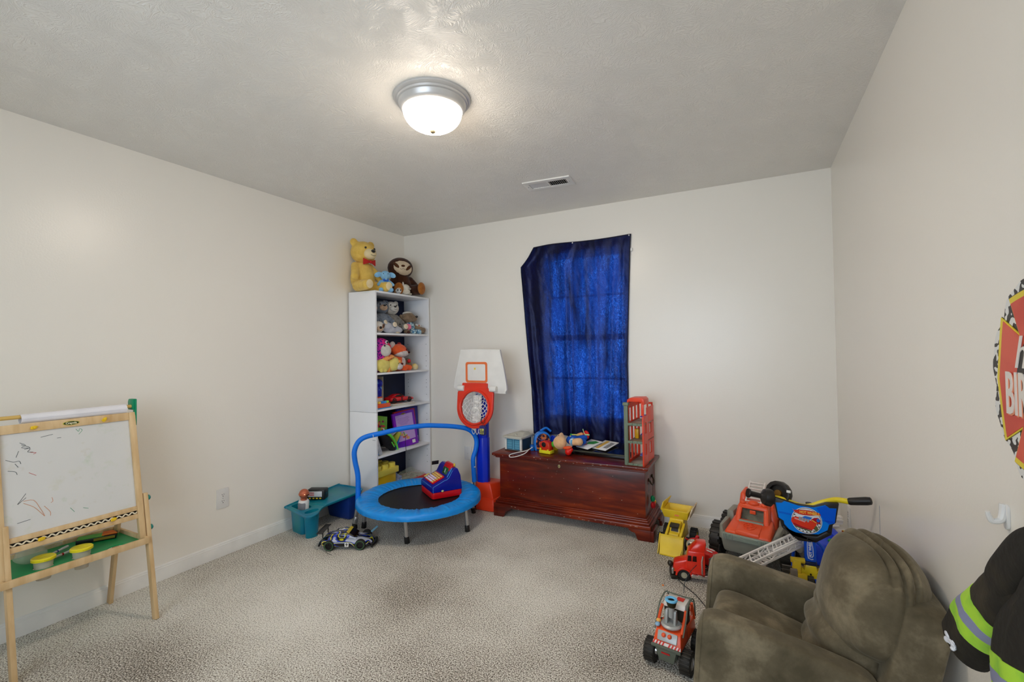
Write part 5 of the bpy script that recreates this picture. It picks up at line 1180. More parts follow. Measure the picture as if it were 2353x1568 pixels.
pk.location = (-2.755, 3.285, Z2+0.062); tag(pk, 'pink plush ball tucked between grey teddy feet on plush shelf', 'stuffed toy')
bp_ = thing('brown_slipper_toy', 'small tan plush paw with dark sole at front of the plush shelf', 'stuffed toy', (-2.76, 3.275, Z2))
plush('paw', [((0, 0, 0.022), (0.026, 0.032, 0.022))], BRF, bp_, 0.004); MB().ell((0.022, 0.002, 0.014), (0.006, 0.024, 0.012)).build('sole', mat('sole_dark', (70, 30, 22), 0.7), bp_)

# ---- third shelf
Z3 = 1.119
LEO = bpy.data.materials.new('leopard_plush'); LEO.use_nodes = True; nt = LEO.node_tree; b = nt.nodes['Principled BSDF']; N = nt.nodes.new; Lk = nt.links.new
tc = N('ShaderNodeTexCoord'); sx = N('ShaderNodeSeparateXYZ'); Lk(tc.outputs['Object'], sx.inputs[0]); g = N('ShaderNodeValToRGB'); mr = N('ShaderNodeMapRange'); mr.inputs['From Min'].default_value = -0.05; mr.inputs['From Max'].default_value = 0.10; Lk(sx.outputs['Y'], mr.inputs['Value']); Lk(mr.outputs[0], g.inputs['Fac'])
g.color_ramp.elements[0].color = L3((150, 40, 190)); g.color_ramp.elements[1].color = L3((232, 40, 70)); x = g.color_ramp.elements.new(0.5); x.color = L3((226, 30, 140))
n1 = N('ShaderNodeTexNoise'); n1.inputs['Scale'].default_value = 70; n1.inputs['Detail'].default_value = 0; Lk(tc.outputs['Object'], n1.inputs['Vector']); r1 = N('ShaderNodeValToRGB'); r1.color_ramp.interpolation = 'CONSTANT'; r1.color_ramp.elements[1].position = 0.60; Lk(n1.outputs['Fac'], r1.inputs['Fac'])
mx = N('ShaderNodeMix'); mx.data_type = 'RGBA'; Lk(r1.outputs['Color'], mx.inputs['Factor']); Lk(g.outputs['Color'], mx.inputs[6]); mx.inputs[7].default_value = L3((60, 20, 130)); Lk(mx.outputs[2], b.inputs['Base Color']); b.inputs['Roughness'].default_value = 0.8
lp_ = thing('leopard_plush', 'pink and purple leopard print plush with white face on middle shelf', 'stuffed toy', (-2.815, 2.965, Z3+0.10), rot=(0, 0, rad(-20)))
plush('body', [((0, 0, 0.0), (0.06, 0.085, 0.10)), ((0.0, 0.02, 0.09), (0.065, 0.105, 0.105))], LEO, lp_, 0.006)
lf = MB().ell((0.052, 0.045, 0.085), (0.028, 0.052, 0.052)).build('face', WHT, lp_)
for y, z in ((-0.045, 0.128), (0.055, 0.155)):
    MB().ell((0.058, y, z), (0.008, 0.015, 0.015)).build('eye_white', WHITE, lf); eye(lf, (0.064, y+0.002, z), 0.010)
MB().ell((0.082, 0.022, 0.125), (0.004, 0.009, 0.007)).build('nose', EYEM, lf)
MB().ell((0.045, 0.06, 0.015), (0.026, 0.07, 0.02), RX(14)).build('spotted_collar', mat('giraffe_print', (244, 170, 96), 0.8, c2=(170, 30, 40), vscale=80, mixlo=0.55, mixhi=0.6), lp_)
fx = thing('fox_plush', 'large orange and white fox plush sitting on the middle shelf', 'stuffed toy', (-2.835, 3.235, Z3), rot=(0, 0, rad(10)))
FO = fur('fox_orange', (246, 110, 62), (232, 94, 50), 0.1); FW = fur('fox_white', (232, 224, 222), None, 0.1)
plush('body', [((0, 0, 0.075), (0.055, 0.075, 0.08))]+limb((0.02, 0.03, 0.035), (0.07, 0.085, 0.026), 0.028, 0.026)+limb((0.02, -0.03, 0.035), (0.08, 0.0, 0.022), 0.026, 0.022), FO, fx, 0.005)
fh = plush('head', [((0.01, 0.0, 0.185), (0.066, 0.098, 0.058)), ((0.02, 0.075, 0.165), (0.036, 0.05, 0.030))], FO, fx, 0.005)
plush('cheek', [((0.022, 0.01, 0.158), (0.064, 0.088, 0.038)), ((0.026, 0.075, 0.150), (0.034, 0.046, 0.022))], FW, fh, 0.005)
MB().ell((0.032, 0.02, 0.075), (0.030, 0.045, 0.055)).build('white_chest', FW, fx)
MB().ell((-0.01, -0.070, 0.232), (0.020, 0.038, 0.032), RX(30)).build('ear', FW, fh); MB().ell((-0.01, 0.045, 0.240), (0.016, 0.028, 0.018)).build('ear', fur('ear_red', (200, 40, 36)), fh)
eye(fh, (0.072, 0.035, 0.190), 0.010, mat('eye_red', (90, 10, 16), 0.2)); MB().ell((0.048, 0.122, 0.165), (0.010, 0.010, 0.010)).build('nose', fur('nose_brown', (80, 30, 26)), fh)
ln = thing('lion_plush', 'yellow plush lion with orange mane lying on the middle shelf', 'stuffed toy', (-2.775, 3.03, Z3), rot=(0, 0, rad(6)))
YE = fur('lion_yellow', (240, 226, 130), (228, 212, 112), 0.08); MN = fur('mane_orange', (250, 178, 96), (240, 160, 78), 0.2)
plush('body', [((0, -0.055, 0.06), (0.044, 0.095, 0.058)), ((0.02, -0.10, 0.016), (0.02, 0.02, 0.016)), ((0.02, -0.06, 0.016), (0.026, 0.024, 0.016))], YE, ln, 0.005)
plush('mane', [((0.0, 0.055, 0.075), (0.035, 0.082, 0.076)), ((0.01, 0.0, 0.03), (0.025, 0.02, 0.04)), ((0.0, 0.12, 0.10), (0.028, 0.03, 0.03))], MN, ln, 0.005)
lh = plush('head', [((0.022, 0.065, 0.066), (0.044, 0.074, 0.060))], YE, ln, 0.005)
MB().ell((0.052, 0.108, 0.045), (0.028, 0.040, 0.030)).build('muzzle', FW, lh); MB().ell((0.072, 0.120, 0.066), (0.010, 0.016, 0.010)).build('nose', fur('lion_nose', (96, 20, 16)), lh)
MB().ell((0.052, 0.105, 0.085), (0.016, 0.022, 0.016)).build('snout_patch', MN, lh)
MB().tube([(0.064, 0.068, 0.066), (0.066, 0.076, 0.072), (0.066, 0.084, 0.066)], 0.0016, 6, smooth_n=4).build('closed_eye', fur('eye_line', (150, 120, 50)), lh)
dz_ = thing('tan_bear_toy', 'small tan plush with red nose behind the fox on middle shelf', 'stuffed toy', (-2.84, 3.385, Z3)); plush('body', [((0, 0, 0.045), (0.035, 0.036, 0.045)), ((0, -0.005, 0.085), (0.03, 0.032, 0.028))], BRF, dz_, 0.005); MB().ell((0.030, -0.022, 0.085), (0.016, 0.018, 0.018)).build('red_nose', mat('toy_red', (206, 24, 32), 0.4), dz_)
yb = MB().ell((0, 0, 0.03), 0.030, u=24, v=16).build('plush_ball', fur('ball_yellow', (234, 206, 110), (226, 220, 200), 0.1), None); yb.location = (-2.79, 3.42, Z3); tag(yb, 'small yellow plush ball at right of the orange fox plush', 'ball')

# ---- fourth shelf
Z4 = 0.816
bt = thing('blue_bottle_toy', 'tall dark blue swirled plastic figure bottle on fourth shelf', 'toy', (-2.85, 3.000, Z4))
SW = mat('swirl_blue', (10, 24, 170), 0.2, c2=(90, 170, 250), vscale=30, mixlo=0.6, mixhi=0.66, stretch=(1, 1, 0.5))
MB().lathe([(0, 0), (0.032, 0.0), (0.034, 0.08), (0.030, 0.10), (0.032, 0.12), (0.033, 0.17), (0.028, 0.18)], seg=28).build('bottle', SW, bt)
plush('head', [((0.0, 0, 0.205), (0.040, 0.044, 0.040))], SW, bt, 0.005)
sc_b = MB().box((0, 0, 0.13), (0.12, 0.006, 0.26), bev=0.001).build('shelf_divider_board', mat('divider_cream', (214, 204, 180), 0.6)); sc_b.location = (-2.93, 3.085, Z4); tag(sc_b, 'thin cream board standing upright beside the blue bottle toy', 'board')
rcar = thing('red_muscle_car', 'red toy muscle car with black stripes on stacked magazines', 'toy car', (-2.83, 3.235, Z4+0.021), 78)
CR = mat('car_red', (212, 18, 28), 0.2, coat=0.6)
car_body(0, 0, [(-0.125, 0.020, 0.045), (-0.12, 0.014, 0.052), (-0.06, 0.012, 0.056), (0.03, 0.012, 0.053), (0.10, 0.012, 0.048), (0.13, 0.014, 0.042), (0.137, 0.018, 0.030)], [0.045, 0.052, 0.054, 0.053, 0.052, 0.050, 0.042], 'body_shell', CR, rcar)
cb_ = car_body(0, 0, [(-0.095, 0.050, 0.056), (-0.055, 0.050, 0.076), (-0.01, 0.05, 0.080), (0.035, 0.05, 0.054)], [0.040, 0.042, 0.042, 0.040], 'cabin', CR, rcar)
MB().hexa([(0.0, -0.034, 0.0785), (0.0, 0.034, 0.0785), (0.036, 0.036, 0.056), (0.036, -0.036, 0.056)], [(0.002, -0.032, 0.081), (0.002, 0.032, 0.081), (0.040, 0.036, 0.057), (0.040, -0.036, 0.057)]).build('windscreen', WIN, cb_)
MB().prism([(-0.07, 0.055), (-0.05, 0.070), (-0.008, 0.074), (0.02, 0.056)], 0.004, T(0, -0.0385, 0) @ RX(90) @ T(0, 0, 0)).build('side_window', WIN, cb_)
for x in (-0.08, 0.085):
    for sy in (1, -1):
        q = MB(); wheel(q, (x, sy*0.045, 0.023), (0, sy, 0), 0.023, 0.020); q.build('wheel', [RUB, BLACK], rcar)
MB().box((-0.005, -0.054, 0.034), (0.006, 0.001, 0.034)).build('side_stripe', BLACK, rcar); MB().box((0.006, -0.054, 0.034), (0.004, 0.001, 0.034)).build('side_stripe', BLACK, rcar)
for i, (dy, dzm, rot, c_) in enumerate(((0, 0.0, 80, (224, 214, 196)), (0.01, 0.007, 74, (90, 120, 160)), (-0.01, 0.014, 86, (206, 150, 110)))):
    mg = thing('magazine', ('cream magazine at the bottom of the stack under the red car', 'blue magazine in the middle of the stack under the red car', 'printed magazine directly under the red toy car')[i], 'magazine', (-2.835, 3.22+dy, Z4+dzm), rot, group='magazines under the red car')
    MB().box((0, 0, 0.0033), (0.26, 0.19, 0.006), bev=0.0008).build('pages', mat('mag_pages', (226, 220, 208), 0.7), mg); MB().box((0, 0, 0.0065), (0.258, 0.188, 0.0008)).build('cover', mat('mag_cover%d' % i, c_, 0.3, c2=tuple(255-x//2 for x in c_), vscale=18, mixlo=0.45, mixhi=0.55), mg)
pn = thing('toy_piano', 'orange red baby activity toy with colourful blocks on fourth shelf', 'toy', (-2.785, 2.955, Z4), 90)
MB().box((0, 0.0, 0.024), (0.165, 0.085, 0.036), bev=0.006).build('base', ORANGE, pn); MB().box((0, 0, 0.004), (0.168, 0.088, 0.008), bev=0.002).build('blue_foot', mat('sky_blue', (30, 150, 220), 0.4), pn)
MB().box((-0.02, 0.02, 0.065), (0.12, 0.022, 0.046), bev=0.005).build('back_panel', mat('print_white', (228, 220, 214), 0.4, c2=(40, 60, 130), vscale=90, mixlo=0.62, mixhi=0.66), pn); MB().box((-0.02, 0.02, 0.09), (0.125, 0.026, 0.010), bev=0.003).build('orange_cap', ORANGE, pn)
for x, c_ in ((-0.035, (244, 212, 90)), (0.0, (50, 140, 226)), (0.03, (60, 160, 230)), (0.06, (170, 214, 70))): MB().box((x, -0.02, 0.050), (0.028, 0.026, 0.022), bev=0.005).build('block', mat('block%d%d' % (c_[0], c_[2]), c_, 0.35), pn)

# ---- fifth shelf: books and bags
Z5 = 0.431
def book(label, c, loc, rot, size, extra=None, grp=None, page=True, cover=None):
    """size = (thickness x, width y, height z) standing at z=0, cover faces +x"""
    t = thing('picture_book', label, 'book', loc, rot=[rad(a) for a in rot], group=grp); tx, wy, hz = size
    m = cover or mat('cov_%d_%d_%d' % c, c, 0.35)
    MB().bb((-tx/2, -wy/2, 0), (-tx/2+0.0018, wy/2, hz), bev=0.0006).bb((tx/2-0.0018, -wy/2, 0), (tx/2, wy/2, hz), bev=0.0006).bb((-tx/2, -wy/2, 0), (tx/2, -wy/2+0.002, hz)).build('cover', m, t)
    MB().bb((-tx/2+0.002, -wy/2+0.003, 0.003), (tx/2-0.002, wy/2-0.003, hz-0.003)).build('pages', PAPER, t)
    return t
PUR = mat('purple_cover', (132, 24, 190), 0.3, c2=(96, 20, 180), vscale=3)
b1 = book('purple storybook with lilac back cover leaning on the fifth shelf', (0, 0, 0), (-2.795, 3.315, Z5), (6, -6, -14), (0.022, 0.235, 0.315), cover=PUR)
MB().prism(rrect(0.185, 0.235, 0.004, 3), 0.001, T(0.0112, 0, 0.175) @ RZ(90) @ RX(90)).build('lilac_panel', mat('lilac', (196, 160, 224), 0.35), b1)
tx_ = MB()
for k, wd in enumerate((0.12, 0.13, 0.11, 0.125, 0.12, 0.09, 0.07)): tx_.box((0.0126, -0.01, 0.262-k*0.010), (0.0004, wd, 0.0022))
tx_.build('printed_lines', mat('print_violet', (120, 90, 170), 0.5), b1)
pc_ = MB()
for k in range(9): pc_.ell((0.0125, random.uniform(-0.05, 0.03), 0.10+random.uniform(-0.025, 0.03)), (0.0006, random.uniform(0.010, 0.018), random.uniform(0.008, 0.014)), m=k % 3, u=10, v=6)
pc_.build('printed_picture', [mat('pp1', (220, 170, 110), 0.5), mat('pp2', (210, 90, 60), 0.5), mat('pp3', (190, 214, 150), 0.5)], b1)
MB().prism(rrect(0.034, 0.030, 0.002, 2), 0.0008, T(0.0116, 0.066, 0.030) @ RZ(90) @ RX(90)).build('barcode_patch', WHITE, b1)
MB().ell((0.0125, -0.005, 0.298), (0.001, 0.010, 0.009)).ell((0.0125, -0.005, 0.298), (0.0008, 0.030, 0.005)).build('gold_crest', mat('crest_gold', (150, 130, 50), 0.4, 0.3), b1)
b2 = book('red topped storybook standing right behind the purple storybook', (200, 24, 40), (-2.825, 3.345, Z5), (4, -4, -12), (0.020, 0.235, 0.322))
b3 = book('dark blue storybook at the right end of the fifth shelf', (30, 30, 150), (-2.86, 3.405, Z5), (2, -2, -8), (0.022, 0.25, 0.335), cover=mat('starry_blue', (30, 28, 140), 0.3, c2=(60, 110, 150), vscale=24, mixlo=0.62, mixhi=0.7))
MB().prism(rrect(0.032, 0.034, 0.002, 2), 0.0008, T(0.0116, 0.095, 0.04) @ RZ(90) @ RX(90)).build('barcode_patch', WHITE, b3)
b4 = book('pale spined book at the far right end of fifth shelf', (206, 196, 170), (-2.90, 3.50, Z5), (0, 0, 0), (0.012, 0.09, 0.335))
b5 = book('bright green picture book tilted at the left of fifth shelf', (0, 0, 0), (-2.86, 2.985, Z5+0.16), (-12, -10, -4), (0.010, 0.23, 0.155), cover=mat('green_cover', (130, 206, 40), 0.3, c2=(90, 170, 40), vscale=12))
pc_ = MB()
for k in range(16): pc_.ell((0.0056, random.uniform(-0.06, 0.09), random.uniform(0.03, 0.11)), (0.0006, random.uniform(0.008, 0.02), random.uniform(0.008, 0.018)), m=k % 5, u=10, v=6)
pc_.build('printed_picture', [mat('g1', (170, 40, 90), 0.5), mat('g2', (30, 24, 30), 0.5), mat('g3', (226, 150, 70), 0.5), mat('g4', (220, 220, 226), 0.5), mat('g5', (200, 30, 40), 0.5)], b5)
b6 = book('light blue thin book leaning at the lower left of fifth shelf', (30, 140, 226), (-2.775, 2.885, Z5), (20, 0, -80), (0.010, 0.07, 0.17))
b7 = thing('grey_box', 'pale grey speckled box leaning on books at left of fifth shelf', 'box', (-2.755, 2.915, Z5+0.004), rot=(rad(20), 0, 0)); MB().box((0, 0, 0.075), (0.034, 0.035, 0.15), bev=0.002).build('carton', mat('speckled_grey', (196, 200, 206), 0.6, c2=(170, 174, 180), vscale=60), b7)
gl_ = thing('shoe_slipper', 'black slipper with bright green trim lying among the books on fifth shelf', 'slipper', (-2.80, 3.06, Z5+0.075), rot=(rad(-38), 0, rad(0)))
plush('upper', [((0, 0, 0), (0.038, 0.085, 0.042)), ((0, 0.07, -0.012), (0.036, 0.045, 0.028)), ((0, -0.06, 0.015), (0.036, 0.05, 0.036))], mat('slipper_black', (16, 14, 18), 0.8, bump=0.4), gl_, 0.005)
LG2 = mat('lime_trim', (112, 222, 70), 0.5)
MB().tube([(0.025, -0.11, 0.045), (0.036, -0.05, 0.048), (0.036, 0.01, 0.042), (0.034, 0.07, 0.024), (0.025, 0.125, 0.0)], [0.013, 0.007], 10, smooth_n=5).build('green_trim', LG2, gl_); MB().tube([(0.040, 0.0, 0.010), (0.040, 0.03, 0.0), (0.038, 0.055, -0.006)], 0.005, 8, smooth_n=4).build('green_flash', LG2, gl_)
for i, (y, z, rx_, c_, lb) in enumerate(((3.135, Z5+0.005, -28, (24, 130, 230), 'blue edged thin book leaning beside the black slipper'), (3.115, Z5+0.045, -42, (196, 196, 80), 'olive yellow thin book leaning behind the black slipper'), (3.10, Z5+0.13, -68, (206, 196, 214), 'pale lilac booklet lying high on the leaning books'))):
    q = book(lb, c_, (-2.80-0.02*i, y, z), (rx_, 0, 0), (0.10 if i else 0.05, 0.010, 0.13 if i < 2 else 0.10))
tw = MB().tube([(0, 0, 0), (0.004, 0.012, -0.03), (0.004, 0.02, -0.06), (0.003, 0.018, -0.10), (0.002, 0.026, -0.15), (0.002, 0.03, -0.175)], 0.0022, 6, smooth_n=5).build('dangling_strap', BLACK); tw.location = (-2.722, 3.175, 0.585); tag(tw, 'thin black strap dangling over front edge of fifth shelf', 'strap')

# ---- bottom shelf
Z6 = 0.086
yb_ = thing('brick_storage_box', 'big yellow building brick shaped box with studded lid on bottom shelf', 'storage box', (-2.855, 2.995, Z6))
MB().box((0, -0.005, 0.085), (0.20, 0.235, 0.17), bev=0.004).build('tub', mat('brick_gold', (226, 186, 20), 0.3), yb_)
MB().box((0.0, 0.0, 0.192), (0.235, 0.262, 0.05), bev=0.004).build('lid', mat('brick_yellow', (232, 212, 84), 0.3), yb_)
for i in range(3):
    for j in range(3): MB().lathe([(0.032, 0), (0.032, 0.032), (0.030, 0.0345), (0, 0.0345)], T(-0.075+i*0.075, -0.085+j*0.085, 0.2165), 28).build('stud', _mats['brick_yellow'], yb_)
jb = thing('puzzle_box', 'red and blue flat game box on the bottom shelf under a clear bag', 'game box', (-2.83, 3.32, Z6), -2)
MB().box((0, 0, 0.012), (0.19, 0.35, 0.024), bev=0.001).build('box_base', mat('game_blue', (24, 44, 150), 0.4), jb); MB().box((0, 0, 0.040), (0.195, 0.355, 0.030), bev=0.001).build('box_lid', mat('game_red', (226, 44, 28), 0.35), jb)
MB().text('PUZZLE', 0.026, T(0.0978, -0.0, 0.040) @ RZ(90) @ RX(90), 0.0004, bold=0.0006).build('lid_lettering', WHITE, jb) if False else None
MB().box((0, 0, 0.0555), (0.17, 0.33, 0.001)).build('lid_picture', mat('lid_pic', (196, 190, 180), 0.35, c2=(120, 60, 60), vscale=30, mixlo=0.45, mixhi=0.6), jb)
zb = MB()
def zfn(u, v): return (-0.08+0.16*u+0.01*mnoise.noise(Vector((u*4, v*4, 2))), -0.14+0.32*v, 0.060+0.035*(1-u)*v+0.022*abs(mnoise.noise(Vector((u*6, v*9, 5))))+0.045*max(0, 0.3-u)*v)
zb.sheet(zfn, 24, 40); zb = zb.build('zip_bag', pc, angle=60); zb.location = (-2.83, 3.32, Z6-0.002); tag(zb, 'clear crinkled zip bag lying on the flat game box', 'bag')
pb_ = MB()
def pfn(u, v): return (0.02*mnoise.noise(Vector((u*4, v*4, 9))), -0.05+0.10*u, 0.10*v*(1-0.7*u)+0.008*mnoise.noise(Vector((u*5, v*5, 1))))
pb_.sheet(pfn, 12, 12); pb_ = pb_.build('pale_blue_bag', mat('pale_blue_film', (170, 190, 236), 0.35, alpha=0.8), angle=60); pb_.location = (-2.80, 3.185, Z6+0.057); tag(pb_, 'pale blue plastic wrapper beside the yellow brick box', 'bag')
# ------------------------------------------------------------------ toys on the chest (lid top)
ZL = 0.4945
hs = thing('toy_house', 'small grey roofed toy house with blue doors at the left end of the chest', 'toy house', (-1.665, 3.325, ZL), -6)
MB().box((0, 0, 0.006), (0.155, 0.175, 0.012), bev=0.002).build('base', mat('house_base', (70, 52, 46), 0.6), hs)
b = MB()
for x in (-0.069, 0.069):
    for y in (-0.079, 0.079): b.box((x, y, 0.058), (0.016, 0.016, 0.098), bev=0.001)
b.box((0, 0.079, 0.058), (0.14, 0.008, 0.094)); b.box((0, -0.081, 0.102), (0.15, 0.012, 0.012)); b.box((0.069, 0, 0.102), (0.012, 0.15, 0.012)); b.box((-0.070, 0, 0.058), (0.008, 0.15, 0.094))
b.build('frame', mat('house_white', (226, 226, 220), 0.5), hs)
d = MB().box((0, -0.080, 0.055), (0.122, 0.006, 0.086), m=0)
for x in (-0.034, 0.034):
    d.ring(rrect(0.055, 0.078, 0.003, 2), rrect(0.045, 0.066, 0.003, 2), 0.0025, T(x, -0.083, 0.054) @ RX(90), m=1)
    for z in (0.035, 0.055, 0.075): d.box((x, -0.0838, z), (0.044, 0.001, 0.0025), m=1)
d.build('garage_door', [mat('door_blue', (92, 158, 186), 0.45), mat('door_line', (60, 118, 148), 0.5)], hs)
MB().box((0.071, 0, 0.055), (0.004, 0.14, 0.086)).build('side_wall', mat('side_navy', (34, 62, 84), 0.5), hs)
RG = mat('roof_grey', (196, 194, 180), 0.55, bump=0.4, bscale=60)
b = MB().box((0, -0.004, 0.112), (0.178, 0.205, 0.014), bev=0.003); b.hexa([(-0.075, -0.06, 0.118), (0.075, -0.06, 0.118), (0.075, 0.09, 0.118), (-0.075, 0.09, 0.118)], [(-0.02, 0.0, 0.138), (0.045, 0.0, 0.138), (0.045, 0.07, 0.138), (-0.02, 0.07, 0.138)], bev=0.002); b.prism([(0, 0), (0.03, 0), (0.015, 0.016)], 0.02, T(-0.01, -0.04, 0.119) @ RX(90))
b.build('roof', RG, hs)
hn = MB().tube([(0.075, -0.07, 0.03), (0.05, -0.12, 0.0), (0.0, -0.15, -0.02), (-0.05, -0.165, -0.026), (-0.058, -0.15, -0.012), (-0.01, -0.13, 0.004), (0.06, -0.10, 0.02), (0.10, -0.08, 0.045)], 0.003, 8, smooth_n=6)
hn = hn.build('white_cable', WHITE); hn.location = (-1.585, 3.275, ZL+0.012); tag(hn, 'white cable loop hanging over front edge of the chest lid', 'cable')
# blue round carry case with colourful print
bc_ = thing('carry_case', 'bright blue rounded carry case with cartoon print standing on the chest', 'carry case', (-1.49, 3.37, ZL), 34)
SB = mat('case_blue', (20, 120, 220), 0.3)
prof = [(-0.055, 0), (-0.062, 0.07), (-0.045, 0.125), (0.0, 0.150), (0.05, 0.135), (0.072, 0.09), (0.072, 0.0)]
pc2 = [(p.x, p.y) for p in catmull([Vector((x, z, 0)) for x, z in prof], 4)]
MB().prism(pc2, 0.060, T(0, 0.03, 0) @ RX(90), bev=0.006).build('shell', SB, bc_)
MB().prism([(x*0.82+0.004, z*0.86+0.006) for x, z in pc2], 0.004, T(0.0, -0.0305, 0) @ RX(90)).build('printed_front', mat('case_print', (24, 20, 60), 0.35, c2=(214, 120, 60), vscale=34, mixlo=0.5, mixhi=0.58), bc_)
MB().tube([(-0.03, -0.034, 0.10), (-0.005, -0.045, 0.085), (0.02, -0.04, 0.10)], 0.002, 6, smooth_n=4).build('thin_handle', mat('case_violet', (110, 110, 190), 0.4), bc_)
MB().tube([(0.0, 0.03, 0.145), (0.045, 0.03, 0.168), (0.085, 0.03, 0.14)], 0.009, 10, smooth_n=6).build('top_handle', SB, bc_)
MB().box((-0.075, 0.0, 0.022), (0.03, 0.05, 0.044), bev=0.006).build('side_block', mat('block_blue', (16, 100, 190), 0.3), bc_)
# small bits behind
cy_ = thing('yellow_toy_camera', 'yellow toy with blue round lens behind the blue carry case', 'toy', (-1.395, 3.42, ZL), -20)
MB().box((0, 0, 0.075), (0.07, 0.03, 0.06), bev=0.01).build('body', mat('lime_yellow', (214, 214, 30), 0.35), cy_); MB().lathe([(0.028, 0), (0.030, 0.008), (0.022, 0.010), (0.020, 0.004), (0, 0.004)], T(0.005, -0.016, 0.088) @ RX(90), 28).build('lens', mat('lens_blue', (24, 60, 190), 0.2), cy_)
k = MB()
for i in range(7): k.box((-0.03+i*0.010, -0.020, 0.052-i*0.003), (0.006, 0.012, 0.018), bev=0.001)
k.build('teeth', mat('lime_teeth', (190, 220, 30), 0.35), cy_); MB().box((0, 0, 0.022), (0.05, 0.025, 0.045), bev=0.004).build('foot', YEL, cy_)
# red engine on yellow wheels
en = thing('toy_engine', 'red and yellow plastic toy engine standing at front of the chest lid', 'toy', (-1.410, 3.285, ZL), -10)
b = MB(); b.prism([(-0.045, 0.022), (-0.047, 0.07), (-0.035, 0.092), (0.0, 0.098), (0.035, 0.088), (0.045, 0.06), (0.047, 0.022)], 0.055, T(0, 0.027, 0) @ RX(90), bev=0.006); b.build('body', mat('engine_red', (206, 48, 26), 0.3), en)
MB().lathe([(0.017, 0), (0.019, 0.004), (0.011, 0.005), (0.010, 0.001), (0, 0.001)], T(-0.004, -0.028, 0.070) @ RX(90), 24).build('porthole', BLACK, en)
b = MB().box((0.006, -0.006, 0.015), (0.10, 0.062, 0.024), bev=0.003); b.box((-0.03, -0.036, 0.034), (0.012, 0.006, 0.02)); b.box((0.036, -0.036, 0.03), (0.012, 0.006, 0.014)); b.build('chassis', mat('engine_yellow', (232, 224, 40), 0.35), en)
# plush lying on its back, head to the camera
pm = thing('upside_down_plush', 'peach plush toy in blue overalls lying upside down on the chest', 'stuffed toy', (-1.20, 3.37, ZL+0.055), rot=(0, 0, 0))
PEA = fur('peach_plush', (240, 196, 150), (226, 178, 130), 0.12)
hd3 = plush('head', [((-0.098, -0.085, 0.035), (0.052, 0.050, 0.052)), ((-0.105, -0.045, 0.062), (0.034, 0.032, 0.032)), ((-0.108, -0.025, 0.085), (0.016, 0.016, 0.016))], PEA, pm, 0.005)
MB().ell((-0.113, -0.070, 0.082), (0.006, 0.004, 0.006)).build('nostril', mat('nostril', (110, 50, 20), 0.6), hd3); MB().ell((-0.092, -0.077, 0.080), (0.005, 0.004, 0.006)).build('nostril', _mats['nostril'], hd3)
MB().ell((-0.152, -0.085, 0.018), (0.016, 0.010, 0.022)).build('green_ear', mat('ear_green', (80, 180, 50), 0.7), hd3)
plush('body', [((-0.02, -0.01, 0.045), (0.055, 0.045, 0.038))]+limb((0.015, 0.01, 0.05), (0.055, 0.045, 0.06), 0.028, 0.024)+limb((0.02, -0.02, 0.03), (0.06, 0.0, 0.04), 0.028, 0.024), mat('overall_blue', (20, 84, 190), 0.8, bump=0.3), pm, 0.005)
plush('arm', limb((-0.01, -0.055, 0.04), (0.045, -0.055, 0.045), 0.026, 0.030), PEA, pm, 0.005); plush('arm', limb((0.0, 0.05, 0.07), (0.025, 0.055, 0.078), 0.018, 0.02), mat('sleeve_orange', (240, 160, 100), 0.8), pm, 0.005)
MB().ell((-0.01, -0.052, 0.042), (0.022, 0.030, 0.030)).build('cuff', mat('cuff_blue', (90, 170, 220), 0.8, c2=(220, 230, 240), vscale=60, mixlo=0.5, mixhi=0.6), pm)
MB().ell((-0.034, -0.030, 0.078), (0.006, 0.006, 0.006)).build('button', mat('button_gold', (220, 210, 130), 0.4), pm)
MB().box((-0.03, 0.02, 0.082), (0.045, 0.012, 0.010), RZ(0), bev=0.003).build('green_strap', mat('strap_green', (50, 190, 80), 0.5), pm); MB().prism([(-0.03, -0.006), (0.03, 0.0), (0.01, 0.012), (-0.02, 0.01)], 0.006, T(-0.0, 0.0, 0.083)).build('yellow_patch', mat('patch_yellow', (226, 214, 110), 0.6), pm)
MB().ell((0.062, 0.062, 0.078), (0.030, 0.016, 0.034), RZ(-25)).build('red_shoe_sole', mat('sole_red', (214, 22, 16), 0.5), pm)
l = MB(); l.tube([(0.052, 0.045, 0.092), (0.068, 0.042, 0.078), (0.056, 0.044, 0.066)], 0.0035, 6, smooth_n=3); l.tube([(0.048, 0.043, 0.074), (0.07, 0.04, 0.084), (0.095, 0.04, 0.084)], [0.0035, 0.006], 8, smooth_n=3); l.tube([(0.055, 0.045, 0.088), (0.045, 0.047, 0.11), (0.040, 0.05, 0.125)], 0.003, 6, smooth_n=3)
l.build('pale_laces', mat('lace_green', (180, 226, 160), 0.6), pm)
rb = thing('red_toy_bird', 'small red toy with orange top beside the head of the upside down plush', 'toy', (-1.228, 3.275, ZL))
plush('body', [((0, 0, 0.028), (0.026, 0.024, 0.028)), ((0.022, 0.0, 0.045), (0.016, 0.014, 0.018))], mat('toy_scarlet', (224, 26, 18), 0.4), rb, 0.004)
MB().ell((-0.004, -0.004, 0.058), (0.036, 0.018, 0.013), RY(-10)).build('orange_cap', mat('cap_orange', (240, 90, 40), 0.4), rb)
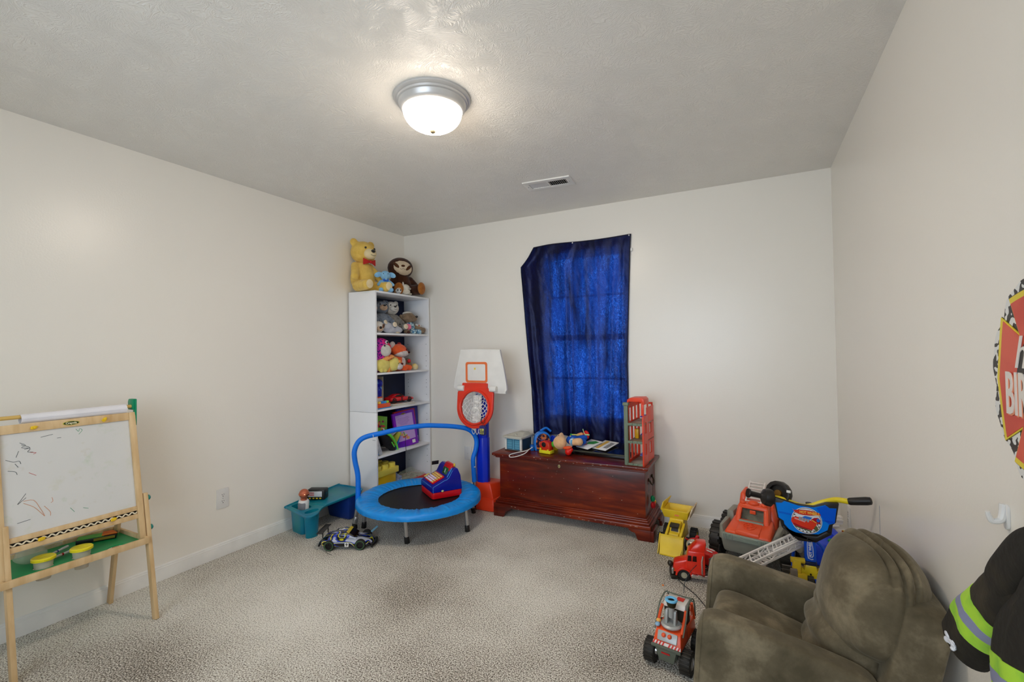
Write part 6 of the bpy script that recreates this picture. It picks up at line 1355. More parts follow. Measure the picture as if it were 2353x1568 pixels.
# black keyboard, wedge shaped
kb = thing('toy_keyboard', 'long black glossy toy keyboard lying along the chest under the curtain', 'keyboard', (-1.015, 3.42, ZL), -4)
GB = mat('gloss_black', (10, 10, 12), 0.14, coat=0.6)
MB().hexa([(-0.225, -0.10, 0), (0.215, -0.10, 0), (0.215, 0.10, 0), (-0.225, 0.10, 0)], [(-0.225, -0.10, 0.034), (0.215, -0.10, 0.034), (0.215, 0.10, 0.078), (-0.225, 0.10, 0.078)], bev=0.006).build('case', GB, kb)
MB().hexa([(-0.228, -0.103, 0.024), (0.217, -0.103, 0.024), (0.217, -0.098, 0.024), (-0.228, -0.098, 0.024)], [(-0.228, -0.103, 0.032), (0.217, -0.103, 0.032), (0.217, -0.098, 0.034), (-0.228, -0.098, 0.034)]).build('front_trim', mat('olive_trim', (74, 74, 62), 0.4), kb)
MB().tube([(-0.24, -0.13, 0.002), (-0.19, -0.115, 0.012), (-0.14, -0.128, 0.004), (-0.10, -0.11, 0.006)], 0.002, 6, smooth_n=5).build('dark_cord', BLACK, kb)
for i, (x, y, z, r, c_, lb) in enumerate(((-1.105, 3.41, 0.557, -30, (150, 160, 150), 'folded leaflet with green and pink picture lying on the black keyboard'), (-0.985, 3.42, 0.559, -24, (220, 190, 120), 'leaflet with black barcode label lying on the black keyboard'))):
    lf_ = thing('leaflet', lb, 'leaflet', (x, y, z), rot=(rad(13), 0, rad(r)), group='leaflets on the keyboard')
    MB().box((0, 0, 0.0035+0.003*(1-i)), (0.13, 0.16, 0.005), bev=0.001).build('sheet', PAPER, lf_)
    if i == 0:
        MB().prism([(-0.03, -0.02), (0.03, 0.0), (0.045, 0.045), (0.0, 0.055), (-0.04, 0.02)], 0.0008, T(0.005, 0.01, 0.009)).build('green_picture', mat('leaf_green', (60, 150, 70), 0.4), lf_); MB().ell((-0.025, -0.02, 0.0095), (0.018, 0.012, 0.0008)).build('pink_picture', mat('leaf_pink', (214, 120, 160), 0.4), lf_)
    else:
        MB().box((0.035, 0.0, 0.0066), (0.038, 0.10, 0.0008)).build('dark_label', mat('label_dark', (90, 88, 84), 0.5, c2=(190, 190, 186), vscale=140), lf_); MB().box((-0.025, 0.0, 0.0066), (0.03, 0.14, 0.0008)).build('gold_stripe', mat('stripe_gold', (224, 180, 80), 0.4), lf_)
# fire station tower
fs = thing('toy_fire_station', 'tall orange red and grey toy fire station tower on the right end of the chest', 'toy fire station', (-0.700, 3.30, ZL), -4)
# local: x -0.07..0.065, y -0.13..0.15, front open towards -y
FR = mat('station_red', (236, 72, 42), 0.38); FG = mat('station_grey', (118, 132, 112), 0.5); FLO = mat('station_floor', (150, 130, 104), 0.5, c2=(176, 174, 160), vscale=9)
def P4(x0, x1, y0_, y1_, z0, z1, m, name, bev=0.002): return MB().bb((x0, y0_, z0), (x1, y1_, z1), bev=bev).build(name, m, fs)
b = MB(); b.bb((-0.072, -0.135, 0), (-0.046, -0.110, 0.415), bev=0.002); b.bb((-0.078, -0.140, 0.405), (-0.040, -0.103, 0.425), bev=0.002); b.bb((-0.068, -0.138, 0.30), (-0.050, -0.108, 0.306)); b.bb((-0.064, -0.1375, 0.0), (-0.054, -0.134, 0.30), m=0); b.build('corner_column', FG, fs)
for z in (0.0, 0.152, 0.272):
    b = MB(); b.bb((-0.05, -0.128, z), (0.058, 0.145, z+0.010), bev=0.001, m=1)
    for k in range(3): b.bb((-0.048+k*0.034, -0.133, z-0.003 if z else 0), (-0.016+k*0.034, -0.125, z+0.015), bev=0.0015, m=0)
    b.build('floor_slab', [FG, FLO], fs)
w_ = MB().bb((0.052, -0.135, 0.0), (0.062, -0.02, 0.335), bev=0.002).build('side_wall', FR, fs)
cut(w_, [MB().bb((0.04, -0.098, z), (0.08, -0.06, z+0.075), bev=0.003) for z in (0.07, 0.215)])
w_ = MB().bb((0.050, -0.02, 0.0), (0.058, 0.148, 0.385), bev=0.002).build('side_wall', FR, fs)
cut(w_, [MB().bb((0.03, 0.03, z), (0.08, 0.08, z+0.08), bev=0.003) for z in (0.06, 0.20)])
b = MB()
for x in (-0.048, -0.016, 0.016, 0.048): b.bb((x-0.005, 0.14, 0), (x+0.005, 0.15, 0.40))
for z in (0.13, 0.25, 0.39): b.bb((-0.052, 0.14, z), (0.053, 0.15, z+0.015))
b.build('window_frame', FR, fs)
b = MB()
for y in (-0.10, -0.02, 0.06, 0.14): b.bb((-0.056, y-0.008, 0), (-0.046, y+0.008, 0.40))
for z in (0.0, 0.26, 0.385): b.bb((-0.056, -0.10, z), (-0.046, 0.14, z+0.03))
b.build('window_frame', FR, fs)
b = MB(); b.prism([(-0.055, 0), (-0.055, 0.030), (-0.035, 0.044), (0.045, 0.048), (0.060, 0.035), (0.063, 0.0), (0.052, 0.0), (0.048, 0.020), (-0.045, 0.018), (-0.045, 0)], 0.12, T(0, 0.01, 0.412) @ RX(90) @ T(0, 0, 0), bev=0.002); b.bb((0.040, -0.108, 0.335), (0.058, -0.095, 0.43), bev=0.002); b.bb((-0.055, -0.105, 0.34), (-0.045, -0.09, 0.43)); b.build('roof_arch', FR, fs)
MB().box((-0.014, -0.02, 0.20), (0.026, 0.03, 0.068), bev=0.005).build('yellow_chair', mat('amber', (236, 180, 20), 0.35), fs)
for z, y in ((0.045, 0.03), (0.312, 0.05), (0.185, 0.06)): MB().prism([(-0.02, -0.02), (0.035, -0.025), (0.03, 0.03), (-0.015, 0.02)], 0.004, T(0.012, y, z) @ RX(18)).build('sticker_panel', mat('sticker_blue', (150, 176, 236), 0.4, c2=(70, 90, 220), vscale=18), fs)
# ornament on the chest handle
orn = thing('hanging_bulb_ornament', 'green capped red and yellow bulb ornament hanging on the side of the chest', 'ornament', (-0.628, 3.33, 0.225))
MB().tube([(0, 0, 0.145), (0.002, 0.002, 0.08), (0, 0, 0.03)], 0.0015, 6, smooth_n=4).build('string', BLACK, orn)
MB().lathe([(0, -0.005), (0.013, -0.004), (0.016, 0.012), (0.012, 0.03), (0, 0.036)], seg=20).build('green_cap', mat('cap_green', (10, 130, 80), 0.25), orn)
for x, y, z, c_ in ((0.0, -0.02, -0.03, 'toy_red'), (0.004, 0.018, -0.024, 'cap_orange'), (0.006, 0.0, -0.034, 'toy_red')):
    MB().lathe([(0, -0.022), (0.006, -0.018), (0.012, -0.004), (0.011, 0.010), (0.006, 0.022), (0, 0.024)], T(x, y, z) @ RX(y*-700), 20).build('bulb', _mats[c_], orn)
MB().lathe([(0, -0.018), (0.010, -0.004), (0.009, 0.010), (0, 0.02)], T(0.008, 0.026, -0.018), 20).build('bulb', YEL, orn)
# ------------------------------------------------------------------ toys along the back wall
# big orange and grey fire truck
ft = thing('ride_on_fire_truck', 'big orange and grey plastic fire truck facing the room by the back wall', 'toy truck', (0.012, 3.215, 0), -13)
TG = mat('truck_grey', (146, 146, 132), 0.45); TO = mat('truck_orange', (242, 88, 44), 0.33); TGL = mat('truck_grey_green', (150, 160, 146), 0.45)
# local: front is -y, x across
b = MB(); b.hexa([(-0.130, -0.235, 0.085), (0.130, -0.235, 0.085), (0.145, 0.18, 0.085), (-0.145, 0.18, 0.085)], [(-0.150, -0.250, 0.198), (0.150, -0.250, 0.198), (0.150, 0.18, 0.19), (-0.150, 0.18, 0.19)], bev=0.020, m=0)
b.build('chassis', TG, ft)
for sx_ in (-1, 1):
    b = MB(); b.hexa([(sx_*0.118, -0.245, 0.15), (sx_*0.160, -0.215, 0.15), (sx_*0.165, -0.06, 0.15), (sx_*0.120, -0.06, 0.15)], [(sx_*0.138, -0.225, 0.235), (sx_*0.158, -0.205, 0.230), (sx_*0.160, -0.07, 0.240), (sx_*0.130, -0.07, 0.240)], bev=0.010); b.build('front_fender', TG, ft)
    b = MB(); b.hexa([(sx_*0.115, -0.03, 0.15), (sx_*0.172, -0.03, 0.15), (sx_*0.172, 0.14, 0.15), (sx_*0.115, 0.14, 0.15)], [(sx_*0.125, -0.02, 0.262), (sx_*0.165, -0.02, 0.262), (sx_*0.165, 0.12, 0.262), (sx_*0.125, 0.12, 0.262)], bev=0.012); b.build('rear_fender', TG, ft)
b = MB(); b.bb((-0.125, -0.262, 0.168), (0.125, -0.245, 0.203), bev=0.004)
for k in range(7):
    for sx_ in (-1, 1): b.bb((sx_*(0.072+k*0.0078)-0.002, -0.267, 0.172), (sx_*(0.072+k*0.0078)+0.002, -0.258, 0.200))
for k in range(3): b.bb((-0.064, -0.266, 0.176+k*0.009), (0.064, -0.258, 0.180+k*0.009))
b.build('bumper_grille', TGL, ft)
hd = MB().hexa([(-0.128, -0.238, 0.195), (0.128, -0.238, 0.195), (0.118, -0.06, 0.20), (-0.118, -0.06, 0.20)], [(-0.112, -0.228, 0.216), (0.112, -0.228, 0.216), (0.104, -0.07, 0.262), (-0.104, -0.07, 0.262)], bev=0.010)
hd.hexa([(-0.066, -0.238, 0.20), (0.066, -0.238, 0.20), (0.066, -0.115, 0.22), (-0.066, -0.115, 0.22)], [(-0.062, -0.232, 0.224), (0.062, -0.232, 0.224), (0.062, -0.115, 0.252), (-0.062, -0.115, 0.252)], bev=0.006)
hd = hd.build('hood', TO, ft)
sl_ = math.degrees(math.atan2(0.028, 0.117)); EM = T(0.0, -0.175, 0.2405) @ RX(sl_)
em = MB(); em.tube([EM @ Vector((0.033*cos(a), 0.033*sin(a), 0)) for a in [2*pi*k/32 for k in range(32)]], 0.0022, 6, closed=True); em.tube([EM @ Vector((0.012*cos(a), 0.012*sin(a), 0)) for a in [2*pi*k/20 for k in range(20)]], 0.0025, 6, closed=True)
for k in range(8): a = pi/8+2*pi*k/8; em.tube([EM @ Vector((0.016*cos(a), 0.016*sin(a), 0)), EM @ Vector((0.031*cos(a), 0.031*sin(a), 0))], 0.0022, 6)
em.build('embossed_badge', TO, hd)
cb = MB()
for sx_ in (-1, 1):
    cb.hexa([(sx_*0.064, -0.145, 0.215), (sx_*0.096, -0.145, 0.215), (sx_*0.100, -0.09, 0.225), (sx_*0.066, -0.09, 0.225)], [(sx_*0.056, -0.080, 0.330), (sx_*0.082, -0.080, 0.330), (sx_*0.084, -0.03, 0.330), (sx_*0.058, -0.03, 0.330)], bev=0.009)
    cb.hexa([(sx_*0.068, -0.06, 0.20), (sx_*0.120, -0.06, 0.20), (sx_*0.120, 0.13, 0.20), (sx_*0.068, 0.13, 0.20)], [(sx_*0.070, -0.03, 0.315), (sx_*0.098, -0.03, 0.315), (sx_*0.098, 0.13, 0.33), (sx_*0.070, 0.13, 0.33)], bev=0.012)
    cb.hexa([(sx_*0.060, -0.01, 0.30), (sx_*0.098, -0.01, 0.30), (sx_*0.098, 0.13, 0.30), (sx_*0.060, 0.13, 0.30)], [(sx_*0.062, 0.01, 0.378), (sx_*0.092, 0.01, 0.378), (sx_*0.090, 0.12, 0.392), (sx_*0.062, 0.12, 0.392)], bev=0.012)
    cb.ell((sx_*0.058, -0.070, 0.343), (0.018, 0.014, 0.010))
cb.hexa([(-0.082, -0.090, 0.312), (0.082, -0.090, 0.312), (0.084, 0.06, 0.305), (-0.084, 0.06, 0.305)], [(-0.078, -0.080, 0.340), (0.078, -0.080, 0.340), (0.078, 0.06, 0.338), (-0.078, 0.06, 0.338)], bev=0.008)
cb.ell((0, -0.066, 0.344), (0.030, 0.020, 0.018))
cb.build('cab', TO, ft)
MB().hexa([(-0.064, -0.115, 0.236), (0.064, -0.115, 0.236), (0.064, -0.06, 0.236), (-0.064, -0.06, 0.236)], [(-0.060, -0.060, 0.316), (0.060, -0.060, 0.316), (0.060, -0.03, 0.316), (-0.060, -0.03, 0.316)]).build('cab_interior', mat('cab_dark', (70, 66, 54), 0.6, c2=(110, 108, 90), vscale=14), ft)
MB().box((0, -0.0885, 0.297), (0.032, 0.004, 0.022), RX(0), bev=0.003).build('visor_tab', TO, ft)
MB().bb((-0.066, -0.135, 0.240), (0.066, -0.115, 0.254), bev=0.004).build('window_sill', TGL, ft)
ld = MB(); LM = T(-0.012, 0.0, 0.352) @ RX(36)
for x in (-0.042, 0.042): ld.box((0, 0, 0), (0.009, 0.19, 0.012), LM @ T(x, 0.04, 0), bev=0.002)
for k in range(8): ld.box((0, 0, 0), (0.084, 0.006, 0.007), LM @ T(0, -0.045+k*0.024, 0), bev=0.001)
ld.build('roof_ladder', mat('ladder_white', (232, 224, 216), 0.4), ft)
MB().hexa([(0.13, 0.0, 0.15), (0.165, 0.0, 0.15), (0.165, 0.18, 0.15), (0.13, 0.18, 0.15)], [(0.095, 0.08, 0.375), (0.12, 0.08, 0.375), (0.12, 0.16, 0.375), (0.095, 0.16, 0.375)], bev=0.01).build('side_ramp', TG, ft)
WB_ = mat('tyre_brown_black', (38, 34, 30), 0.5)
for x in (-0.190, 0.190):
    for y in (-0.115, 0.105):
        q = MB(); wheel(q, (x, y, 0.109), (1 if x > 0 else -1, 0, 0), 0.098, 0.062, 0, 1, tread=18); q.build('wheel', [WB_, BLACK], ft)

# yellow loader dump truck
yl = thing('yellow_dump_loader', 'yellow toy dump truck with front scoop beside the chest', 'toy truck', (-0.450, 3.195, 0), -6)
YP = mat('loader_yellow', (242, 208, 52), 0.34, c2=(232, 196, 40))
sc2 = MB()
def scoop(u, v):
    a = u*pi*0.55-0.2; wv_ = 0.062+0.012*u
    return (-wv_+2*wv_*v, -0.195+0.055*cos(a)*1.0-0.0, 0.02+0.085*sin(a)*1.0) if False else (-wv_+2*wv_*v, -0.15-0.052*(1-u)**1.5-0.0, 0.006+0.105*u)
sc2.sheet(scoop, 14, 16, 0.004)
for sx_ in (-1, 1): sc2.prism([(-0.205, 0.004), (-0.15, 0.004), (-0.142, 0.115), (-0.160, 0.10)], 0.005, T(sx_*0.072-0.0025, 0, 0) @ RZ(90) @ RX(90), bev=0.001)
sc2.bb((-0.062, -0.205, 0.002), (0.062, -0.15, 0.008))
sc2.build('front_scoop', YP, yl)
b = MB()
for sx_ in (-1, 1): b.hexa([(sx_*0.036, -0.15, 0.06), (sx_*0.052, -0.15, 0.06), (sx_*0.052, -0.02, 0.10), (sx_*0.036, -0.02, 0.10)], [(sx_*0.036, -0.15, 0.085), (sx_*0.052, -0.15, 0.085), (sx_*0.052, 0.0, 0.15), (sx_*0.036, 0.0, 0.15)], bev=0.004)
b.build('lift_arm', YP, yl)
b = MB(); b.hexa([(-0.034, -0.12, 0.04), (0.034, -0.12, 0.04), (0.045, 0.12, 0.04), (-0.045, 0.12, 0.04)], [(-0.030, -0.10, 0.105), (0.030, -0.10, 0.105), (0.042, 0.10, 0.12), (-0.042, 0.10, 0.12)], bev=0.006); b.hexa([(-0.032, -0.075, 0.10), (0.032, -0.075, 0.10), (0.036, 0.0, 0.11), (-0.036, 0.0, 0.11)], [(-0.028, -0.045, 0.155), (0.028, -0.045, 0.155), (0.030, 0.01, 0.158), (-0.030, 0.01, 0.158)], bev=0.004); b.build('cab', YP, yl)
MB().hexa([(-0.022, -0.0745, 0.112), (0.022, -0.0745, 0.112), (0.022, -0.06, 0.112), (-0.022, -0.06, 0.112)], [(-0.020, -0.056, 0.148), (0.020, -0.056, 0.148), (0.020, -0.05, 0.148), (-0.020, -0.05, 0.148)]).build('cab_window', mat('cab_window', (64, 58, 56), 0.25), yl)
MB().box((0, -0.10, 0.075), (0.05, 0.012, 0.022), bev=0.002).build('dark_grille', mat('grille_maroon', (70, 20, 14), 0.5), yl)
MB().box((0, -0.02, 0.163), (0.056, 0.04, 0.012), RX(18), bev=0.002).build('roof_deck', mat('deck_dark', (50, 46, 40), 0.4), yl)
bd = MB(); 
bd.hexa([(-0.085, 0.005, 0.166), (0.062, 0.005, 0.166), (0.062, 0.135, 0.166), (-0.085, 0.135, 0.166)], [(-0.10, -0.015, 0.222), (0.075, -0.015, 0.222), (0.075, 0.15, 0.222), (-0.10, 0.15, 0.222)], bev=0.004)
bd = bd.build('dump_bed', YP, yl)
cut(bd, [MB().hexa([(-0.075, 0.015, 0.176), (0.052, 0.015, 0.176), (0.052, 0.125, 0.176), (-0.075, 0.125, 0.176)], [(-0.09, -0.005, 0.24), (0.065, -0.005, 0.24), (0.065, 0.14, 0.24), (-0.09, 0.14, 0.24)])])
MB().bb((-0.05, 0.0, 0.10), (0.04, 0.11, 0.168), bev=0.006).build('bed_pedestal', YP, yl)
MB().hexa([(-0.104, -0.01, 0.215), (-0.096, -0.015, 0.215), (-0.096, 0.14, 0.215), (-0.104, 0.14, 0.215)], [(-0.094, 0.01, 0.262), (-0.088, 0.01, 0.262), (-0.072, 0.15, 0.268), (-0.078, 0.15, 0.268)]).build('bed_flap', YP, yl)
fl = MB(); fl.hexa([(0.068, -0.012, 0.176), (0.075, -0.012, 0.176), (0.075, 0.145, 0.18), (0.068, 0.145, 0.18)], [(0.090, 0.0, 0.245), (0.098, 0.0, 0.245), (0.098, 0.145, 0.25), (0.090, 0.145, 0.25)]);
fl.build('ribbed_tailgate', mat('tail_ribs', (196, 160, 120), 0.5, c2=(230, 214, 180), vscale=40, stretch=(1, 3, 0.3)), yl)
em = MB(); em.text('DUMP', 0.016, T(0.0, -0.0095, 0.194) @ RX(72), 0.0004, bold=0.0004) if False else None
em.prism([(-0.014, 0), (0.014, 0), (0.014, 0.011), (0, 0.022), (-0.014, 0.011)], 0.0008, T(0.0, -0.0085, 0.188) @ RX(71)); em.build('orange_emblem', mat('emblem_orange', (226, 120, 30), 0.4), yl)
for x in (-0.085, 0.085):
    for y, r_ in ((-0.055, 0.042), (0.085, 0.050)):
        q = MB(); wheel(q, (x, y, r_), (1 if x > 0 else -1, 0, 0), r_*0.92, 0.04, 0, 1, tread=14); q.build('wheel', [RUB, mat('hub_yellow', (236, 190, 20), 0.35) if y > 0 else SILVER], yl)
rf = thing('red_toy_figure', 'small red toy figure lying beside the yellow dump truck wheel', 'toy figure', (-0.345, 3.10, 0.0), 35)
plush('body', [((0, 0, 0.085), (0.028, 0.014, 0.014)), ((0.03, 0, 0.10), (0.013, 0.013, 0.013))]+limb((-0.02, 0, 0.08), (-0.05, 0, 0.10), 0.006, 0.005), mat('toy_red', (206, 24, 32), 0.4), rf, 0.003)
MB().cyl((-0.01, 0, 0.0), (-0.01, 0, 0.08), 0.014).build('dark_stand', BLACK, rf)
# silver robot ball
rbt = thing('robot_ball_toy', 'silver ball toy with dark markings between the yellow and red trucks', 'toy', (-0.335, 2.97, 0.0))
BALL = mat('pearl_silver', (196, 192, 178), 0.25, 0.4, coat=0.5)
MB().ell((0, 0, 0.105), 0.034, u=28, v=18).build('head', BALL, rbt); k = MB()
for dx, dz, rr_ in ((-0.012, 0.012, 0.009), (0.006, 0.016, 0.010), (0.0, -0.004, 0.010), (0.016, 0.0, 0.006)): k.ell((dx, -0.030, 0.105+dz), (rr_, 0.006, rr_*0.9))
k.build('face_marks', BLACK, rbt); MB().ell((-0.008, 0.005, 0.038), 0.038, u=28, v=18).build('body', mat('grey_clear', (186, 186, 176), 0.12, 0.3, c2=(120, 118, 100), vscale=30), rbt)
# red toy with antenna
rv = thing('red_radio_car', 'small red toy car with black antenna behind the red truck cab', 'toy car', (-0.235, 2.90, 0.0), -30)
car_body(0, 0, [(-0.075, 0.05, 0.09), (-0.05, 0.04, 0.115), (0.0, 0.04, 0.125), (0.05, 0.04, 0.11), (0.075, 0.05, 0.08)], [0.035, 0.045, 0.048, 0.045, 0.035], 'body_shell', RED, rv)
k = MB().box((0.015, -0.02, 0.123), (0.035, 0.008, 0.003)).box((0.01, 0.005, 0.1245), (0.04, 0.008, 0.003)); k.build('white_marks', WHITE, rv)
for x in (-0.05, 0.05):
    for y in (-0.042, 0.042): q = MB(); wheel(q, (x, y, 0.03), (0, 1 if y > 0 else -1, 0), 0.03, 0.022); q.build('wheel', [RUB, BLACK], rv)
MB().cyl((0.06, -0.01, 0.09), (0.068, -0.004, 0.175), 0.004).build('antenna', BLACK, rv)
# red tractor cab, side view, nose to the left
rt = thing('red_semi_truck', 'red toy semi truck cab with chrome steps in front of the armchair', 'toy truck', (-0.295, 2.775, 0), 188)
TRD = mat('truck_red', (228, 44, 22), 0.28, coat=0.3)
# local: +x forwards (towards the left of the picture)
b = MB(); b.hexa([(0.03, -0.045, 0.042), (0.125, -0.040, 0.038), (0.125, 0.040, 0.038), (0.03, 0.045, 0.042)], [(0.03, -0.042, 0.122), (0.118, -0.036, 0.092), (0.118, 0.036, 0.092), (0.03, 0.042, 0.122)], bev=0.010, m=0); b.build('hood', TRD, rt)
for sy in (-1, 1):
    b = MB(); pts = [(0.03+0.045*cos(a)+0.0, 0.028+0.045*sin(a)) for a in [pi*k/14 for k in range(15)]]; pin = [(0.03+0.035*cos(a), 0.028+0.035*sin(a)) for a in [pi*k/14 for k in range(14, -1, -1)]]
    b.prism([(x+0.035, z) for x, z in pts+pin], 0.024, T(0, sy*0.043+0.012, 0) @ RX(90), bev=0.002); b.build('fender', TRD, rt)
CF = T(0.050, 0, 0)
cb = MB(); cb.hexa([(-0.095, -0.048, 0.042), (0.012, -0.046, 0.042), (0.012, 0.046, 0.042), (-0.095, 0.048, 0.042)], [(-0.095, -0.044, 0.165), (-0.008, -0.042, 0.165), (-0.008, 0.042, 0.165), (-0.095, 0.044, 0.165)], bev=0.006, M=CF); cb.hexa([(-0.095, -0.044, 0.160), (-0.010, -0.042, 0.160), (-0.010, 0.042, 0.160), (-0.095, 0.044, 0.160)], [(-0.105, -0.032, 0.215), (-0.055, -0.030, 0.215), (-0.055, 0.030, 0.215), (-0.105, 0.032, 0.215)], bev=0.010, M=CF)
cb = cb.build('cab', TRD, rt)
for sy in (1, -1):
    for x0_, x1_ in ((-0.052, -0.030), (-0.025, -0.004)): MB().prism([(x0_, 0.112), (x1_+0.0, 0.112), (x1_-0.003, 0.142), (x0_, 0.142)], 0.003, CF @ T(0, sy*0.0455+0.0015, 0) @ RX(90), bev=0.001).build('window', mat('window_dark', (50, 12, 8), 0.2), cb)
    MB().tube([(-0.028, sy*0.050, 0.05), (-0.028, sy*0.050, 0.12), (-0.034, sy*0.050, 0.150)], 0.0045, 10).build('exhaust_stack', CHROME, rt)
    k = MB().bb((-0.07, sy*0.046, 0.026), (0.028, sy*0.058, 0.042), bev=0.003)
    for q_ in range(3): k.bb((-0.06+q_*0.032, sy*0.050, 0.040), (-0.04+q_*0.032, sy*0.058, 0.046), bev=0.001)
    k.build('step_tank', CHROME, rt)
    for x in (0.065, -0.115):
        q = MB(); wheel(q, (x, sy*0.040, 0.032), (0, sy, 0), 0.032, 0.024, 0, 1, tread=20, hub=0.52); q.build('wheel', [RUB, mat('hub_stone', (190, 184, 160), 0.4, 0.3)], rt)
MB().bb((0.118, -0.045, 0.028), (0.130, 0.045, 0.062), bev=0.004).build('front_bumper', SILVER, rt); MB().bb((-0.17, -0.03, 0.035), (-0.09, 0.03, 0.06), bev=0.003).build('rear_frame', BLACK, rt)
bl = thing('black_wheeled_gadget', 'small black toy gadget lying in front of the red truck nose', 'toy', (-0.425, 2.735, 0), 20)
b = MB().ell((0.0, 0.01, 0.072), (0.016, 0.014, 0.016)).box((0.008, 0, 0.035), (0.030, 0.035, 0.045), bev=0.008).box((0.02, -0.01, 0.012), (0.05, 0.04, 0.022), bev=0.006); b.build('body', mat('gadget_black', (40, 34, 24), 0.3), bl); MB().box((0.01, -0.018, 0.052), (0.016, 0.006, 0.012), bev=0.002).build('yellow_tab', mat('dull_yellow', (150, 130, 20), 0.4), bl)
MB().tube([(0.02, -0.03, 0.015), (0.05, -0.10, 0.004), (0.085, -0.19, 0.003), (0.105, -0.30, 0.004)], 0.0018, 6, smooth_n=6).build('wire', BLACK, bl)
rp_ = thing('grey_ramp', 'grey plastic ramp lying between the red truck and the big fire truck', 'toy ramp', (-0.155, 2.78, 0), -28)
MB().hexa([(-0.06, -0.07, 0), (0.16, -0.05, 0), (0.16, 0.03, 0), (-0.06, 0.05, 0)], [(-0.055, -0.05, 0.125), (0.06, -0.04, 0.125), (0.06, 0.03, 0.125), (-0.055, 0.04, 0.125)], bev=0.003).build('ramp', mat('ramp_grey', (96, 90, 80), 0.5), rp_); MB().box((-0.045, -0.012, 0.127), (0.022, 0.085, 0.004), bev=0.001).build('edge_plate', mat('ramp_dark', (60, 62, 54), 0.5), rp_)
tb3 = thing('track_base', 'low black plastic track base between big fire truck and ladder', 'toy track', (0.015, 2.86, 0), -8)
MB().bb((-0.13, -0.08, 0), (0.16, 0.08, 0.03), bev=0.006).bb((-0.12, -0.06, 0.03), (-0.06, 0.06, 0.05), bev=0.006).build('base', mat('track_black', (16, 18, 22), 0.3), tb3)
MB().box((0.0, 0.035, 0.06), (0.07, 0.025, 0.07), bev=0.003).build('grey_post', mat('post_taupe', (124, 112, 100), 0.5), tb3)

# ladder truck lying below: long white lattice ladder
lt_ = thing('ladder_truck_toy', 'toy ladder truck with long white lattice ladder raised behind the armchair', 'toy truck', (0.10, 2.62, 0), 0)
o = Vector((0.10, 2.62, 0))
LW = mat('lattice_white', (240, 234, 228), 0.4)
def lattice(p0, p1, wd, ht, name, bays):
    p0, p1 = Vector(p0)-o, Vector(p1)-o; d = p1-p0; L = d.length; x = d.normalized(); up = Vector((0, 0, 1)); y = up.cross(x).normalized(); z = x.cross(y)
    M = Matrix.Translation(p0) @ Matrix((x, y, z)).transposed().to_4x4(); q = MB()
    for sy in (-1, 1):
        for zz in (0, ht): q.box((L/2, sy*wd/2, zz), (L, 0.008, 0.010), M, bev=0.001)
        for k in range(bays):
            a, c = L*k/bays, L*(k+1)/bays
            q.tube([M @ Vector((a, sy*wd/2, 0 if k % 2 else ht)), M @ Vector((c, sy*wd/2, ht if k % 2 else 0))], 0.0036, 5); q.tube([M @ Vector((c, sy*wd/2, 0)), M @ Vector((c, sy*wd/2, ht))], 0.0022, 5)
    for k in range(bays*3+1): q.box((L*k/(bays*3), 0, 0.0), (0.004, wd, 0.004), M)
    for k in range(bays):
        a, c = L*k/bays, L*(k+1)/bays; q.tube([M @ Vector((a, -wd/2, ht)), M @ Vector((c, wd/2, ht))], 0.0025, 5)
    return q.build(name, LW, lt_)
lattice((-0.075, 2.365, 0.262), (0.19, 2.735, 0.300), 0.062, 0.030, 'lower_ladder', 7); lattice((0.06, 2.555, 0.292), (0.275, 2.855, 0.318), 0.046, 0.024, 'upper_ladder', 6)
MB().bb((-0.10, -0.13, 0.03), (0.015, 0.12, 0.11), bev=0.01).build('truck_body', mat('body_charcoal', (40, 40, 40), 0.4), lt_)
b = MB(); b.box((0.0, -0.02, 0.125), (0.17, 0.03, 0.03), RZ(-6), bev=0.002, m=0); b.box((0.035, -0.025, 0.128), (0.09, 0.034, 0.030), RZ(-6), bev=0.002, m=1); b.build('deck_stripe', [mat('stripe_amber', (240, 170, 20), 0.35), mat('stripe_dkred', (176, 34, 14), 0.35)], lt_)
b = MB(); 
for k in range(4): b.bb((0.02, 0.04+k*0.02, 0.13+k*0.012), (0.13, 0.052+k*0.02, 0.145+k*0.012))
b.bb((0.125, 0.03, 0.10), (0.15, 0.12, 0.17), bev=0.003); b.build('dark_rack', mat('rack_dark', (70, 66, 60), 0.4), lt_)
MB().bb((0.045, -0.08, 0.11), (0.075, -0.055, 0.24), bev=0.004).build('mast_support', mat('support_taupe', (120, 110, 96), 0.5), lt_)
for x in (-0.1, 0.02):
    for y in (-0.09, 0.09): q = MB(); wheel(q, (x, y, 0.035), (1 if x > 0 else -1, 0, 0), 0.035, 0.025); q.build('wheel', [RUB, SILVER], lt_)

# blue dump truck behind the scooter
bt2 = thing('blue_toy_truck', 'royal blue plastic toy truck behind the scooter handlebar', 'toy truck', (0.325, 3.00, 0), 12)
RBL = mat('royal_blue', (22, 70, 226), 0.3)
b = MB(); b.hexa([(-0.06, -0.09, 0.13), (0.075, -0.09, 0.13), (0.075, 0.10, 0.13), (-0.06, 0.10, 0.13)], [(-0.055, -0.07, 0.235), (0.06, -0.07, 0.235), (0.06, 0.08, 0.255), (-0.055, 0.08, 0.255)], bev=0.014); b.hexa([(0.055, -0.07, 0.13), (0.12, -0.06, 0.13), (0.12, 0.10, 0.13), (0.055, 0.10, 0.13)], [(0.045, -0.05, 0.275), (0.085, -0.045, 0.275), (0.085, 0.08, 0.285), (0.045, 0.08, 0.285)], bev=0.012)
b.build('body', RBL, bt2); MB().box((-0.005, -0.089, 0.195), (0.055, 0.006, 0.018), RX(-10), bev=0.003).build('front_recess', mat('recess_blue', (14, 44, 190), 0.35), bt2)
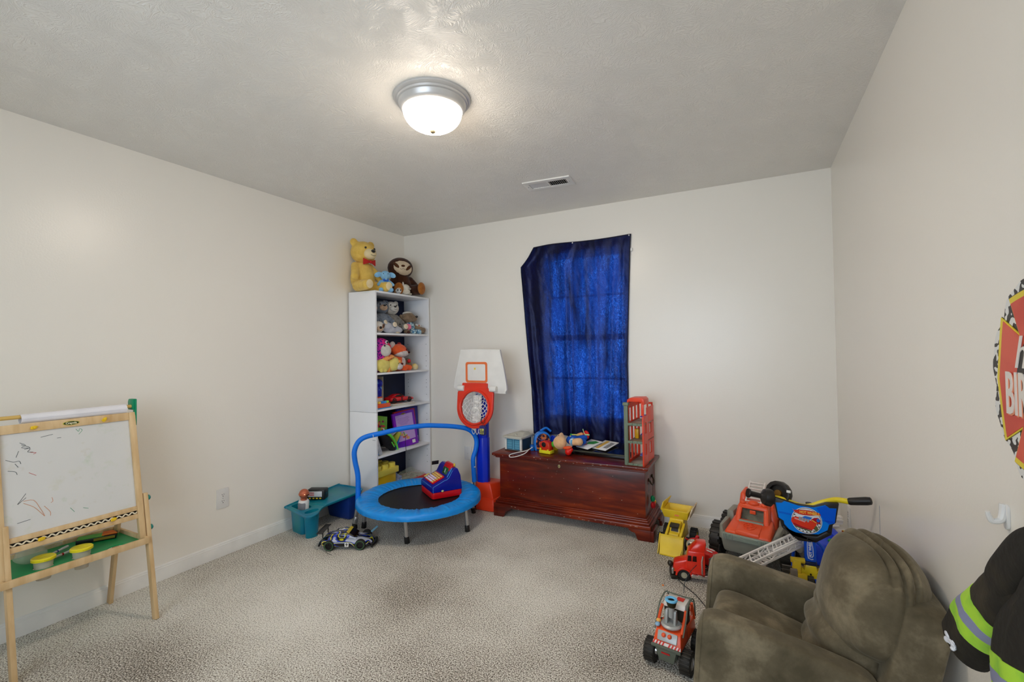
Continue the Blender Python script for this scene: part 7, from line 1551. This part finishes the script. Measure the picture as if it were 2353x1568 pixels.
MB().ell((-0.115, -0.02, 0.215), (0.03, 0.03, 0.05)).build('light_dome', mat('pale_olive', (176, 172, 156), 0.4), bt2)
MB().bb((-0.10, -0.10, 0.03), (0.12, 0.10, 0.13), bev=0.01).build('chassis', mat('chassis_olive', (84, 80, 66), 0.5), bt2)
for x in (-0.11, 0.12):
    for y in (-0.07, 0.07): q = MB(); wheel(q, (x, y, 0.045), (1 if x > 0 else -1, 0, 0), 0.045, 0.03, tread=12); q.build('wheel', [RUB, BLACK], bt2)
# white crane with a hazard sticker
cr2 = thing('white_crane_toy', 'white plastic crane toy with red and yellow hazard sticker in the right corner', 'toy crane', (0.40, 3.13, 0), 8)
b = MB(); b.bb((-0.045, -0.03, 0.245), (0.04, 0.02, 0.275), bev=0.004); b.hexa([(-0.06, -0.025, 0.285), (0.03, -0.025, 0.300), (0.03, 0.02, 0.300), (-0.06, 0.02, 0.285)], [(-0.06, -0.025, 0.305), (0.035, -0.025, 0.325), (0.035, 0.02, 0.325), (-0.06, 0.02, 0.305)], bev=0.003)
for x in (-0.03, -0.012, 0.006, 0.022): b.ell((x, -0.01, 0.335), (0.013, 0.014, 0.011))
b.bb((-0.05, -0.03, 0.315), (0.03, 0.01, 0.330), bev=0.003); b.tube([(-0.05, -0.027, 0.27), (-0.02, -0.03, 0.288), (0.01, -0.03, 0.292)], 0.006, 8, smooth_n=4)
b.build('crane_head', LW, cr2)
k = MB().box((0.031, -0.031, 0.262), (0.018, 0.002, 0.020), m=0); k.box((0, 0, 0), (0.006, 0.001, 0.022), T(0.031, -0.0325, 0.262) @ RY(-50), m=1); k.build('hazard_sticker', [mat('haz_yellow', (230, 206, 40), 0.4), mat('haz_red', (170, 30, 20), 0.4)], cr2)
MB().hexa([(-0.05, -0.04, 0), (0.05, -0.04, 0), (0.05, 0.05, 0), (-0.05, 0.05, 0)], [(-0.03, -0.03, 0.25), (0.015, -0.03, 0.25), (0.015, 0.02, 0.25), (-0.03, 0.02, 0.25)], bev=0.004).build('tower', mat('tower_olive', (150, 144, 120), 0.5, c2=(96, 88, 64), vscale=9), cr2)
gs_ = thing('green_tipped_stick', 'thin stick with green tip leaning behind the blue toy truck', 'toy stick', (0.42, 2.99, 0.0), rot=(0, rad(-14), 0))
MB().cyl((0, 0, 0), (0, 0, 0.20), 0.005).build('stick', mat('stick_tan', (180, 150, 90), 0.5), gs_); MB().cyl((0, 0, 0.20), (0, 0, 0.245), 0.007).build('black_section', BLACK, gs_); MB().ell((0, 0, 0.253), (0.012, 0.012, 0.010)).build('green_tip', GREEN, gs_)
# yellow excavator arm
ye = thing('yellow_excavator_toy', 'small yellow and blue toy excavator beside the scooter fork', 'toy excavator', (0.185, 2.68, 0), 6)
b = MB(); b.box((-0.005, 0, 0.195), (0.036, 0.03, 0.085), bev=0.007); b.box((0.012, -0.012, 0.15), (0.05, 0.03, 0.05), bev=0.006); b.cyl((-0.03, 0, 0.235), (0.03, 0, 0.235), 0.013); b.box((-0.02, 0, 0.10), (0.03, 0.03, 0.12), bev=0.004); b.build('arm', YP, ye)
MB().bb((-0.05, -0.03, 0), (-0.012, 0.04, 0.09), bev=0.008).build('base', BLUE, ye); MB().cyl((-0.075, -0.02, 0.125), (-0.03, -0.01, 0.145), 0.009).build('blue_hose', mat('hose_blue', (40, 130, 230), 0.4), ye)

# ------------------------------------------------------------------ scooter
so = thing('kids_scooter', 'blue and yellow kids scooter with logo shield on the handlebar', 'scooter', (0.235, 2.68, 0))
o = Vector((0.235, 2.68, 0))
def W(p): return Vector(p)-o
SBK = mat('scooter_black', (34, 30, 28), 0.42); SYE = mat('scooter_yellow', (240, 214, 40), 0.3); SBL = mat('scooter_blue', (10, 84, 214), 0.3)
OUT = [(0.0831, 0.5486), (0.1835, 0.5269), (0.2512, 0.5248), (0.3041, 0.5495), (0.3527, 0.5542), (0.3385, 0.4614), (0.3261, 0.4497), (0.3211, 0.4069), (0.257, 0.3585), (0.1853, 0.3558), (0.117, 0.4096), (0.1104, 0.4423), (0.1016, 0.4477)]
IN = [(0.0945, 0.5247), (0.1196, 0.5264), (0.1316, 0.5365), (0.1891, 0.5226), (0.2511, 0.5215), (0.2984, 0.5396), (0.3144, 0.5272), (0.3414, 0.5295), (0.3331, 0.4605), (0.3113, 0.4506), (0.3038, 0.4235), (0.2676, 0.3979), (0.2201, 0.3932), (0.1602, 0.3915), (0.1291, 0.425), (0.1265, 0.4414), (0.1062, 0.4535)]
SX = T(-o.x, 2.62-o.y, 0) @ RX(90)      # local x = world x, local y = world z, local z towards the camera
sh = MB().prism(OUT, 0.026, SX @ T(0, 0, -0.022), bev=0.004).build('shield_frame', SBK, so)
MB().prism([(0.117, 0.4096), (0.1853, 0.3558), (0.257, 0.3585), (0.3211, 0.4069), (0.300, 0.418), (0.262, 0.388), (0.163, 0.382), (0.128, 0.418)], 0.012, SX @ T(0, 0, 0.0), bev=0.004).build('lower_bumper', SBK, sh)
MB().text('3', 0.022, SX @ T(0.221, 0.371, 0.0125), 0.0008).build('embossed_mark', mat('mark_dark', (60, 54, 50), 0.4), sh)
fc = MB(); fc.prism(IN, 0.003, SX @ T(0, 0, 0.0035), m=0)
fc.prism([(0.262, 0.521), (0.2984, 0.538), (0.3144, 0.526), (0.3405, 0.528), (0.3330, 0.462), (0.3100, 0.452), (0.290, 0.47)], 0.0006, SX @ T(0, 0, 0.0066), m=1)
for dz in (0, 0.0045):
    fc.prism([(0.107, 0.478+dz), (0.160, 0.473+dz), (0.160, 0.4742+dz), (0.107, 0.4792+dz)], 0.0008, SX @ T(0, 0, 0.0068), m=2); fc.prism([(0.283, 0.464+dz), (0.333, 0.459+dz), (0.333, 0.4602+dz), (0.283, 0.4652+dz)], 0.0008, SX @ T(0, 0, 0.0074), m=2)
fc = fc.build('blue_face', [mat('face_azure', (8, 128, 238), 0.25), mat('face_azure_dark', (6, 92, 226), 0.25), mat('line_navy', (10, 50, 190), 0.3)], sh)
cx_, cz_, R2_ = 0.2216, 0.4562, 0.0622
def circ(r, n=48, cx=cx_, cz=cz_, sx=1, sz=1): return [(cx+r*sx*cos(2*pi*k/n), cz+r*sz*sin(2*pi*k/n)) for k in range(n)]
lg2 = MB(); WHT2 = mat('decal_white', (236, 236, 236), 0.3); BK2 = mat('decal_black', (24, 24, 28), 0.3); RD2 = mat('decal_red', (226, 60, 36), 0.3); DR2 = mat('decal_crimson', (176, 24, 44), 0.3); YL2 = mat('decal_yellow', (246, 206, 84), 0.3); GY2 = mat('decal_grey', (150, 160, 168), 0.3); OL2 = mat('decal_olive', (96, 104, 66), 0.3); BU2 = mat('decal_blue', (40, 110, 210), 0.3)
lg2.prism(circ(R2_), 0.0008, SX @ T(0, 0, 0.0072), m=0); lg2.ring(circ(R2_*0.955), circ(R2_*0.925), 0.0005, SX @ T(0, 0, 0.0080), m=1)
for k in range(44):
    a = 2*pi*(k//2)/22; rr_ = R2_*(0.86 if k % 2 else 0.74); a += 0.14*(k % 2)
    if 0.3 < (a % (2*pi)) < 2.6: continue
    lg2.box((cx_+rr_*cos(a), cz_+rr_*sin(a), 0.0083), (0.0052, 0.0052, 0.0004), SX, m=1)
# car: low red body, engine, windscreen, wheel
lg2.prism([(0.160, 0.462), (0.170, 0.468), (0.200, 0.470), (0.262, 0.452), (0.259, 0.432), (0.240, 0.413), (0.205, 0.420), (0.166, 0.432), (0.158, 0.446)], 0.0006, SX @ T(0, 0, 0.0088), m=2)
lg2.prism([(0.166, 0.440), (0.205, 0.425), (0.242, 0.417), (0.240, 0.413), (0.205, 0.4185), (0.166, 0.430)], 0.0004, SX @ T(0, 0, 0.0094), m=3)
lg2.prism([(0.238, 0.462), (0.252, 0.474), (0.268, 0.476), (0.277, 0.466), (0.276, 0.450), (0.262, 0.446), (0.250, 0.452)], 0.0006, SX @ T(0, 0, 0.0086), m=3); lg2.prism([(0.200, 0.468), (0.215, 0.478), (0.245, 0.474), (0.235, 0.462)], 0.0006, SX @ T(0, 0, 0.0088), m=6)
lg2.prism(circ(0.0085, 20, 0.268, 0.464, 0.8, 1), 0.0004, SX @ T(0, 0, 0.0094), m=6)
for k in range(4): lg2.prism(circ(0.0062, 16, 0.194+k*0.011, 0.464-k*0.0022, 0.8, 1.25), 0.0005, SX @ T(0, 0, 0.0096+k*0.0001), m=4)
lg2.prism([(0.244, 0.464), (0.262, 0.452), (0.263, 0.449), (0.243, 0.460)], 0.0004, SX @ T(0, 0, 0.0098), m=5)
for dz in (0, 0.0035): lg2.prism([(0.172, 0.464-dz), (0.215, 0.452-dz), (0.215, 0.4508-dz), (0.172, 0.4628-dz)], 0.0003, SX @ T(0, 0, 0.0094), m=0)
lg2.prism(circ(0.0125, 24, 0.259, 0.424, 0.6, 1), 0.0006, SX @ T(0, 0, 0.0100), m=7); lg2.prism([(0.170, 0.428), (0.240, 0.411), (0.238, 0.405), (0.178, 0.420)], 0.0004, SX @ T(0, 0, 0.0086), m=7)
# flame banner and lettering
FL = [(0.1614, 0.508), (0.172, 0.501), (0.186, 0.5045), (0.208, 0.5065), (0.235, 0.5065), (0.262, 0.503), (0.276, 0.497), (0.2795, 0.485), (0.2755, 0.490), (0.262, 0.4875), (0.235, 0.483), (0.205, 0.482), (0.190, 0.4845), (0.180, 0.489), (0.169, 0.4895), (0.1765, 0.493), (0.166, 0.497), (0.172, 0.4985)]
lg2.prism(FL, 0.0008, SX @ T(0, 0, 0.0104), m=3); lg2.prism([(0.221+(x-0.221)*0.965, 0.4945+(z-0.4945)*0.80) for x, z in FL], 0.0006, SX @ T(0, 0, 0.0111), m=2)
lg2.text('Hot Wheels'.upper(), 0.0185, SX @ T(0.2330, 0.4945, 0.0120) @ RZ(-1.5) @ SC(0.70, 1.0, 1), 0.0004, m=5, bold=0.0005)
lg2.build('logo_decal', [WHT2, BK2, RD2, DR2, GY2, YL2, BU2, OL2], fc)
# bars and grips
bar = MB().tube([W(p) for p in ((0.06, 2.66, 0.535), (0.12, 2.665, 0.530), (0.22, 2.67, 0.505), (0.30, 2.665, 0.540), (0.345, 2.645, 0.562), (0.395, 2.62, 0.567))], 0.0125, 14, smooth_n=5).build('handlebar', SYE, so)
MB().lathe([(0.0, 0), (0.0135, 0.0), (0.0165, 0.006), (0.0175, 0.03), (0.0185, 0.07), (0.0165, 0.086), (0.010, 0.090), (0, 0.090)], along(W((0.388, 2.622, 0.567)), W((0.478, 2.60, 0.588))), 24).build('right_grip', SBK, bar)
g = MB(); g.lathe([(0, 0), (0.0215, 0.0), (0.0235, 0.004), (0.0215, 0.010), (0.0135, 0.013), (0.0125, 0.062), (0.018, 0.068), (0.036, 0.078), (0.042, 0.092), (0.042, 0.112), (0.030, 0.120), (0, 0.116)], along(W((-0.028, 2.60, 0.560)), W((0.090, 2.645, 0.533))), 10 if False else 24); g.build('left_throttle_grip', SBK, bar)
gw = MB(); GM = T(*W((0.112, 2.70, 0.548))) @ RZ(-30) @ RX(78)
n12 = 14
outp = [(0.060*cos(2*pi*k/n12), 0.060*sin(2*pi*k/n12)) for k in range(n12)]; inp = [(0.040*cos(2*pi*k/n12), 0.040*sin(2*pi*k/n12)) for k in range(n12)]
gw.ring(outp, inp, 0.036, GM @ T(0, 0, -0.018), bev=0.003); gw.cyl((0, 0, -0.016), (0, 0, -0.004), 0.041, M=GM, seg=14); gw.cyl((0, 0, -0.01), (0, 0, 0.012), 0.016, M=GM, m=1)
gw.build('engine_sound_wheel', [SBK, mat('dark_amber', (120, 84, 20), 0.4)], bar)
MB().box((0, 0, 0), (0.018, 0.012, 0.010), GM @ T(0.054, 0.020, 0.014), bev=0.001).build('white_tab', WHITE, bar)
# stem with vertical logo, clamp, fork, deck, wheels
st_ = MB(); st_.box((0, 0, 0), (0.050, 0.030, 0.135), T(*W((0.2395, 2.70, 0.300))), bev=0.006); st_ = st_.build('stem_cover', SBL, so)
sl2 = MB(); VM = T(*W((0.2395, 2.684, 0.300))) @ RX(90) @ RZ(90)
fl2 = [(-0.055, -0.004), (-0.050, 0.010), (-0.030, 0.0135), (0.02, 0.0135), (0.045, 0.010), (0.058, 0.014), (0.050, 0.003), (0.056, -0.005), (0.040, -0.008), (0.0, -0.0125), (-0.035, -0.0135), (-0.046, -0.006), (-0.052, -0.013)]
sl2.prism(fl2, 0.0010, VM @ T(0, 0, 0.0002), m=0); sl2.prism([(x*0.93, y*0.76) for x, y in fl2], 0.0008, VM @ T(0, 0, 0.0010), m=1); sl2.text('HOT WHEELS', 0.0145, VM @ T(-0.002, 0, 0.0022) @ SC(0.92, 1.15, 1), 0.0004, m=0, bold=0.0006)
sl2.build('stem_logo', [WHT2, SBL], st_)
MB().cyl(W((0.2395, 2.70, 0.36)), W((0.2395, 2.69, 0.52)), 0.014).build('steering_tube', SBK, so)
MB().box(W((0.2395, 2.70, 0.224)), (0.056, 0.036, 0.018), bev=0.004).build('clamp', mat('clamp_navy', (34, 40, 70), 0.3), so)
f = MB(); f.hexa([W(p) for p in ((0.205, 2.675, 0.155), (0.275, 2.675, 0.155), (0.275, 2.725, 0.155), (0.205, 2.725, 0.155))], [W(p) for p in ((0.216, 2.68, 0.218), (0.263, 2.68, 0.218), (0.263, 2.72, 0.218), (0.216, 2.72, 0.218))], bev=0.008)
for sx_ in (-1, 1): f.tube([W((0.2395+sx_*0.022, 2.70, 0.185)), W((0.2395+sx_*0.052, 2.698, 0.150)), W((0.2395+sx_*0.062, 2.695, 0.05))], [0.024, 0.015], 14, smooth_n=4)
f = f.build('fork', SYE, so); MB().cyl(W((0.238, 2.676, 0.178)), W((0.238, 2.669, 0.178)), 0.004, seg=12).build('bolt', BLACK, f)
q = MB(); wheel(q, W((0.2395, 2.70, 0.075)), (1, 0, 0), 0.075, 0.035, 0, 1); q.build('front_wheel', [RUB, SBL], so)
MB().tube([W(p) for p in ((0.205, 2.72, 0.325), (0.175, 2.74, 0.29), (0.165, 2.75, 0.22), (0.17, 2.76, 0.12))], 0.007, 10, smooth_n=5).tube([W(p) for p in ((0.27, 2.72, 0.32), (0.30, 2.74, 0.28), (0.312, 2.75, 0.20), (0.315, 2.76, 0.12))], 0.007, 10, smooth_n=5).build('side_bar', SBL, so) if False else None
for sx_ in (-1, 1): MB().tube([W((0.2395+sx_*x, y, z)) for x, y, z in ((0.03, 2.72, 0.325), (0.058, 2.735, 0.29), (0.070, 2.75, 0.22), (0.072, 2.76, 0.12))], 0.007, 10, smooth_n=5).build('side_bar', SBL, so)
MB().bb(W((0.185, 2.745, 0.085)), W((0.295, 2.855, 0.108)), bev=0.01).build('deck', SBL, so)
for x in (0.17, 0.31): q = MB(); wheel(q, W((x, 2.83, 0.030)), (1, 0, 0), 0.030, 0.022); q.build('rear_wheel', [RUB, SBL], so)

# ------------------------------------------------------------------ rescue truck beside the armchair
rr = thing('rescue_rc_truck', 'orange and white rescue toy truck with silver water cannon beside the armchair', 'toy truck', (-0.305, 2.045, 0), -100)
# local +x forwards (towards the camera), y to its left
RO = mat('rescue_orange', (236, 84, 36), 0.32); RG2 = mat('rescue_grey', (98, 104, 90), 0.42); RS = mat('rescue_silver', (176, 178, 176), 0.35, 0.2); RW = mat('rescue_white', (226, 218, 210), 0.35)
b = MB(); b.hexa([(-0.105, -0.038, 0.05), (0.105, -0.038, 0.045), (0.105, 0.038, 0.045), (-0.105, 0.038, 0.05)], [(-0.105, -0.040, 0.085), (0.112, -0.040, 0.088), (0.112, 0.040, 0.088), (-0.105, 0.040, 0.085)], bev=0.006); b.box((0.118, 0, 0.092), (0.010, 0.118, 0.012), bev=0.003); b.hexa([(0.100, -0.030, 0.038), (0.116, -0.030, 0.038), (0.116, 0.030, 0.038), (0.100, 0.030, 0.038)], [(0.104, -0.042, 0.086), (0.121, -0.042, 0.086), (0.121, 0.042, 0.086), (0.104, 0.042, 0.086)], bev=0.003); b.build('chassis', RG2, rr)
MB().box((0.1225, 0.0, 0.074), (0.002, 0.034, 0.006), bev=0.0005).build('red_name_bar', mat('bar_red', (190, 24, 24), 0.4), rr)
b = MB(); b.hexa([(0.0, -0.056, 0.088), (0.112, -0.058, 0.088), (0.112, 0.058, 0.088), (0.0, 0.056, 0.088)], [(0.0, -0.050, 0.150), (0.086, -0.050, 0.142), (0.086, 0.050, 0.142), (0.0, 0.050, 0.150)], bev=0.005); b.hexa([(-0.10, -0.055, 0.088), (0.01, -0.055, 0.088), (0.01, 0.055, 0.088), (-0.10, 0.055, 0.088)], [(-0.10, -0.050, 0.135), (0.01, -0.050, 0.135), (0.01, 0.050, 0.135), (-0.10, 0.050, 0.135)], bev=0.004)
body = b.build('body', RO, rr)
FMx = T(0.1125, 0, 0.089) @ RZ(90) @ RX(90-27)      # sloping front panel: local x across, y up the slope
st3 = MB(); st3.prism([(-0.056, 0.002), (0.056, 0.002), (0.055, 0.018), (-0.055, 0.018)], 0.001, FMx @ T(0, 0, 0.0005), m=0)
for k in range(-4, 5):
    if k == 0: st3.prism([(-0.009, 0.018), (0.009, 0.018), (0, 0.004)], 0.0008, FMx @ T(0, 0, 0.0012), m=1) if False else None; continue
    s_ = 1 if k > 0 else -1; x = k*0.0125
    st3.prism([(x-s_*0.004, 0.018), (x+s_*0.0025, 0.018), (x+s_*0.0085, 0.002), (x+s_*0.002, 0.002)] if s_ < 0 else [(x-0.0085, 0.002), (x-0.002, 0.002), (x+0.004, 0.018), (x-0.0025, 0.018)], 0.0008, FMx @ T(0, 0, 0.0013), m=1)
st3.build('chevron_sticker', [mat('chev_white', (236, 226, 218), 0.4), mat('chev_red', (214, 40, 26), 0.4)], body)
cp = MB().prism(rrect(0.078, 0.036, 0.004, 3, 0, 0.040), 0.006, FMx, bev=0.0015).build('control_panel', RS, body)
for x in (-0.014, 0.010): MB().ell(FMx @ Vector((x, 0.044, 0.010)), 0.0085, u=18, v=12).build('orange_button', mat('button_orange', (246, 98, 56), 0.3), cp)
# roll cage and white cab roof
rf2 = MB().hexa([(-0.065, -0.048, 0.205), (0.012, -0.048, 0.200), (0.012, 0.048, 0.200), (-0.065, 0.048, 0.205)], [(-0.060, -0.044, 0.224), (0.002, -0.044, 0.222), (0.002, 0.044, 0.222), (-0.060, 0.044, 0.224)], bev=0.006).build('cab_roof', RW, rr)
MB().box((-0.035, 0.014, 0.2245), (0.028, 0.030, 0.002), bev=0.0005).build('roof_sticker', mat('chev_red', (214, 40, 26), 0.4), rf2)
b = MB()
for sy in (-1, 1):
    b.tube([(0.075, sy*0.050, 0.142), (0.028, sy*0.050, 0.190), (0.010, sy*0.048, 0.206)], 0.006, 8); b.tube([(-0.065, sy*0.050, 0.206), (-0.095, sy*0.050, 0.13)], 0.006, 8)
b.build('cab_pillar', RO, rr)
b = MB()
for sy in (-1, 1): b.tube([(0.08, sy*0.057, 0.135), (0.04, sy*0.058, 0.185), (0.01, sy*0.056, 0.222), (-0.05, sy*0.054, 0.232), (-0.085, sy*0.054, 0.205), (-0.10, sy*0.054, 0.14)], 0.003, 8, smooth_n=3)
b.tube([(-0.05, -0.054, 0.232), (-0.05, 0.054, 0.232)], 0.003, 8); b.tube([(-0.085, -0.054, 0.205), (-0.085, 0.054, 0.205)], 0.003, 8)
b.build('roll_cage', RG2, rr)
MB().bb((-0.055, -0.044, 0.13), (0.0, 0.044, 0.20)).build('cab_interior', mat('interior_dark', (40, 34, 22), 0.6), rr)
# cannon on turntable
cn = MB(); cn.lathe([(0, 0), (0.040, 0.0), (0.042, 0.006), (0.034, 0.011), (0.030, 0.010), (0, 0.012)], T(0.045, 0.0, 0.150), 36)
for sy in (-1, 1): cn.hexa([(0.030, sy*0.012, 0.158), (0.062, sy*0.012, 0.158), (0.062, sy*0.022, 0.158), (0.030, sy*0.022, 0.158)], [(0.036, sy*0.012, 0.212), (0.052, sy*0.012, 0.212), (0.052, sy*0.022, 0.212), (0.036, sy*0.022, 0.212)], bev=0.003)
cn = cn.build('cannon_mount', RS, rr)
MB().cyl((0.047, 0.0, 0.185), (0.052, 0.004, 0.232), 0.0105, 0.012).build('barrel', RS, cn)
MB().lathe([(0, 0), (0.016, 0), (0.022, 0.022), (0.0215, 0.024), (0, 0.024)], T(0.052, 0.004, 0.230), 14).build('ribbed_nozzle', mat('nozzle_black', (40, 34, 12), 0.35), cn); MB().lathe([(0.014, 0.0), (0.0235, 0.0), (0.0255, 0.004), (0.0235, 0.008), (0.016, 0.0085), (0.013, 0.003)], T(0.053, 0.004, 0.254), 32).build('nozzle_ring', mat('ring_blue', (110, 190, 232), 0.35), cn)
MB().box((0.030, -0.027, 0.178), (0.030, 0.010, 0.040), bev=0.003).build('grey_tank', GREYP, cn); MB().ell((0.072, -0.048, 0.152), (0.012, 0.010, 0.008)).build('blue_light', mat('light_blue', (150, 190, 220), 0.3), rr); MB().ell((0.055, -0.050, 0.160), (0.012, 0.010, 0.008)).build('amber_light', mat('light_amber', (244, 180, 90), 0.3), rr)
for sx2 in (-0.075, 0.082):
    for sy in (-1, 1):
        q = MB(); wheel(q, (sx2, sy*0.072, 0.046), (0, sy, 0), 0.044, 0.042, 0, 1, tread=20); wh = q.build('wheel', [mat('tyre_dark', (40, 36, 30), 0.6), SILVER], rr)
        MB().cyl((sx2, sy*0.045, 0.05), (sx2, sy*0.054, 0.05), 0.016, 0.018, 20).build('axle_hub', SILVER, wh)
MB().tube([(-0.09, 0.01, 0.225), (-0.105, 0.012, 0.27), (-0.125, 0.03, 0.31), (-0.15, 0.05, 0.335)], 0.0013, 6, smooth_n=5).build('antenna', BLACK, rr)
rk = MB()
for k in range(3): rk.tube([(-0.10, -0.03+k*0.03, 0.15), (-0.12, -0.03+k*0.03, 0.17), (-0.12, -0.03+k*0.03, 0.12)], 0.0025, 6)
rk.tube([(-0.12, -0.04, 0.17), (-0.12, 0.04, 0.17)], 0.0025, 6); rk.build('rear_rack', RO, rr)
cru = MB().ell((0, 0, 0.003), (0.006, 0.005, 0.004), u=10, v=6).build('orange_crumb', mat('crumb', (236, 130, 50), 0.6)); cru.location = (-0.449, 2.615, 0); tag(cru, 'tiny orange crumb alone on the carpet in front of the red truck', 'crumb')
pk2 = MB().box((0, 0, 0.006), (0.055, 0.014, 0.010), bev=0.002).build('orange_peg', mat('peg_orange', (222, 120, 50), 0.5)); pk2.location = (-0.225, 3.40, 0); tag(pk2, 'small orange peg on the carpet by the back baseboard', 'toy')
